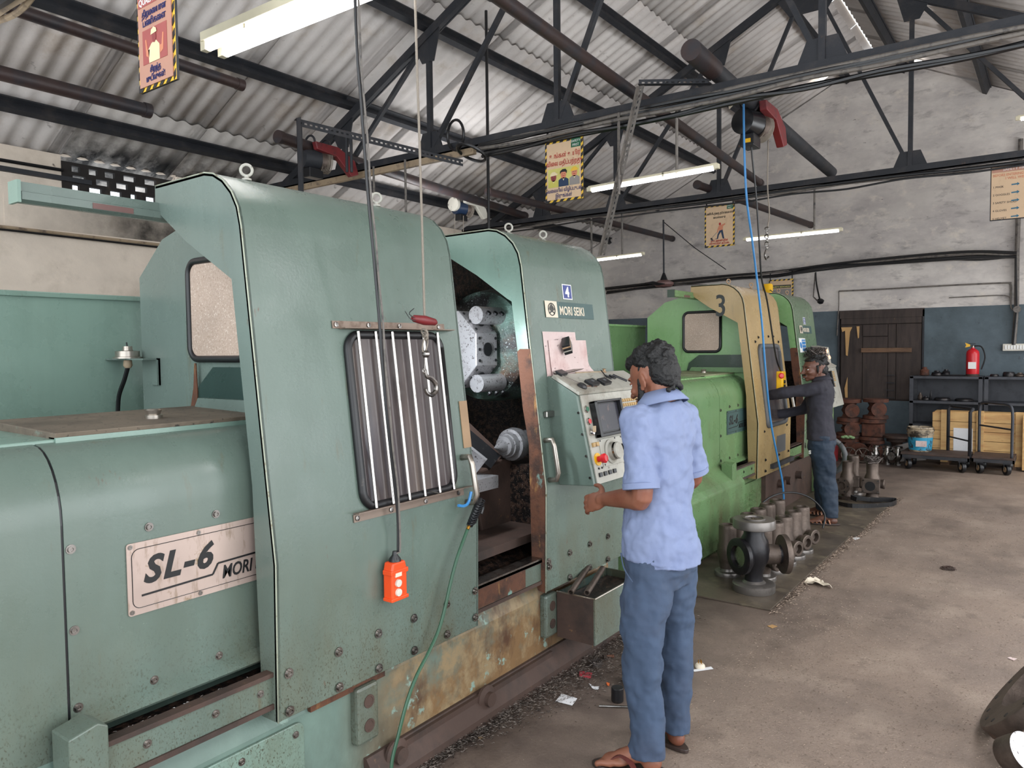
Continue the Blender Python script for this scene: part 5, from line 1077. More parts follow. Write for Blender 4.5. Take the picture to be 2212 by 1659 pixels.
# chip bin under the right cover with two tubes
t = thing('chip_bin', (-1.88, 3.3, .2), 'grimy green sheet-metal chip bin under the console', 'bin')
x0, x1, y0, y1, z0, z1 = -1.958, -1.745, 3.03, 3.52, .19, .415
PT(t, M().box((x0, y0, z0), (x1-.0085, y0+.008, z1)), 'end_wall', 'rust_dark'); PT(t, M().box((x1-.008, y0, z0), (x1, y1, z1)), 'front_wall', 'teal_grey')
PT(t, M().box((x0+.001, y1-.008, z0+.002), (x1-.009, y1-.001, z1-.002)).box((x0+.001, y0+.009, z0+.002), (x0+.006, y1-.009, z1-.002)), 'rear_wall', 'teal_dark')
PT(t, M().box((x0+.007, y0+.009, z0+.003), (x1-.009, y1-.009, z0+.012)), 'bottom', 'rust_dark'); PT(t, M().tube([(x0, y0, z1), (x1, y0, z1), (x1, y1, z1)], .004, 6), 'rolled_edge', 'alu')
PT(t, M().box((x0+.01, y0+.01, z0+.01), (x1-.01, y1-.01, z1-.04)), 'grime_fill', 'black_grime')
for i, (dx, dy) in enumerate(((0, 0), (.055, .03))):
    t = thing('steel_tube', (-1.84+dx, 3.02, .42), ['left grey steel tube leaning out of the chip bin', 'right grey steel tube leaning out of the chip bin'][i], 'steel tube', 'tubes in the chip bin')
    a = V((-1.86+dx*1.2, 3.0+dy*1.3, .435)); b = a+V((-.06, .26, .045)); d_ = (b-a).normalized()
    PT(t, M().lathe([(.010, .03), (.010, 0), (.015, 0), (.015, .27), (.01, .27)], a, d_, 16), 'tube_body', 'cast', smooth=True)
# --- floor plates
for i, (ya, yb, xr) in enumerate(((4.50, 6.64, -1.375), (6.66, 8.55, -1.33))):
    o = M().box((-2.45, ya, .001), (xr, yb, .012)).build('floor_plate', 'mat_plate', bevel=.002, loc=(-1.9, ya, .001))
    tag(o, ['oily flat floor plate under the machined valve castings', 'oily flat floor plate under the second worker'][i], 'floor plate', 'floor plates beside the green lathe')
# --- valve castings on the plate
def valve(name, label, x, y, h=.355, r=.088, side=1, group='valve castings standing in rows on the floor plate', m='cast', z=.012, branch_rz=0):
    t = thing(name, (x, y, z), label, 'valve casting', group)
    PT(t, M().lathe([(r, 0), (r*1.01, .004), (r*1.01, .026), (r*.98, .03), (.052, .032), (.048, .05), (.050, .09)], (x, y, z), (0, 0, 1), 28), 'base_flange', 'steel_flange', smooth=True)
    PT(t, M().lathe([(.052, .05), (.058, .10), (.070, .15), (.068, .20), (.061, .235), (.060, h-.03), (.060, h-.02), (.057, h-.004), (.050, h), (.036, h), (.034, h-.05), (.001, h-.06)], (x, y, z), (0, 0, 1), 26), 'body', m, smooth=True)
    d = Matrix.Rotation(branch_rz, 3, 'Z') @ V((.85, -.35, 0)).normalized()
    PT(t, M().lathe([(.03, 0), (.048, .03), (.046, .08), (.050, .095), (.056, .10), (.056, .125), (.05, .13), (.033, .13), (.031, .10), (.001, .09)], V((x, y, z+.14)), d, 22), 'outlet_branch', m, smooth=True)
    return t
ord6 = ['nearest', 'second', 'third', 'fourth', 'fifth', 'farthest']
for i, (x, y) in enumerate(((-1.835, 5.03), (-1.835, 5.25), (-1.83, 5.45), (-1.825, 5.655), (-1.82, 5.865), (-1.805, 6.07))):
    valve('valve_casting', f'{ord6[i]} of the six grey valve castings in the machine-side row', x, y)
for i, (x, y) in enumerate(((-1.60, 4.98+.08), (-1.587, 5.29), (-1.588, 5.50), (-1.58, 5.71), (-1.575, 5.91))):
    valve('valve_casting', f'{["nearest", "second", "third", "fourth", "farthest"][i]} of the five grey valve castings in the aisle-side row', x, y, m='cast' if i != 2 else 'rust_red' if False else 'cast')
t = thing('flanged_valve_body', (-1.575, 4.80, .012), 'black four-flange valve body at the front corner of the plate', 'valve casting')
x, y, z, H = -1.575, 4.80, .012, .47
PT(t, M().lathe([(.132, 0), (.135, .004), (.135, .048), (.125, .054), (.075, .056), (.06, .07)], (x, y, z), (0, 0, 1), 36), 'bottom_flange', 'steel_flange', smooth=True)
PT(t, M().lathe([(.06, .07), (.056, .11), (.07, .16), (.098, .22), (.10, .27), (.088, .33), (.066, .37), (.064, .41)], (x, y, z), (0, 0, 1), 30), 'body', 'cast_black', smooth=True)
PT(t, M().lathe([(.066, .41), (.130, .412), (.134, .416), (.134, .462), (.130, .47), (.072, .47), (.072, .478), (.058, .478), (.056, .47), (.001, .455)], (x, y, z), (0, 0, 1), 36), 'top_flange', 'steel_flange', smooth=True)
m = M()
for a in range(3): b_ = Matrix.Rotation(a*2*pi/3, 3, 'Z'); m.box((0, -.008, 0), (.055, .008, .008), b_, (x, y, z+.462))
PT(t, m, 'spider', 'steel')
d = V((.80, .60, 0))
PT(t, M().lathe([(.06, .05), (.066, .12), (.06, .17), (.10, .178), (.125, .18), (.127, .212), (.118, .216), (.07, .216), (.066, .19), (.001, .18)], (x, y, z+.235), d, 32), 'outlet_flange', 'cast', smooth=True)
PT(t, M().lathe([(.06, .05), (.062, .17)], (x, y, z+.235), d, 24), 'outlet_neck', 'cast_black', smooth=True)
d = V((-.55, -.85, 0)).normalized()
PT(t, M().lathe([(.07, .04), (.105, .085), (.118, .10), (.118, .125), (.108, .13), (.07, .13), (.066, .10), (.001, .09)], (x, y, z+.235), d, 30), 'inlet_flange', 'cast_black', smooth=True)
PT(t, M().lathe([(.068, .11), (.064, .09), (.001, .085)], (x, y, z+.235), d, 24), 'machined_bore', 'steel', smooth=True)
# two larger castings beyond the second worker
for i, (x, y, lab) in enumerate(((-1.735, 8.25, 'grey flanged valve body on the far plate, left of the tangle-topped one'), (-1.51, 8.28, 'grey flanged valve body topped with tangled swarf, far plate'), (-1.74, 8.50, 'grey valve body hidden behind the left one on the far plate'))):
    if i == 2: valve('gate_valve', lab, x, y, .42, .10, group='large valve bodies on the far plate'); continue
    t = thing('gate_valve', (x, y, .012), lab, 'valve casting', 'large valve bodies on the far plate')
    PT(t, M().lathe([(.10, 0), (.102, .03), (.065, .034), (.055, .07), (.075, .13), (.085, .19), (.07, .25), (.056, .28), (.058, .385), (.052, .39), (.036, .39), (.034, .34), (.001, .33)], (x, y, .012), (0, 0, 1), 28), 'body', 'cast', smooth=True)
    d = V((.10, -1, 0)).normalized() if i else V((-.15, -1, 0)).normalized()
    if i == 0:
        PT(t, M().lathe([(.05, .03), (.05, .10), (.082, .102), (.084, .12), (.04, .122), (.038, .09), (.001, .09)], (x-.02, y, .16), d, 26), 'round_flange', 'cast', smooth=True)
        for k in range(6): a = pi/3*k; s_ = d.cross(V((0, 0, 1))); PT(t, M().cyl(V((x-.02, y, .16))+d*.118+(s_*cos(a)+V((0, 0, sin(a))))*.065, V((x-.02, y, .16))+d*.124+(s_*cos(a)+V((0, 0, sin(a))))*.065, .008, n=8), 'bolt_hole', 'ink')
        PT(t, M().box((x+.03, y-.05, .14), (x+.12, y+.05, .25)), 'square_boss', 'cast', bevel=.01)
    else:
        PT(t, M().prism([(x-.08, .10), (x+.09, .10), (x+.09, .25), (x-.08, .25)], 'y', y-.11, y-.09), 'square_flange', 'cast', bevel=.006)
        PT(t, M().cyl((x, y-.111, .175), (x, y-.114, .175), .048, n=22), 'opening', 'ink')
        for sx in (-1, 1):
            for sz in (-1, 1): PT(t, M().cyl((x+.005+sx*.067, y-.115, .175+sz*.056), (x+.005+sx*.067, y-.105, .175+sz*.056), .009, n=8), 'bolt_hole', 'steel')
        PT(t, M().lathe([(.04, 0), (.05, .07), (.044, .08)], (x+.04, y, .19), (1, 0, 0), 16), 'side_boss', 'cast', smooth=True)
def tangle(name, label, c, rad, n, r, m, cat, seed=1):
    rn = random.Random(seed); mm = M()
    for k in range(n):
        p = V(c); ps = []
        ang = rn.uniform(0, 6.28); R0 = rn.uniform(.25, .9)
        for j in range(8):
            ang += rn.uniform(.4, 1.3); q = R0*rn.uniform(.7, 1.2)
            ps.append(V(c)+V((cos(ang)*rad[0]*q, sin(ang)*rad[1]*q, rn.uniform(0, 1)*rad[2])))
        mm.tube(ps, r, 4)
    o = mm.build(name, m, loc=c); tag(o, label, cat, kind='stuff'); return o
tangle('swarf_tangle', 'brown tangle of swarf on top of the far valve body', (-1.51, 8.28, .40), (.10, .09, .07), 16, .004, 'wool', 'swarf', 3)
tangle('swarf_tangle', 'grey tangle of swarf on the green lathe console', (-2.08, 8.30, 1.465), (.12, .16, .12), 26, .004, 'wool', 'swarf', 4)
tangle('wire_wool', 'small grey wad of wire wool on the floor by the base', (-1.85, 3.22, .003), (.04, .04, .03), 12, .0018, 'wool', 'wire wool', 5)
tangle('swarf_tangle', 'small heap of curled swarf on the aisle floor', (-.60, 6.05, .002), (.06, .04, .02), 8, .003, 'rust_dark', 'swarf', 6)
# strap on the far plate
t = thing('drive_belt', (-1.5, 8.0, .02), 'dark flat belt lying coiled on the far plate', 'belt')
bp = smooth_path([V((-1.82, 7.95, .02)), V((-1.6, 7.80, .03)), V((-1.32, 8.05, .03)), V((-1.30, 8.3, .035)), V((-1.5, 8.12, .05)), V((-1.66, 8.05, .07)), V((-1.6, 8.0, .06))], 6); mm = M()
for a, b in zip(bp[:-1], bp[1:]): beam(mm, a, b, .006, .045)
PT(t, mm, 'strap', 'black_rubber')
# --- floor litter
def litter(name, label, cat, pts, m, z=.002, th=.001, loc=None):
    c_ = sum((V(p+(0,)) for p in pts), V((0, 0, 0)))/len(pts)
    o = M().prism(pts, 'z', z, z+th).build(name, m, loc=(c_.x, c_.y, z)); return tag(o, label, cat)
def gq(*px, z=0): return [tuple(at(a, b, z=0))[:2] for a, b in px]
litter('paper_scrap', 'white paper square on the chips beside the near base', 'paper scrap', gq((1200, 1516), (1213, 1499), (1247, 1510), (1236, 1525)), 'paper_white')
litter('paper_scrap', 'white narrow paper strip right of the red packet', 'paper scrap', gq((1272, 1477), (1283, 1484), (1295, 1484), (1292, 1491), (1280, 1489)), 'paper_white')
litter('candy_packet', 'red packet lying by the base of the near lathe', 'packet', gq((1252, 1452), (1279, 1457), (1276, 1467), (1251, 1462)), 'pink_packet', th=.006)
litter('orange_scrap', 'small orange scrap beside the standing black bush', 'scrap', gq((1310, 1476), (1317, 1478), (1316, 1483), (1311, 1481)), 'orange_bit', th=.004)
litter('cardboard_scrap', 'small tan cardboard diamond in the aisle', 'cardboard scrap', gq((1657, 1353), (1668, 1350), (1680, 1354), (1668, 1358)), 'leaf')
litter('paper_scrap', 'long white paper strip beside the plug, behind the worker', 'paper scrap', gq((1495, 1448), (1536, 1441), (1541, 1446), (1500, 1452)), 'paper_white')
litter('paper_scrap', 'pale scrap on the floor near the right edge', 'paper scrap', gq((2176, 1422), (2182, 1420), (2197, 1424), (2190, 1428)), 'paper')
litter('paper_scrap', 'white scrap on the plate edge near the second worker', 'paper scrap', gq((1839, 1163), (1850, 1160), (1858, 1163), (1848, 1167)), 'paper_white')
litter('paper_scrap', 'teal paper scrap on the floor before the rusty castings', 'paper scrap', gq((1858, 980), (1868, 978), (1870, 984), (1859, 985)), 'teal_print')
litter('dry_leaf', 'pale dry leaf left of the red packet', 'leaf', gq((1032, 1594), (1038, 1591), (1043, 1595), (1037, 1598)), 'leaf')
litter('dry_leaf', 'yellow round leaf at the near base corner', 'leaf', gq((989, 1600), (996, 1599), (997, 1604), (990, 1605)), 'leaf')
litter('crushed_leaf', 'green crushed leaf on the chips by the base', 'leaf', gq((1022, 1566), (1030, 1561), (1036, 1565), (1032, 1574), (1023, 1573)), 'green_rag', z=.02, th=.004)
litter('white_insert', 'cream insert beside the lying bush', 'insert', gq((1343, 1439), (1351, 1434), (1360, 1438), (1354, 1444)), 'ink_cream', th=.006)
# crumpled paper in the aisle
rn = random.Random(8); mm = M(); cpt = at(1772, 1262, z=0); vs = []; n_ = 7
for i in range(n_):
    for j in range(5): vs.append(cpt+V((-.10+.2*i/(n_-1)*(1-.12*j)+rn.uniform(-.008, .008), -.06+.12*j/4+rn.uniform(-.01, .01), .004+rn.uniform(0, .03)*(1 if 0 < i < n_-1 else .3))))
mm.add(vs, [(i*5+j, (i+1)*5+j, (i+1)*5+j+1, i*5+j+1) for i in range(n_-1) for j in range(4)])
o = mm.build('crumpled_paper', 'ink_cream', loc=cpt); tag(o, 'crumpled cream paper beside the floor plate in the aisle', 'crumpled paper')
# bushes, bolt, rod, plug
t = thing('steel_bush', (-1.585, 2.95, 0), 'black steel bush standing on end by the worker', 'steel bush', 'steel bushes on the floor')
PT(t, M().lathe([(.026, .002), (.028, .004), (.028, .062), (.026, .064), (.02, .064), (.001, .062)], (-1.585, 2.95, 0), (0, 0, 1), 24), 'bush_body', 'cast_black', smooth=True)
t = thing('steel_bush', (-1.56, 3.08, .035), 'black steel bush lying on its side with a bright end, by the worker', 'steel bush', 'steel bushes on the floor')
PT(t, M().lathe([(.032, 0), (.036, .004), (.036, .10), (.033, .104)], V((-1.64, 3.17, .037)), V((.62, -.78, 0)), 26), 'bush_body', 'cast_black', smooth=True)
PT(t, M().lathe([(.033, 0), (.001, .001)], V((-1.64, 3.17, .037))+V((.62, -.78, 0)).normalized()*.105, V((.62, -.78, 0)), 26), 'turned_end', 'alu', smooth=True)
t = thing('flat_bar', (-1.6, 3.25, .01), 'dark flat bar lying behind the black bushes', 'steel bar'); mm = M(); beam(mm, (-1.70, 3.28, .015), (-1.58, 3.22, .015), .03, .02); PT(t, mm, 'bar', 'cast_black')
t = thing('thin_rod', (-1.6, 2.87, .008), 'thin steel rod on the floor in front of the bushes', 'steel rod')
PT(t, M().cyl(at(1294, 1525, z=.006), at(1362, 1527, z=.006), .005, n=8), 'shaft', 'steel')
t = thing('hex_bolt', at(1306, 1417, z=.012), 'rusty bolt lying at the foot of the near lathe base', 'bolt')
a = at(1303, 1419, z=.012); PT(t, M().cyl(a, a+V((.012, .012, 0)), .013, n=6), 'head', 'cast'); PT(t, M().cyl(a+V((.01, .01, 0)), a+V((.04, .04, 0)), .008, n=10), 'shank', 'rust')
p = at(1512, 1442, z=0); t = thing('plug_top', p, 'cream electric plug lying pins-up behind the worker', 'plug')
PT(t, M().lathe([(.024, 0), (.026, .004), (.024, .014), (.018, .02), (.001, .022)], p, (0, 0, 1), 18), 'plug_body', 'ink_cream', smooth=True)
for q in ((-.008, 0), (.008, 0), (0, .01)): PT(t, M().cyl(p+V((q[0], q[1], .02)), p+V((q[0], q[1], .038)), .0025, n=8), 'pin', 'brass')
# swept chips along the near base, along the plates, and fine chips over the aisle
def chips(name, label, pts_fn, n, size, m, seed=1):
    rn = random.Random(seed); mm = M(); vs = []; fs = []
    for k in range(n):
        x, y, z = pts_fn(rn); a = rn.uniform(0, pi); L_ = size*rn.uniform(.5, 1.8); w_ = size*.22; tz = rn.uniform(-.4, .4)*L_
        d = V((cos(a), sin(a), 0)); s_ = V((-sin(a), cos(a), 0)); o = V((x, y, z+abs(tz)+.001)); b = len(vs)
        vs += [o-d*L_-V((0, 0, tz)), o+s_*w_+V((0, 0, .3*L_)), o+d*L_+V((0, 0, tz)), o-s_*w_]; fs += [(b, b+1, b+2), (b, b+2, b+3)]
    mm.v = vs; mm.f = fs
    o = mm.build(name, m); tag(o, label, 'metal chips', kind='stuff'); return o
def near_base(rn):
    y = rn.uniform(1.9, 4.2); w_ = .05+.22*max(0, min(1, (y-2.2)/.9)); u = abs(rn.gauss(0, .45)); x = -1.94+w_*min(u, 2.2)
    if y > 3.6: x -= .02
    return x, y, rn.uniform(0, .03)*max(0, 1-u)
chips('swept_chips', 'bank of dark steel chips swept along the near lathe base', near_base, 9000, .0055, 'chips_dark', 2)
def plate_edge(rn):
    y = rn.uniform(4.45, 8.6); return -1.365+.05*abs(rn.gauss(0, .6))+(.035 if y > 6.65 else 0), y, rn.uniform(0, .01)
chips('edge_chips', 'line of steel chips along the aisle edge of the floor plates', plate_edge, 2600, .007, 'chips', 3)
def aisle(rn):
    while True:
        x = rn.uniform(-1.35, .3); y = rn.uniform(2.6, 8.5)
        dn = .25+.75*max(0, noise.noise(V((x*1.4, y*1.4, 3)))+.35)*(1.3 if y < 5 else .5)
        if rn.random() < dn: return x, y, 0
chips('scattered_chips', 'fine pale chips scattered over the aisle floor', aisle, 16000, .0038, 'chips', 4)
def trough(rn): return rn.uniform(-2.04, -1.96), rn.uniform(.9, 1.38), .577
chips('trough_chips', 'bright chips lying in the black trough of the near lathe', trough, 700, .004, 'steel', 5)
# --- big flange and bush at the lower right corner
t = thing('ring_flange', (-.05, 3.75, .1), 'large steel ring flange leaning at the lower right corner', 'ring flange')
cR = V((-.0, 3.60, .235)); ax_ = V((-.80, .04, .63)).normalized()
PT(t, M().lathe([(.18, 0), (.30, 0), (.305, .006), (.305, .055), (.30, .062), (.18, .062), (.18, 0)], cR, ax_, 48), 'ring_body', 'cast', smooth=True)
s_ = ax_.orthogonal().normalized(); s2 = ax_.cross(s_)
for k in range(16): a = 2*pi*k/16; PT(t, M().cyl(cR+ax_*.062+(s_*cos(a)+s2*sin(a))*.262, cR+ax_*.0635+(s_*cos(a)+s2*sin(a))*.262, .011, n=8), 'bolt_hole', 'ink')
t = thing('steel_bush', (-.1, 3.3, .06), 'thick steel bush with a polished face, lower right corner', 'steel bush')
a = at(2172, 1632, z=.075); d = V((.70, -.42, .58)).normalized()
PT(t, M().lathe([(.055, 0), (.062, .008), (.066, .05), (.068, .09)], a, d, 30), 'bush_body', 'cast', smooth=True)
PT(t, M().lathe([(.068, .0), (.030, .001), (.028, -.02), (.001, -.021)], a+d*.091, d, 30), 'polished_face', 'steel_bright', smooth=True)
# --- hoists
def hoist(c, label, mc, mm_, s=1, hk=True, yel=False):
    c = V(c); t = thing('electric_hoist', c, label, 'electric hoist', 'electric hoists on the overhead pipes')
    PT(t, M().lathe([(.05, -.13), (.082, -.12), (.085, -.02), (.085, .02)], c+V((0, 0, -.06)), (.25, 1, 0), 22), 'motor', mm_, smooth=True)
    PT(t, M().lathe([(.085, .02), (.092, .03), (.092, .09), (.085, .10)], c+V((0, 0, -.07)), (.25, 1, 0), 22), 'drum', 'cast', smooth=True)
    mg = M()
    for k in range(7): mg.torus(c+V((.004*k, .03+.012*k, -.07)), (.25, 1, 0), .093, .004, 22, 5)
    PT(t, mg, 'wound_rope', 'rope')
    PT(t, M().add([V((c.x+.07+w_, c.y+.02+u, c.z+v)) for w_ in (0, .05) for u, v in ((-.12, .05), (.12, .05), (.30, -.03), (.34, -.14), (.26, -.17), (.10, -.03), (-.1, -.01))],
        [tuple(range(7)), tuple(range(13, 6, -1))]+[(i, i+7, (i+1) % 7+7, (i+1) % 7) for i in range(7)]), 'gear_cover', mc, bevel=.006)
    PT(t, M().box(c+V((-.05, -.10, -.22)), c+V((.04, .04, -.14))), 'switch_box', 'plastic_black' if not yel else 'plastic_black', bevel=.006)
    if yel: PT(t, M().box(c+V((-.02, -.104, -.20)), c+V((.02, -.10, -.175))), 'yellow_tag', 'yellow')
    t.scale = (s, s, s)
    PT(t, M().torus(c+V((0, -.06, .06)), (0, 1, 0), .062, .009, 20, 6).torus(c+V((0, .10, .06)), (0, 1, 0), .062, .009, 20, 6), 'pipe_clamp', 'truss')
    return t
h3 = hoist(at(1626, 248, y=5.95), 'black and red electric hoist high before the gable wall', 'red_dark', 'plastic_black', 1.2, yel=True)
q = at(1612, 215, y=5.9); m = M(); rn = random.Random(5)
m.add([q+V((-.1, -.08, .05)), q+V((.02, -.1, .08)), q+V((.0, -.1, -.03)), q+V((-.07, -.1, -.09)), q+V((.1, -.09, .06)), q+V((.06, -.1, -.06))], [(0, 1, 2, 3), (1, 4, 5, 2)])
o = PT(h3, m, 'cloth_wrap', 'ink_cream'); o.modifiers.new('s', 'SOLIDIFY').thickness = .01
hoist(V((-5.52, 4.55, 3.42)), 'dull red electric hoist on the left, above the near machine', 'red_dark', 'truss', 1.1)
wh = hoist(at(1000, 440, y=7.3)+V((0, 0, .0)), 'cream and blue electric hoist between the two near machine tops', 'hoist_white', 'hoist_blue')
PT(wh, M().lathe([(.08, 0), (.085, .01), (.085, .05), (.03, .055)], at(984, 442, y=7.15), (0, -1, 0), 20), 'round_cover', 'hoist_white', smooth=True)
for (a, b) in (((1001, 466), (1001, 500)), ((983, 458), (982, 505))):
    o = M().tube([at(*a, y=7.2), at(*b, y=7.2)], .004, 5); PT(wh, o, 'hanging_rope', 'rope')
# --- yellow pendant, blue hose, grey rope with hook
t = thing('hoist_pendant', (-2.0, 6.9, 1.3), 'yellow pendant with a red stop button on the beige door', 'hoist pendant')
c = at(1687, 822, x=-2.02)
PT(t, M().box(c+V((-.03, -.05, -.085)), c+V((.03, .05, .085))), 'body', 'yellow', bevel=.01)
PT(t, M().lathe([(.022, 0), (.026, .012), (.018, .02), (.001, .022)], c+V((.012, -.045, .045)), (.6, -.7, 0), 14), 'stop_button', 'red', smooth=True)
for z in (-.01, -.05): PT(t, M().lathe([(.017, 0), (.015, .008), (.001, .009)], c+V((.031, -.005, z)), (1, 0, 0), 14), 'push_button', 'ink', smooth=True)
pp = smooth_path([c+V((0, 0, .08))]+[at(px, py, x=-1.99) for px, py in ((1676, 770), (1662, 680), (1655, 640), (1645, 600))]+[at(px, py, x=-1.97) for px, py in ((1640, 520), (1633, 420), (1624, 330), (1622, 290))], 5)
PT(t, M().tube(pp, .008, 6), 'cable', 'cable_black', smooth=True)
t = thing('air_hose', (-1.95, 6.5, 1.5), 'blue air hose hanging past the beige door', 'air hose')
pp = smooth_path([at(px, py, x=-1.93) for px, py in ((1606, 225), (1608, 330), (1613, 430), (1625, 520), (1636, 610), (1646, 700), (1652, 780), (1660, 870), (1668, 930), (1680, 990), (1690, 1040), (1693, 1078))], 5)
PT(t, M().tube(pp, .0085, 8), 'hose', 'hose_blue', smooth=True)
t = thing('rope_hook', (-1.9, 6.4, 2.4), 'chain hook on a grey rope beside the blue hose', 'crane hook')
pp = [at(px, py, x=-1.93) for px, py in ((1660, 285), (1658, 400), (1662, 460), (1658, 490))]
PT(t, M().tube(smooth_path(pp, 4), .006, 6), 'rope', 'rope')
m = M()
for k in range(6): m.torus(at(1656+(k % 2), 495+8*k, x=-1.93), (1, 0, 0) if k % 2 else (0, 1, 0), .016, .005, 12, 5)
PT(t, m, 'chain', 'steel')
PT(t, M().tube(smooth_path([at(px, py, x=-1.93) for px, py in ((1655, 540), (1652, 550), (1655, 560), (1660, 555))], 4), .008, 6), 'hook', 'steel')
t = thing('floor_cable', (-1.7, 6.4, .1), 'black cable looping up beside the second worker', 'cable')
PT(t, M().tube(smooth_path([V((-2.1, 6.2, .05)), V((-2.0, 6.35, .28)), V((-1.86, 6.55, .34)), V((-1.72, 6.72, .28)), V((-1.62, 6.8, .14)), V((-1.62, 6.75, .02))], 5), .008, 6), 'cable_run', 'cable_black', smooth=True)
# ================================================================ BACK OF THE SHOP
# rusty castings stacked against the wall
def stack_flange(x, y, z, r, h, label, m='rust_red', grp='rusty castings piled against the back wall', kind=0):
    t = thing('rusty_casting', (x, y, z), label, 'casting', grp)
    if kind == 0:
        pr = [(r*.55, 0), (r, .002), (r, h*.16), (r*.62, h*.2), (r*.5, h*.35), (r*.66, h*.5), (r*.5, h*.66), (r*.62, h*.82), (r, h*.84), (r, h), (r*.5, h)]
    else: pr = [(r*.5, 0), (r, .002), (r, h), (r*.5, h)]
    PT(t, M().lathe(pr, (x, y, z), (0, 0, 1), 24), 'casting_body', m, smooth=True)
    if kind == 0: PT(t, M().lathe([(r*.4, 0), (r*.42, r*.8), (r*.62, r*.82), (r*.62, r*.95), (r*.3, r*.95), (.001, r*.8)], (x, y, z+h*.5), (.5, -1, 0), 18), 'side_port', m, smooth=True)
    return t
yy = 11.45
stack_flange(-2.42, yy, 0, .17, .27, 'rusty flanged casting at the foot of the left stack')
stack_flange(-2.42, yy, .275, .18, .04, 'thin rusty flange in the middle of the left stack', kind=1)
stack_flange(-2.40, yy, .32, .17, .19, 'rusty ribbed casting third up in the left stack')
stack_flange(-2.40, yy, .515, .16, .32, 'tallest rusty flanged casting topping the left stack')
stack_flange(-2.10, yy+.03, 0, .16, .26, 'rusty flanged casting at the foot of the right stack')
stack_flange(-2.12, yy+.03, .265, .17, .045, 'thin rusty flange low in the right stack', kind=1)
t = thing('rusty_casting', (-2.08, yy, .315), 'reddish square casting block in the right stack', 'casting', 'rusty castings piled against the back wall')
PT(t, M().box((-2.22, yy-.1, .315), (-1.95, yy+.12, .50)), 'casting_body', 'rust_red', bevel=.02)
stack_flange(-2.10, yy+.02, .51, .18, .05, 'pale-topped rusty flange under the top of the right stack', kind=1)
stack_flange(-2.06, yy+.02, .565, .165, .28, 'rusty flanged casting topping the right stack')
for i, (x, z, r) in enumerate(((-2.2, .13, .12), (-2.42, .12, .10))):
    t = thing('rusty_casting', (x, 11.15, z), ['rusty flange standing on edge with an open bore', 'dark rusty flange standing on edge at far left'][i], 'casting', 'rusty castings piled against the back wall')
    PT(t, M().lathe([(r*.4, .03), (r*.4, 0), (r, 0), (r, .035), (r*.6, .04), (r*.55, .16)], (x, 11.1, z), (.15, 1, 0), 24), 'casting_body', 'rust_red', smooth=True)
stack_flange(-1.80, 11.55, 0, .13, .30, 'brown casting under the wide dark flange, right of the stacks', 'rust_dark')
stack_flange(-1.80, 11.55, .305, .20, .035, 'wide dark flange lying right of the rusty stacks', 'rust_dark', kind=1)
for i, x in enumerate((-2.30, -2.12)):
    t = thing('wheel_casting', (x, 10.9, .11), ['left grey spoked handwheel leaning on the castings', 'right grey spoked handwheel leaning on the castings'][i], 'handwheel', 'handwheels by the castings')
    cW = V((x, 10.95, .105)); m = M(); m.torus(cW, (.1, -1, .3), .095, .012, 22, 6); 
    PT(t, m, 'rim', 'cast', smooth='all'); m = M(); m.lathe([(.025, 0), (.025, .04)], cW-V((0, .02, 0)), (0, 1, 0), 12)
    for k in range(6): a = pi/3*k; m.tube([cW, cW+V((cos(a)*.09, -.0, sin(a)*.09))], .007, 5)
    PT(t, m, 'spokes', 'cast')
t = thing('red_crate', (-2.5, 11.0, .15), 'dull orange-red crate edge left of the handwheels', 'crate')
PT(t, M().box((-2.70, 10.75, 0), (-2.44, 11.0, .26)), 'side', 'red_dark', bevel=.01); PT(t, M().box((-2.71, 10.74, .22), (-2.43, 11.01, .27)), 'rim', 'red_dark', bevel=.005)
t = thing('pale_rag', (-2.42, 11.3, .56), 'pale green rag lying on the left casting stack', 'rag'); m = M()
for k in range(5): m.ell((-2.44+.03*k, 11.28, .30+.01*(k % 2)), (.035, .03, .02))
PT(t, m, 'cloth', 'green_rag', smooth='all')
for i, x in enumerate((-1.97, -1.83, -1.70)):
    t = thing('chrome_valve', (x, 11.0, 0), ['left bright small valve body by the bucket', 'middle bright small valve body by the bucket', 'right bright small valve body nearest the bucket'][i], 'valve casting', 'bright small valves by the bucket')
    z = 0
    PT(t, M().lathe([(.055, 0), (.055, .02), (.03, .025), (.03, .06), (.05, .09), (.055, .14), (.035, .18), (.03, .22), (.06, .225), (.06, .25), (.02, .255)], (x, 11.0, z), (0, 0, 1), 18), 'body', 'steel', smooth=True)
    PT(t, M().lathe([(.03, .02), (.03, .07), (.055, .075), (.055, .09), (.02, .09)], (x, 11.0, .12), (.7 if i % 2 else -.7, -.7, 0), 16), 'port', 'steel', smooth=True)
    PT(t, M().box((x-.06, 10.98, .19), (x+.06, 11.02, .205)), 'lever', 'steel', bevel=.004)
t = thing('white_sack', (-1.62, 11.2, .1), 'pale dusty sheet folded over beside the bucket', 'sheet'); m = M()
m.add([(-1.82, 11.24, .20), (-1.50, 11.27, .32), (-1.40, 11.31, .05), (-1.72, 11.26, .01)], [(0, 1, 2, 3)])
o = PT(t, m, 'sheet', 'grey_print'); o.modifiers.new('s', 'SOLIDIFY').thickness = .01
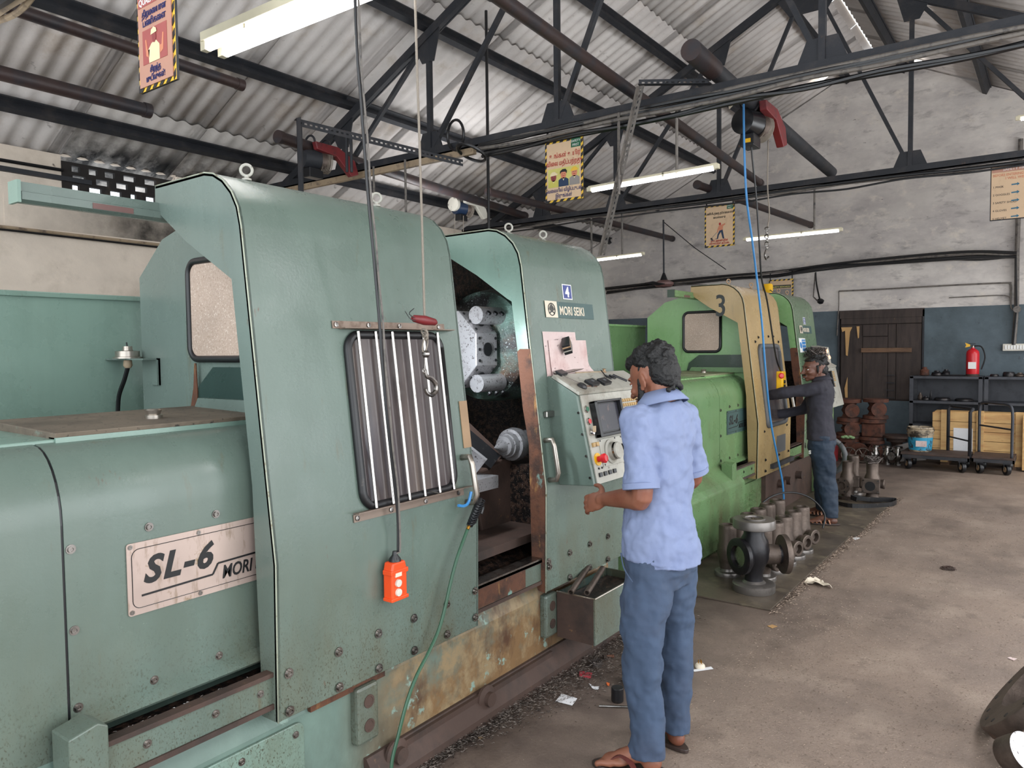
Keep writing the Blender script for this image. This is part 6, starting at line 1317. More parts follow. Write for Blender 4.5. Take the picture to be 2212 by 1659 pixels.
# steel racks
def rack(x0, x1, label, items):
    y0, y1 = 11.62, 12.02
    t = thing('steel_rack', ((x0+x1)/2, (y0+y1)/2, 0), label, 'rack', 'grey steel racks by the wall')
    for x in (x0, x1-.045):
        for y in (y0, y1-.04): PT(t, M().box((x, y, 0), (x+.045, y+.04, 1.16)), 'post', 'rack')
    for z in (1.13, .82-.03, .47): PT(t, M().box((x0, y0, z), (x1, y1, z+.035)), 'shelf', 'rack', bevel=.003)
    PT(t, M().box((x0, y1-.012, .5), (x1, y1, 1.13)), 'back_sheet', 'rack')
    return t
rack(-1.66, -.80, 'grey steel rack under the fire extinguisher', None)
rack(-.78, .25, 'grey steel rack at the right edge of the photo', None)
def disc_item(x, y, z, r, h, label, m='cast_black', grp='discs on the steel racks'):
    t = thing('steel_disc', (x, y, z), label, 'steel disc', grp)
    PT(t, M().lathe([(r*.4, h*.6), (r*.42, 0), (r, 0), (r*1.02, h*.3), (r*.98, h*.7), (r*.8, h), (r*.45, h)], (x, y, z), (0, 0, 1), 26), 'disc_body', m, smooth=True)
disc_item(-1.28, 11.8, .826, .10, .04, 'left wide disc on the middle shelf under the extinguisher'); disc_item(-1.02, 11.8, .826, .11, .035, 'right wide disc on the middle shelf under the extinguisher')
disc_item(-.56, 11.8, .506, .09, .09, 'left dark disc stack low in the right rack'); disc_item(-.34, 11.8, .506, .09, .08, 'right dark disc stack low in the right rack')
disc_item(-.52, 11.8, 1.166, .07, .06, 'dark ring on top of the right rack'); disc_item(-.68, 11.78, 1.166, .05, .03, 'small dark ring at the left end of the right rack top')
for i, (x, z, r, h) in enumerate(((-1.55, .826, .03, .10), (-1.48, .826, .05, .05), (-1.42, .826, .015, .13), (-1.50, 1.166, .06, .12), (-1.35, 1.166, .07, .07), (-1.24, 1.166, .05, .09), (-.40, 1.166, .06, .05), (-.28, 1.166, .08, .09), (-.72, .506, .06, .14))):
    t = thing('machine_part', (x, 11.8, z), ['pale-topped small part at the left of the middle shelf', 'squat black part on the middle shelf', 'thin upright pin on the middle shelf', 'brown tin at the left end of the extinguisher rack', 'black lump beside the brown tin on the rack', 'small black fan-like part right of the black lump', 'flat grey clamp on the right rack top', 'tilted ring on the right rack top at the edge', 'dark round part low at the left of the right rack'][i], 'machine part', 'small parts on the racks')
    PT(t, M().lathe([(r*.8, 0), (r, h*.1), (r*.9, h*.5), (r, h*.6), (r*.5, h*.8), (r*.45, h), (.001, h)], (x, 11.8, z), (0, 0, 1), 12), 'part_body', 'rust_red' if i == 3 else 'cast_black' if i % 3 else 'cast', smooth=True)
t = thing('steel_bar', (-1.15, 11.7, 1.17), 'long thin bar lying on the extinguisher rack top', 'steel bar'); PT(t, M().cyl((-1.28, 11.68, 1.178), (-1.0, 11.68, 1.178), .01, n=8), 'shaft', 'cast_black')
# fire extinguisher
x, y, z = -.93, 11.8, 1.166
t = thing('fire_extinguisher', (x, y, z), 'red fire extinguisher with yellow clip standing on the rack', 'fire extinguisher')
PT(t, M().lathe([(.075, 0), (.078, .01), (.078, .30), (.07, .335), (.045, .36), (.022, .37), (.022, .385)], (x, y, z), (0, 0, 1), 26), 'cylinder', 'red', smooth=True)
PT(t, M().lathe([(.08, 0), (.08, .03)], (x, y, z-.001), (0, 0, 1), 24), 'foot_ring', 'rust_dark', smooth=True)
PT(t, M().prism([(x-.045, z+.10), (x+.045, z+.10), (x+.045, z+.19), (x-.045, z+.19)], 'y', y-.081, y-.07), 'white_label', 'white')
PT(t, M().box((x-.07, y-.015, z+.40), (x+.05, y+.015, z+.415)).box((x-.06, y-.01, z+.43), (x+.03, y+.01, z+.44)), 'squeeze_handle', 'plastic_black', bevel=.003)
PT(t, M().lathe([(.02, .38), (.018, .41), (.01, .42)], (x, y, z), (0, 0, 1), 12), 'valve_head', 'steel', smooth=True)
PT(t, M().prism([(x-.09, z+.385), (x-.03, z+.40), (x-.03, z+.425), (x-.09, z+.45), (x-.075, z+.417)], 'y', y-.03, y-.015), 'yellow_clip', 'yellow')
PT(t, M().tube(smooth_path([(x+.02, y-.01, z+.405), (x+.10, y-.01, z+.39), (x+.14, y-.01, z+.25), (x+.10, y-.02, z+.09)], 5), .009, 6), 'hose', 'cable_black', smooth=True)
# wooden crate
x0, x1, y0, y1 = -1.34, -.30, 11.33, 11.60; z0, z1 = .10, .70
t = thing('wooden_crate', ((x0+x1)/2, (y0+y1)/2, .0), 'long pale pine crate behind the hand trolleys', 'crate')
nb = 5; hh = (z1-z0)/nb
for k in range(nb):
    PT(t, M().box((x0, y0, z0+hh*k+.002), (x1, y0+.018, z0+hh*(k+1)-.003)), 'board', 'wood_new', bevel=.003)
    PT(t, M().box((x0, y0+.018, z0+hh*k+.002), (x0+.018, y1, z0+hh*(k+1)-.003)), 'end_board', 'wood_new', bevel=.003)
for x in (x0+.10, x0+.50, x1-.12): PT(t, M().box((x, y0-.02, z0-.06), (x+.085, y0, z1+.035)), 'batten', 'wood_new', bevel=.003)
for k in range(4): PT(t, M().box((x0+.02, y0+.02+.065*k, z1-.01), (x1, y0+.08+.065*k, z1+.01)), 'lid_board', 'wood_new', bevel=.003)
for x in (x0+.1, x1-.2): PT(t, M().box((x, y0, 0), (x+.1, y1, z0)), 'skid', 'wood_bar')
PT(t, M().box((x0+.245, y0-.004, .20), (x0+.46, y0-.001, .50)), 'delivery_sheet', 'paper_white')
x0b = -.30
t = thing('wooden_crate', (-.1, 11.2, 0), 'second pine crate with a broad batten at the right edge', 'crate')
for k in range(4): PT(t, M().box((x0b+.02, 11.22, .08+.155*k), (.5, 11.24, .23+.155*k)), 'board', 'wood_new', bevel=.003)
PT(t, M().box((x0b-.04, 11.19, .02), (x0b+.09, 11.22, .72)), 'batten', 'wood_new', bevel=.003); PT(t, M().box((x0b-.03, 11.24, .05), (.5, 11.32, .70)), 'core', 'wood_bar')
# hand trolleys
def trolley(x0, x1, y0, y1, label, handle, mframe='truss'):
    t = thing('hand_trolley', ((x0+x1)/2, (y0+y1)/2, 0), label, 'trolley', 'flat hand trolleys before the crate')
    PT(t, M().box((x0, y0, .19), (x1, y1, .215)), 'platform', 'rust_dark', bevel=.004)
    for a, b in (((x0, y0, .15), (x1, y0+.02, .19)), ((x0, y1-.02, .15), (x1, y1, .19)), ((x0, y0, .15), (x0+.02, y1, .19)), ((x1-.02, y0, .15), (x1, y1, .19))): PT(t, M().box(a, b), 'frame_rail', mframe)
    for x in (x0+.08, x1-.08):
        for y in (y0+.07, y1-.07):
            w_ = PT(t, M().lathe([(.02, -.022), (.066, -.022), (.07, -.012), (.07, .012), (.066, .022), (.02, .022)], (x, y, .071), (.85, .5, 0), 20), 'castor_wheel', 'black_rubber', smooth=True)
            PT(t, M().lathe([(.034, -.024), (.034, .024)], (x, y, .071), (.85, .5, 0), 14), 'hub', 'wood_tape', w_); PT(t, M().box((x-.04, y-.035, .13), (x+.04, y+.035, .15)).box((x-.03, y-.03, .07), (x-.024, y+.03, .14)).box((x+.024, y-.03, .07), (x+.03, y+.03, .14)), 'fork', 'truss', w_)
    handle(t); return t
def hA(t):
    y = 10.62
    for x in (-1.16, -1.02): pass
    for (xa, ya) in ((-1.14, 11.18), (-.86, 10.72)): PT(t, M().tube([(xa, ya, .2), (xa, ya, .76), (xa+.03, ya, .80)], .02, 8), 'upright', 'truss', smooth='all')
    PT(t, M().tube([(-1.11, 11.18, .80), (-.83, 10.72, .80)], .018, 8), 'push_bar', 'truss'); PT(t, M().tube([(-1.14, 11.18, .40), (-.86, 10.72, .40)], .010, 8), 'cross_bar', 'truss')
def hB(t):
    pts = smooth_path([(-.80, 11.24, .2), (-.80, 11.24, .5), (-.80, 11.24, .76), (-.77, 11.2, .85), (-.60, 11.0, .86), (-.46, 10.82, .85), (-.43, 10.78, .74), (-.43, 10.78, .5), (-.43, 10.78, .2)], 4)
    PT(t, M().tube(pts, .017, 8), 'handle_hoop', 'rack', smooth='all'); PT(t, M().tube([(-.80, 11.24, .56), (-.43, 10.78, .56)], .011, 8), 'cross_bar', 'truss')
trolley(-1.62, -.86, 10.68, 11.22, 'left flat hand trolley carrying the dirty bucket', hA)
trolley(-.84, -.40, 10.74, 11.26, 'right flat hand trolley with a rounded hoop handle', hB)
x, y, z = -1.43, 10.95, .216
t = thing('paint_bucket', (x, y, z), 'dirty white bucket with a blue label on the left trolley', 'bucket')
PT(t, M().lathe([(.001, 0), (.125, 0), (.13, .01), (.148, .22), (.158, .222), (.158, .235), (.150, .237), (.152, .262), (.162, .264), (.162, .285), (.15, .29), (.156, .30), (.150, .315), (.142, .315), (.12, .02), (.001, .02)], (x, y, z), (0, 0, 1), 30), 'bucket_body', 'bucket', smooth=True)
PT(t, M().lathe([(.1322, .02), (.1462, .185)], (x, y, z), (0, 0, 1), 30), 'blue_label', 'bucket_blue', smooth=True)
m = M(); 
for k in range(9):
    pass
PT(t, M().box((-.055, -.1475, .07), (.07, -.139, .145), Matrix.Rotation(.15, 3, 'Z'), (x, y, z)), 'white_block', 'paper')
# ================================================================ PEOPLE
def loft(m, secs, n=24, p=2.0):
    """closed skin through elliptical sections: (centre, half-axis a, half-axis b)"""
    vs = []; k = len(secs)
    for c, a, b in secs:
        for j in range(n):
            t = 2*pi*j/n; ct, st_ = cos(t), sin(t)
            e = 2/p; vs.append(V(c)+V(a)*(abs(ct)**e*(1 if ct >= 0 else -1))+V(b)*(abs(st_)**e*(1 if st_ >= 0 else -1)))
    fs = [tuple(range(n-1, -1, -1)), tuple(range((k-1)*n, k*n))]
    for i in range(k-1):
        for j in range(n): fs.append((i*n+j, i*n+(j+1) % n, (i+1)*n+(j+1) % n, (i+1)*n+j))
    return m.add(vs, fs)
def limb(m, pts, rs, n=14, sub=4):
    P_ = smooth_path(pts, sub); R_ = []
    for i in range(len(P_)):
        u = i/sub; k = min(int(u), len(rs)-2); f = u-k; R_.append(rs[k]*(1-f)+rs[k+1]*f)
    m.tube(P_, R_, n); m.ell(P_[0], (R_[0],)*3, n=12, m=8); m.ell(P_[-1], (R_[-1],)*3, n=12, m=8); return m
def organic(o, voxel, smooth_it=4, disp=None):
    r = o.modifiers.new('skin', 'REMESH'); r.mode = 'VOXEL'; r.voxel_size = voxel; r.use_smooth_shade = True
    s = o.modifiers.new('smooth', 'SMOOTH'); s.factor = .5; s.iterations = smooth_it
    for (size, st_) in (disp or ()):
        tx = bpy.data.textures.new('folds', 'CLOUDS'); tx.noise_scale = size; tx.noise_depth = 2
        d = o.modifiers.new('folds', 'DISPLACE'); d.texture = tx; d.strength = st_; d.mid_level = .5
        d.texture_coords = 'LOCAL'
    return o
def hand(m, w, d, nrm, side, curl=.4, s=1.0, spread=.12):
    """w wrist, d along the hand, nrm back of hand, side towards the thumb"""
    d = V(d).normalized(); side = V(side); side = (side-d*side.dot(d)).normalized(); nrm = d.cross(side) if d.cross(side).dot(V(nrm)) > 0 else -d.cross(side)
    R_ = Matrix((d, side, nrm)).transposed()
    m.ell(w+d*.045*s, (.05*s, .038*s, .017*s), R_, 14, 10); m.ell(w+d*.07*s, (.028*s, .040*s, .014*s), R_, 14, 10)
    limb(m, [w-d*.02, w+d*.02*s], [.026*s, .025*s])
    for k, (off, L_) in enumerate(((.028, .072), (.0095, .080), (-.0095, .074), (-.028, .058))):
        b = w+d*.08*s+side*off*s; dd = (d+side*off*spread*18*.5).normalized(); ps = [b]; ang = curl*.35; r_ = [.0088*s]
        for q, f in enumerate((.45, .3, .25)):
            v = dd*cos(ang)-nrm*sin(ang); ps.append(ps[-1]+v*L_*f*s); ang += curl*(.9+.12*k); r_.append((.0084, .0078, .0066)[q]*s)
        limb(m, ps, r_, 10, 3)
    b = w+d*.018*s+side*.026*s; v = (d*.55+side*.75-nrm*.35).normalized()
    limb(m, [b, b+v*.032*s, b+v*.055*s+d*.012*s, b+v*.066*s+d*.032*s], [.0125*s, .011*s, .0098*s, .0078*s], 10, 3)
def head(m, c, Fd, Ud, s=1.0):
    Fd = V(Fd).normalized(); Rd = Fd.cross(V(Ud)).normalized(); Ud = Rd.cross(Fd); R_ = Matrix((Rd, Fd, Ud)).transposed()
    W = lambda r, f, u: V(c)+(Rd*r+Fd*f+Ud*u)*s
    m.ell(W(0, -.012, .028), (.073*s, .093*s, .088*s), R_, 22, 16)            # skull
    m.ell(W(0, .030, -.012), (.060*s, .060*s, .075*s), R_, 20, 14)            # face
    m.ell(W(0, .034, -.062), (.047*s, .048*s, .036*s), R_, 18, 12)            # jaw
    m.ell(W(0, .066, -.088), (.022*s, .016*s, .016*s), R_)                    # chin
    m.ell(W(0, .073, .030), (.050*s, .016*s, .012*s), R_)                     # brow
    limb(m, [W(0, .086, .018), W(0, .100, -.010), W(0, .112, -.026)], [.008*s, .0095*s, .0115*s], 10, 3)   # nose
    for q in (-1, 1):
        m.ell(W(q*.011, .100, -.028), (.008*s, .009*s, .007*s), R_)
        m.ell(W(q*.040, .066, -.022), (.018*s, .018*s, .018*s), R_)           # cheek bone
        m.ell(W(q*.076, -.006, -.006), (.007*s, .020*s, .032*s), R_ @ Matrix.Rotation(q*.35, 3, 'Z'))   # ear
        m.ell(W(q*.074, .006, -.032), (.006*s, .010*s, .012*s), R_)
    m.ell(W(0, .090, -.053), (.024*s, .010*s, .0065*s), R_); m.ell(W(0, .088, -.065), (.021*s, .010*s, .0075*s), R_)   # lips
    return W, R_
def foot(m, heel, d, s=1.0, z=.03):
    d = V(d).normalized(); s_ = V((-d.y, d.x, 0)); R_ = Matrix((d, s_, V((0, 0, 1)))).transposed(); h = V(heel); h.z = z
    m.ell(h+d*.035*s+V((0, 0, .012)), (.040*s, .030*s, .034*s), R_, 16, 12)
    limb(m, [h+d*.05*s+V((0, 0, .05)), h+d*.12*s+V((0, 0, .028)), h+d*.175*s+V((0, 0, .010))], [.036*s, .032*s, .020*s], 14, 3)
    m.ell(h+d*.165*s+V((0, 0, .006)), (.055*s, .044*s, .020*s), R_, 16, 10)
    for k, (o, L_, r_) in enumerate(((.030, .060, .013), (.010, .056, .0095), (-.006, .050, .009), (-.021, .043, .0085), (-.034, .034, .008))):
        b = h+d*(.185-.004*k)*s+s_*o*s; limb(m, [b, b+d*L_*.6*s, b+d*L_*.85*s+V((0, 0, -.006))], [r_*s, r_*.95*s, r_*.9*s], 8, 2)
def eyes(par, W, s, R_, m_w='white', m_d='ink'):
    for q in (-1, 1):
        M().ell(W(q*.029, .0715, .006), (.012*s, .010*s, .0075*s), R_, 12, 8).build('eye', m_w, parent=par, smooth='all')
        M().ell(W(q*.029+.001, .0805, .006), (.0055*s, .0022*s, .0055*s), R_, 10, 6).build('iris', m_d, parent=par, smooth='all')
        M().ell(W(q*.029, .0735, .0125), (.0155*s, .0105*s, .0055*s), R_, 12, 6).build('eyelid', par['skin'], parent=par, smooth='all')
        limb(M(), [W(q*.014, .086, .026), W(q*.030, .083, .031), W(q*.048, .069, .025)], [.0035*s, .0045*s, .002*s], 8, 3).build('eyebrow', 'hair', parent=par, smooth='all')
def shirt_collar(m, c, u, r0, r1, h, f, n=28, open_a=.35):
    """stand-up folded collar: a band around the neck open at the front"""
    f = V(f); f = (f-V(u)*f.dot(V(u))).normalized(); s_ = f.cross(V(u)); vs = []; rows_ = ((r0, 0), (r0*.93, h), (r0*1.0, h*1.08), (r1, -h*.12), (r1*.96, -h*.2))
    ks = []
    for i in range(n+1):
        a = open_a+(2*pi-2*open_a)*i/n
        for rr, hh in rows_:
            drop = 0
            if i in (0, 1, n-1, n) and hh < h*.5 and rr > r0: drop = -.022
            vs.append(V(c)+(f*cos(a)*rr*1.05+s_*sin(a)*rr)+V(u)*(hh+drop))
    k = len(rows_); fs = [(i*k+j, (i+1)*k+j, (i+1)*k+j+1, i*k+j+1) for i in range(n) for j in range(k-1)]
    return m.add(vs, fs)

# ---------------- worker 1: light blue shirt, seen from behind
ang = radians(-16); F1 = V((-cos(ang), -sin(ang), 0)); R1 = V((F1.y, -F1.x, 0)); C1 = V((-1.225, 2.625, 0)); U1 = V((0, 0, 1))
def W1(r, f, u): return C1+R1*r+F1*f+U1*u
p1 = thing('person', (C1.x, C1.y, 0), 'bearded person in light blue shirt and slate trousers working the console', 'person'); p1['skin'] = 'skin'
b = M(); Fh = (V((-.95, .17, 0)).normalized()*cos(.42)-U1*sin(.42)); Hc = W1(0, .034, 1.478)
HW, HR = head(b, Hc, Fh, (0, 0, 1))
limb(b, [W1(0, -.015, 1.34), W1(0, -.012, 1.41), HW(0, -.03, -.03)], [.052, .055, .056])
LH, RH = W1(-.068, 0, .82), W1(.068, 0, .82)
heelL, toeL = V((-1.175, 2.525, 0)), V((-1.43, 2.43, 0)); dL = (toeL-heelL).normalized(); heelR = V((-1.175, 2.725, 0)); dR = V((-.93, .36, 0)).normalized()
ankL = heelL+dL*.05+V((0, 0, .10)); ankR = heelR+dR*.05+V((0, 0, .10))
knL = V((-1.25, 2.52, .47)); knR = V((-1.215, 2.725, .47))
S_L, S_R = W1(-.132, -.005, 1.325), W1(.132, -.005, 1.325)
eL, wL = V((-1.215, 2.455, 1.055)), V((-1.43, 2.57, 1.005)); eR, wR = V((-1.175, 2.825, 1.075)), V((-1.385, 2.965, 1.06))
loft(b, [(W1(0, 0, .84), R1*.11, F1*.08), (W1(0, .0, 1.0), R1*.11, F1*.085), (W1(0, 0, 1.2), R1*.125, F1*.085), (W1(0, -.01, 1.33), R1*.11, F1*.065), (W1(0, -.01, 1.38), R1*.07, F1*.05)])
for S_, e, w_ in ((S_L, eL, wL), (S_R, eR, wR)):
    limb(b, [W1(0, 0, 1.32), S_, (S_+e)/2, e, e+(w_-e)*.35, w_], [.05, .046, .043, .039, .041, .026])
for H_, k_, a_ in ((LH, knL, ankL), (RH, knR, ankR)): limb(b, [H_, (H_+k_)/2, k_, k_+(a_-k_)*.35, a_], [.064, .060, .046, .046, .033])
foot(b, heelL, dL); foot(b, heelR, dR)
hand(b, wL, V((-.90, .25, -.30)), (.1, -.5, .8), (.1, .3, .9), .42, 1.05, .2); hand(b, wR, V((-.9, .15, -.25)), (.2, .4, .8), (-.1, -.9, .3), .75)
o = b.build('body', 'skin', parent=p1, smooth='all'); organic(o, .0052, 2)
eyes(p1, HW, 1, HR)
# beard and hair
m = M(); m.ell(HW(0, .032, -.072), (.056, .062, .038), HR, 20, 14); m.ell(HW(0, .066, -.088), (.030, .026, .028), HR)
for q in (-1, 1): limb(m, [HW(q*.070, .012, .004), HW(q*.064, .020, -.030), HW(q*.056, .036, -.062), HW(q*.030, .070, -.088)], [.008, .012, .017, .020], 10, 3)
limb(m, [HW(-.026, .088, -.047), HW(0, .096, -.043), HW(.026, .088, -.047)], [.004, .005, .004], 8, 3)
o = m.build('beard', 'hair', parent=p1, smooth='all'); organic(o, .005, 2, [(.012, .006)])
m = M(); rn = random.Random(11)
m.ell(HW(0, -.030, .060), (.074, .090, .074), HR, 24, 16); m.ell(HW(0, -.060, .008), (.071, .060, .072), HR, 20, 14); m.ell(HW(0, .030, .085), (.058, .056, .038), HR, 20, 14)
m.ell(HW(0, -.068, -.030), (.056, .028, .036), HR)
for k in range(90):
    a = rn.uniform(0, 2*pi); e = rn.uniform(-.35, 1.2); r_ = V((cos(a)*cos(e)*.073, sin(a)*cos(e)*.090, sin(e)*.077))
    p_ = HW(r_.x, r_.y-.030, r_.z+.058)
    if r_.y > .045 and r_.z < .02: continue
    m.ell(p_, (rn.uniform(.007, .014),)*3, None, 8, 6)
for k in range(34):
    a = rn.uniform(-2.7, -.45); z_ = rn.uniform(-.075, -.01); m.ell(HW(cos(a)*.066, -.036+sin(a)*.056, z_), (rn.uniform(.008, .015),)*3, None, 8, 6)
o = m.build('hair', 'hair', parent=p1, smooth='all'); organic(o, .0048, 1, [(.014, .009), (.006, .005)])
# shirt
m = M()
loft(m, [(W1(0, -.010, .800), R1*.154, F1*.140), (W1(0, -.008, .90), R1*.146, F1*.130), (W1(0, 0, 1.02), R1*.130, F1*.112), (W1(0, 0, 1.16), R1*.138, F1*.110), (W1(0, -.008, 1.27), R1*.146, F1*.104),
         (W1(0, -.012, 1.33), R1*.138, F1*.088), (W1(0, -.014, 1.368), R1*.112, F1*.076), (W1(0, -.012, 1.398), R1*.076, F1*.066)], 28, 2.3)
loft(m, [(W1(0, -.030, .782), R1*.140, F1*.130), (W1(0, -.015, .86), R1*.138, F1*.120)], 24)
for S_, e, q in ((S_L, eL, -1), (S_R, eR, 1)):
    d_ = (e-S_); limb(m, [W1(q*.09, -.01, 1.345), S_+V((0, 0, -.005)), S_+d_*.45], [.056, .060, .057])
    dd = d_.normalized(); a_ = dd.orthogonal().normalized(); b_ = dd.cross(a_)
    loft(m, [(S_+d_*.1, a_*.058, b_*.058), (S_+d_*.55, a_*.059, b_*.058), (S_+d_*.86, a_*.066, b_*.064)], 20)
o = m.build('shirt', 'shirt_blue', parent=p1, smooth='all'); organic(o, .0065, 2, [(.12, .040), (.045, .014)])
for S_, e in ((S_L, eL), (S_R, eR)):
    d_ = (e-S_); dd = d_.normalized(); M().lathe([(.064, -.008), (.0685, -.006), (.0685, .014), (.064, .016)], S_+d_*.84, dd, 24).build('sleeve_cuff', 'shirt_blue', parent=o, smooth=True)
nk = W1(0, -.010, 1.388); ud = (U1+F1*.28).normalized()
m = shirt_collar(M(), nk, ud, .066, .102, .042, F1); c_ = m.build('collar', 'shirt_blue', parent=o, smooth='all'); c_.modifiers.new('s', 'SOLIDIFY').thickness = .003
m = M(); yk = [W1(-.16+.32*i/12, -.128-.004*sin(pi*i/12), 1.262+.010*cos(2*pi*i/12)) for i in range(13)]
# trousers
m = M()
loft(m, [(W1(0, -.008, .90), R1*.108, F1*.090), (W1(0, -.012, .84), R1*.126, F1*.106), (W1(0, -.012, .76), R1*.138, F1*.114), (W1(0, -.005, .70), R1*.12, F1*.10)], 26, 2.3)
for H_, k_, a_, q in ((LH, knL, ankL, -1), (RH, knR, ankR, 1)):
    h0 = W1(q*.068, -.01, .82); lo = a_+V((.0, 0, -.035)); mid = (h0+k_)/2
    def el(c, r0, r1): return (c, R1*r0, F1*r1)
    loft(m, [el(h0, .074, .100), el(mid, .078, .096), el(k_, .064, .080), el((k_+lo)/2, .058, .075), el(lo+V((0, 0, .06)), .055, .073), el(lo, .056, .076)], 22, 2.2)
o = m.build('trousers', 'trouser_blue', parent=p1, smooth='all'); organic(o, .007, 2, [(.13, .036), (.05, .014)])
t_ = M(); t_.tube(smooth_path([W1(-.165, .045, .83), W1(-.176, .02, .78), W1(-.172, -.02, .735)], 4), .003, 6).build('pocket_seam', 'trouser_blue', parent=o)
# sandals
def sandal(label, heel, d, mt, strap, sole='sole'):
    d = V(d).normalized(); s_ = V((-d.y, d.x, 0)); h = V(heel)
    t = thing('sandal', (h.x, h.y, 0), label, 'sandal', None)
    out = []
    for i in range(24):
        a = 2*pi*i/24; L_ = .145; w_ = .046+.008*cos(a); out.append(h+d*(.115+L_*cos(a))+s_*w_*sin(a))
    m = M(); n_ = len(out); m.add([p+V((0, 0, .002)) for p in out]+[p+V((0, 0, .017)) for p in out], [tuple(range(n_-1, -1, -1)), tuple(range(n_, 2*n_))]+[(i, (i+1) % n_, (i+1) % n_+n_, i+n_) for i in range(n_)])
    m.build('sole', sole, parent=t, bevel=.003)
    for k, pts in enumerate(strap):
        m = M(); ps = smooth_path([h+d*a+s_*b_+V((0, 0, z)) for a, b_, z in pts], 4)
        for p, q in zip(ps[:-1], ps[1:]): beam(m, p, q+(q-p)*.15, .030 if mt == 'leather' else .016, .004, d if False else (0, 0, 1))
        m.build('strap', mt, parent=t)
thong = [[(.085, .047, .012), (.11, .040, .055), (.15, .022, .065), (.19, .016, .040)], [(.085, -.047, .012), (.11, -.040, .052), (.15, -.016, .062), (.19, .014, .040)]]
sandal('maroon thong sandal on the near foot of the blue-shirted worker', heelL, dL, 'leather', thong)
sandal('dark thong sandal on the far foot of the blue-shirted worker', heelR, dR, 'leather', thong)

# ---------------- worker 2: charcoal shirt, at the green lathe
F2 = V((-1, -.12, 0)).normalized(); R2 = V((F2.y, -F2.x, 0)); C2 = V((-1.715, 7.02, .012))
def W2(r, f, u): return C2+R2*r+F2*f+U1*u
p2 = thing('person', C2, 'moustached person in charcoal shirt and navy trousers reaching into the green lathe', 'person'); p2['skin'] = 'skin_dark'; p2.scale = (1.04, 1.04, .94)
b = M(); Fh = V((-.70, -.70, -.06)).normalized(); HW2, HR2 = head(b, W2(0, .050, 1.462), Fh, (0, 0, 1), 1.06)
limb(b, [W2(0, -.01, 1.31), W2(0, 0, 1.37), HW2(0, -.03, -.03)], [.05, .052, .054])
S_L, S_R = W2(-.15, 0, 1.29), W2(.15, 0, 1.29)
eL, wL = W2(-.20, .27, 1.245), W2(-.10, .50, 1.20); eR, wR = W2(.22, .16, 1.06), W2(.12, .38, 1.0)
loft(b, [(W2(0, 0, .84), R2*.11, F2*.08), (W2(0, .0, 1.0), R2*.11, F2*.08), (W2(0, 0, 1.2), R2*.12, F2*.08), (W2(0, -.01, 1.31), R2*.10, F2*.06), (W2(0, -.01, 1.36), R2*.07, F2*.05)])
for S_, e, w_ in ((S_L, eL, wL), (S_R, eR, wR)): limb(b, [W2(0, 0, 1.28), S_, (S_+e)/2, e, e+(w_-e)*.35, w_], [.05, .046, .042, .040, .040, .026])
hl2, d2 = V((-1.555, 6.96, 0)), V((-.97, -.22, 0)); hr2, d2r = V((-1.68, 7.25, 0)), V((-.95, .2, 0))
aL, aR = hl2+V((-.05, 0, .10)), hr2+V((-.05, 0, .10)); kL, kR = V((-1.66, 6.99, .47)), V((-1.74, 7.22, .47))
LH2, RH2 = W2(-.07, 0, .82), W2(.07, 0, .82)
for H_, k_, a_ in ((LH2, kL, aL), (RH2, kR, aR)): limb(b, [H_, (H_+k_)/2, k_, k_+(a_-k_)*.35, a_], [.064, .06, .046, .046, .033])
foot(b, hl2, d2, 1, .04); foot(b, hr2, d2r, 1, .04)
hand(b, wL, F2+V((0, 0, -.1)), (0, -.3, .9), (0, .5, .5), .6); hand(b, wR, F2+V((0, 0, -.2)), (0, .3, .9), (0, -.5, .5), .6)
o = b.build('body', 'skin_dark', parent=p2, smooth='all'); organic(o, .0055, 2)
eyes(p2, HW2, 1.06, HR2)
limb(M(), [HW2(-.028, .090, -.050), HW2(0, .102, -.043), HW2(.028, .090, -.050)], [.004, .0065, .004], 8, 3).build('moustache', 'hair', parent=p2, smooth='all')
m = M(); m.ell(HW2(0, -.028, .056), (.076, .092, .072), HR2, 24, 16); m.ell(HW2(0, -.055, -.005), (.073, .060, .072), HR2, 20, 14); m.ell(HW2(0, .030, .085), (.055, .044, .028), HR2)
for q in (-1, 1): limb(m, [HW2(q*.074, .012, .03), HW2(q*.074, .012, -.02)], [.012, .007], 8, 3)
for k in range(60):
    a = rn.uniform(0, 2*pi); e = rn.uniform(-.2, 1.2); r_ = V((cos(a)*cos(e)*.074, sin(a)*cos(e)*.090, sin(e)*.074))
    if r_.y > .025 and r_.z < .055: continue
    m.ell(HW2(r_.x, r_.y-.028, r_.z+.055), (rn.uniform(.009, .016),)*3, None, 8, 6)
o = m.build('hair', 'hair', parent=p2, smooth='all'); organic(o, .005, 1, [(.016, .010)])
m = M()
loft(m, [(W2(0, -.01, .80), R2*.160, F2*.118), (W2(0, -.005, .90), R2*.158, F2*.112), (W2(0, 0, 1.02), R2*.150, F2*.104), (W2(0, 0, 1.16), R2*.165, F2*.106), (W2(0, -.008, 1.25), R2*.172, F2*.102),
         (W2(0, -.012, 1.31), R2*.16, F2*.088), (W2(0, -.012, 1.35), R2*.115, F2*.072), (W2(0, -.01, 1.375), R2*.075, F2*.066)], 28, 2.3)
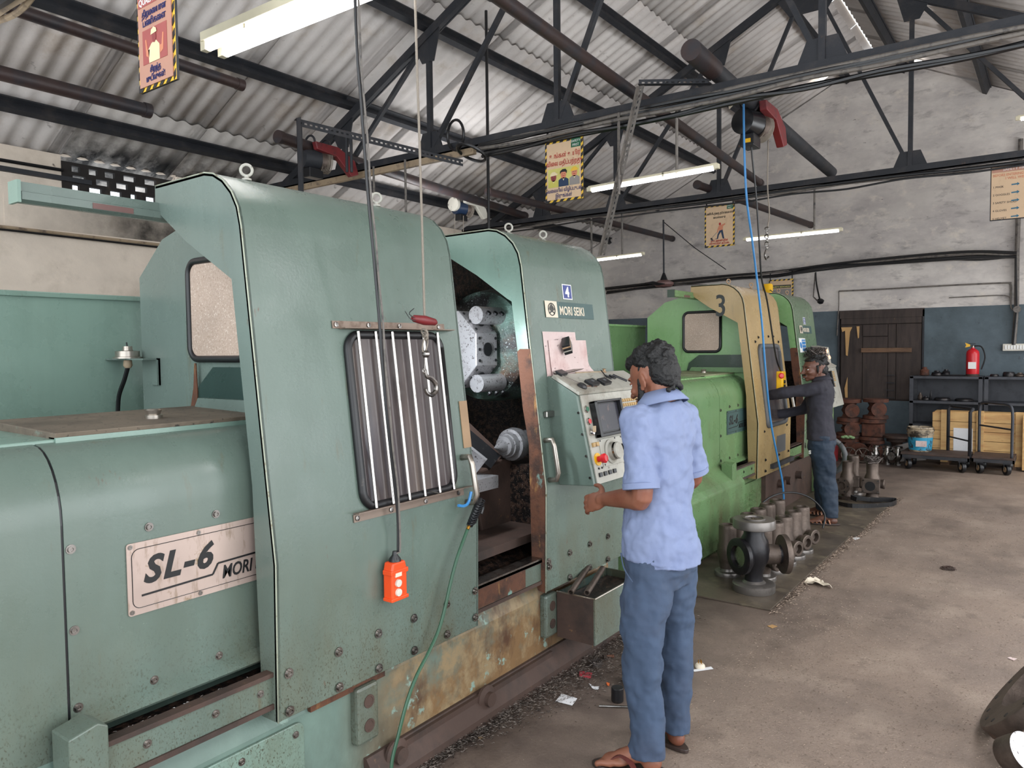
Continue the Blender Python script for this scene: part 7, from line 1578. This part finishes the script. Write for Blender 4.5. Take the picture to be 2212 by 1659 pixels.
for S_, e, w_, q in ((S_L, eL, wL, -1), (S_R, eR, wR, 1)): limb(m, [W2(q*.09, -.01, 1.31), S_, (S_+e)/2, e, e+(w_-e)*.45, e+(w_-e)*.9], [.06, .066, .060, .054, .048, .040])
o = m.build('shirt', 'shirt_black', parent=p2, smooth='all'); organic(o, .008, 3, [(.13, .026), (.05, .010)])
m = shirt_collar(M(), W2(0, -.008, 1.36), (U1+F2*.2).normalized(), .062, .088, .036, F2); c_ = m.build('collar', 'shirt_black', parent=o, smooth='all'); c_.modifiers.new('s', 'SOLIDIFY').thickness = .003
m = M()
loft(m, [(W2(0, -.008, .90), R2*.12, F2*.085), (W2(0, -.012, .84), R2*.145, F2*.102), (W2(0, -.012, .76), R2*.155, F2*.112), (W2(0, -.005, .70), R2*.13, F2*.10)], 26, 2.3)
for H_, k_, a_, q in ((LH2, kL, aL, -1), (RH2, kR, aR, 1)):
    h0 = W2(q*.078, -.01, .84); lo = a_+V((0, 0, -.02)); mid = (h0+k_)/2
    loft(m, [(h0, R2*.082, F2*.100), (mid, R2*.082, F2*.098), (k_, R2*.072, F2*.086), ((k_+lo)/2, R2*.062, F2*.076), (lo+V((0, 0, .05)), R2*.056, F2*.066), (lo, R2*.052, F2*.060)], 22, 2.2)
o = m.build('trousers', 'trouser_navy', parent=p2, smooth='all'); organic(o, .008, 3, [(.14, .032), (.05, .012)])
lg = (W2(-.168, .06, .68)); text('S', .045, lg+V((0, -.028, 0)), (.94, -.25, 0), (0, 0, 1), 'white', o, 'printed_mark', bold=.002)
straps = [[(.05+.035*k, .045, .014), (.06+.035*k, .035, .045-.005*k), (.06+.035*k, 0, .062-.008*k), (.05+.035*k, -.035, .045-.005*k), (.05+.035*k, -.045, .014)] for k in range(5)]
sandal('tan strappy sandal on the near foot of the charcoal-shirted worker', hl2, d2, 'tan_leather', straps)
sandal('tan strappy sandal on the far foot of the charcoal-shirted worker', hr2, d2r, 'tan_leather', straps)
for o in bpy.data.objects:
    if o.name.startswith('sandal') and o.type == 'EMPTY' and o.location.y > 5: o.location.z += .012
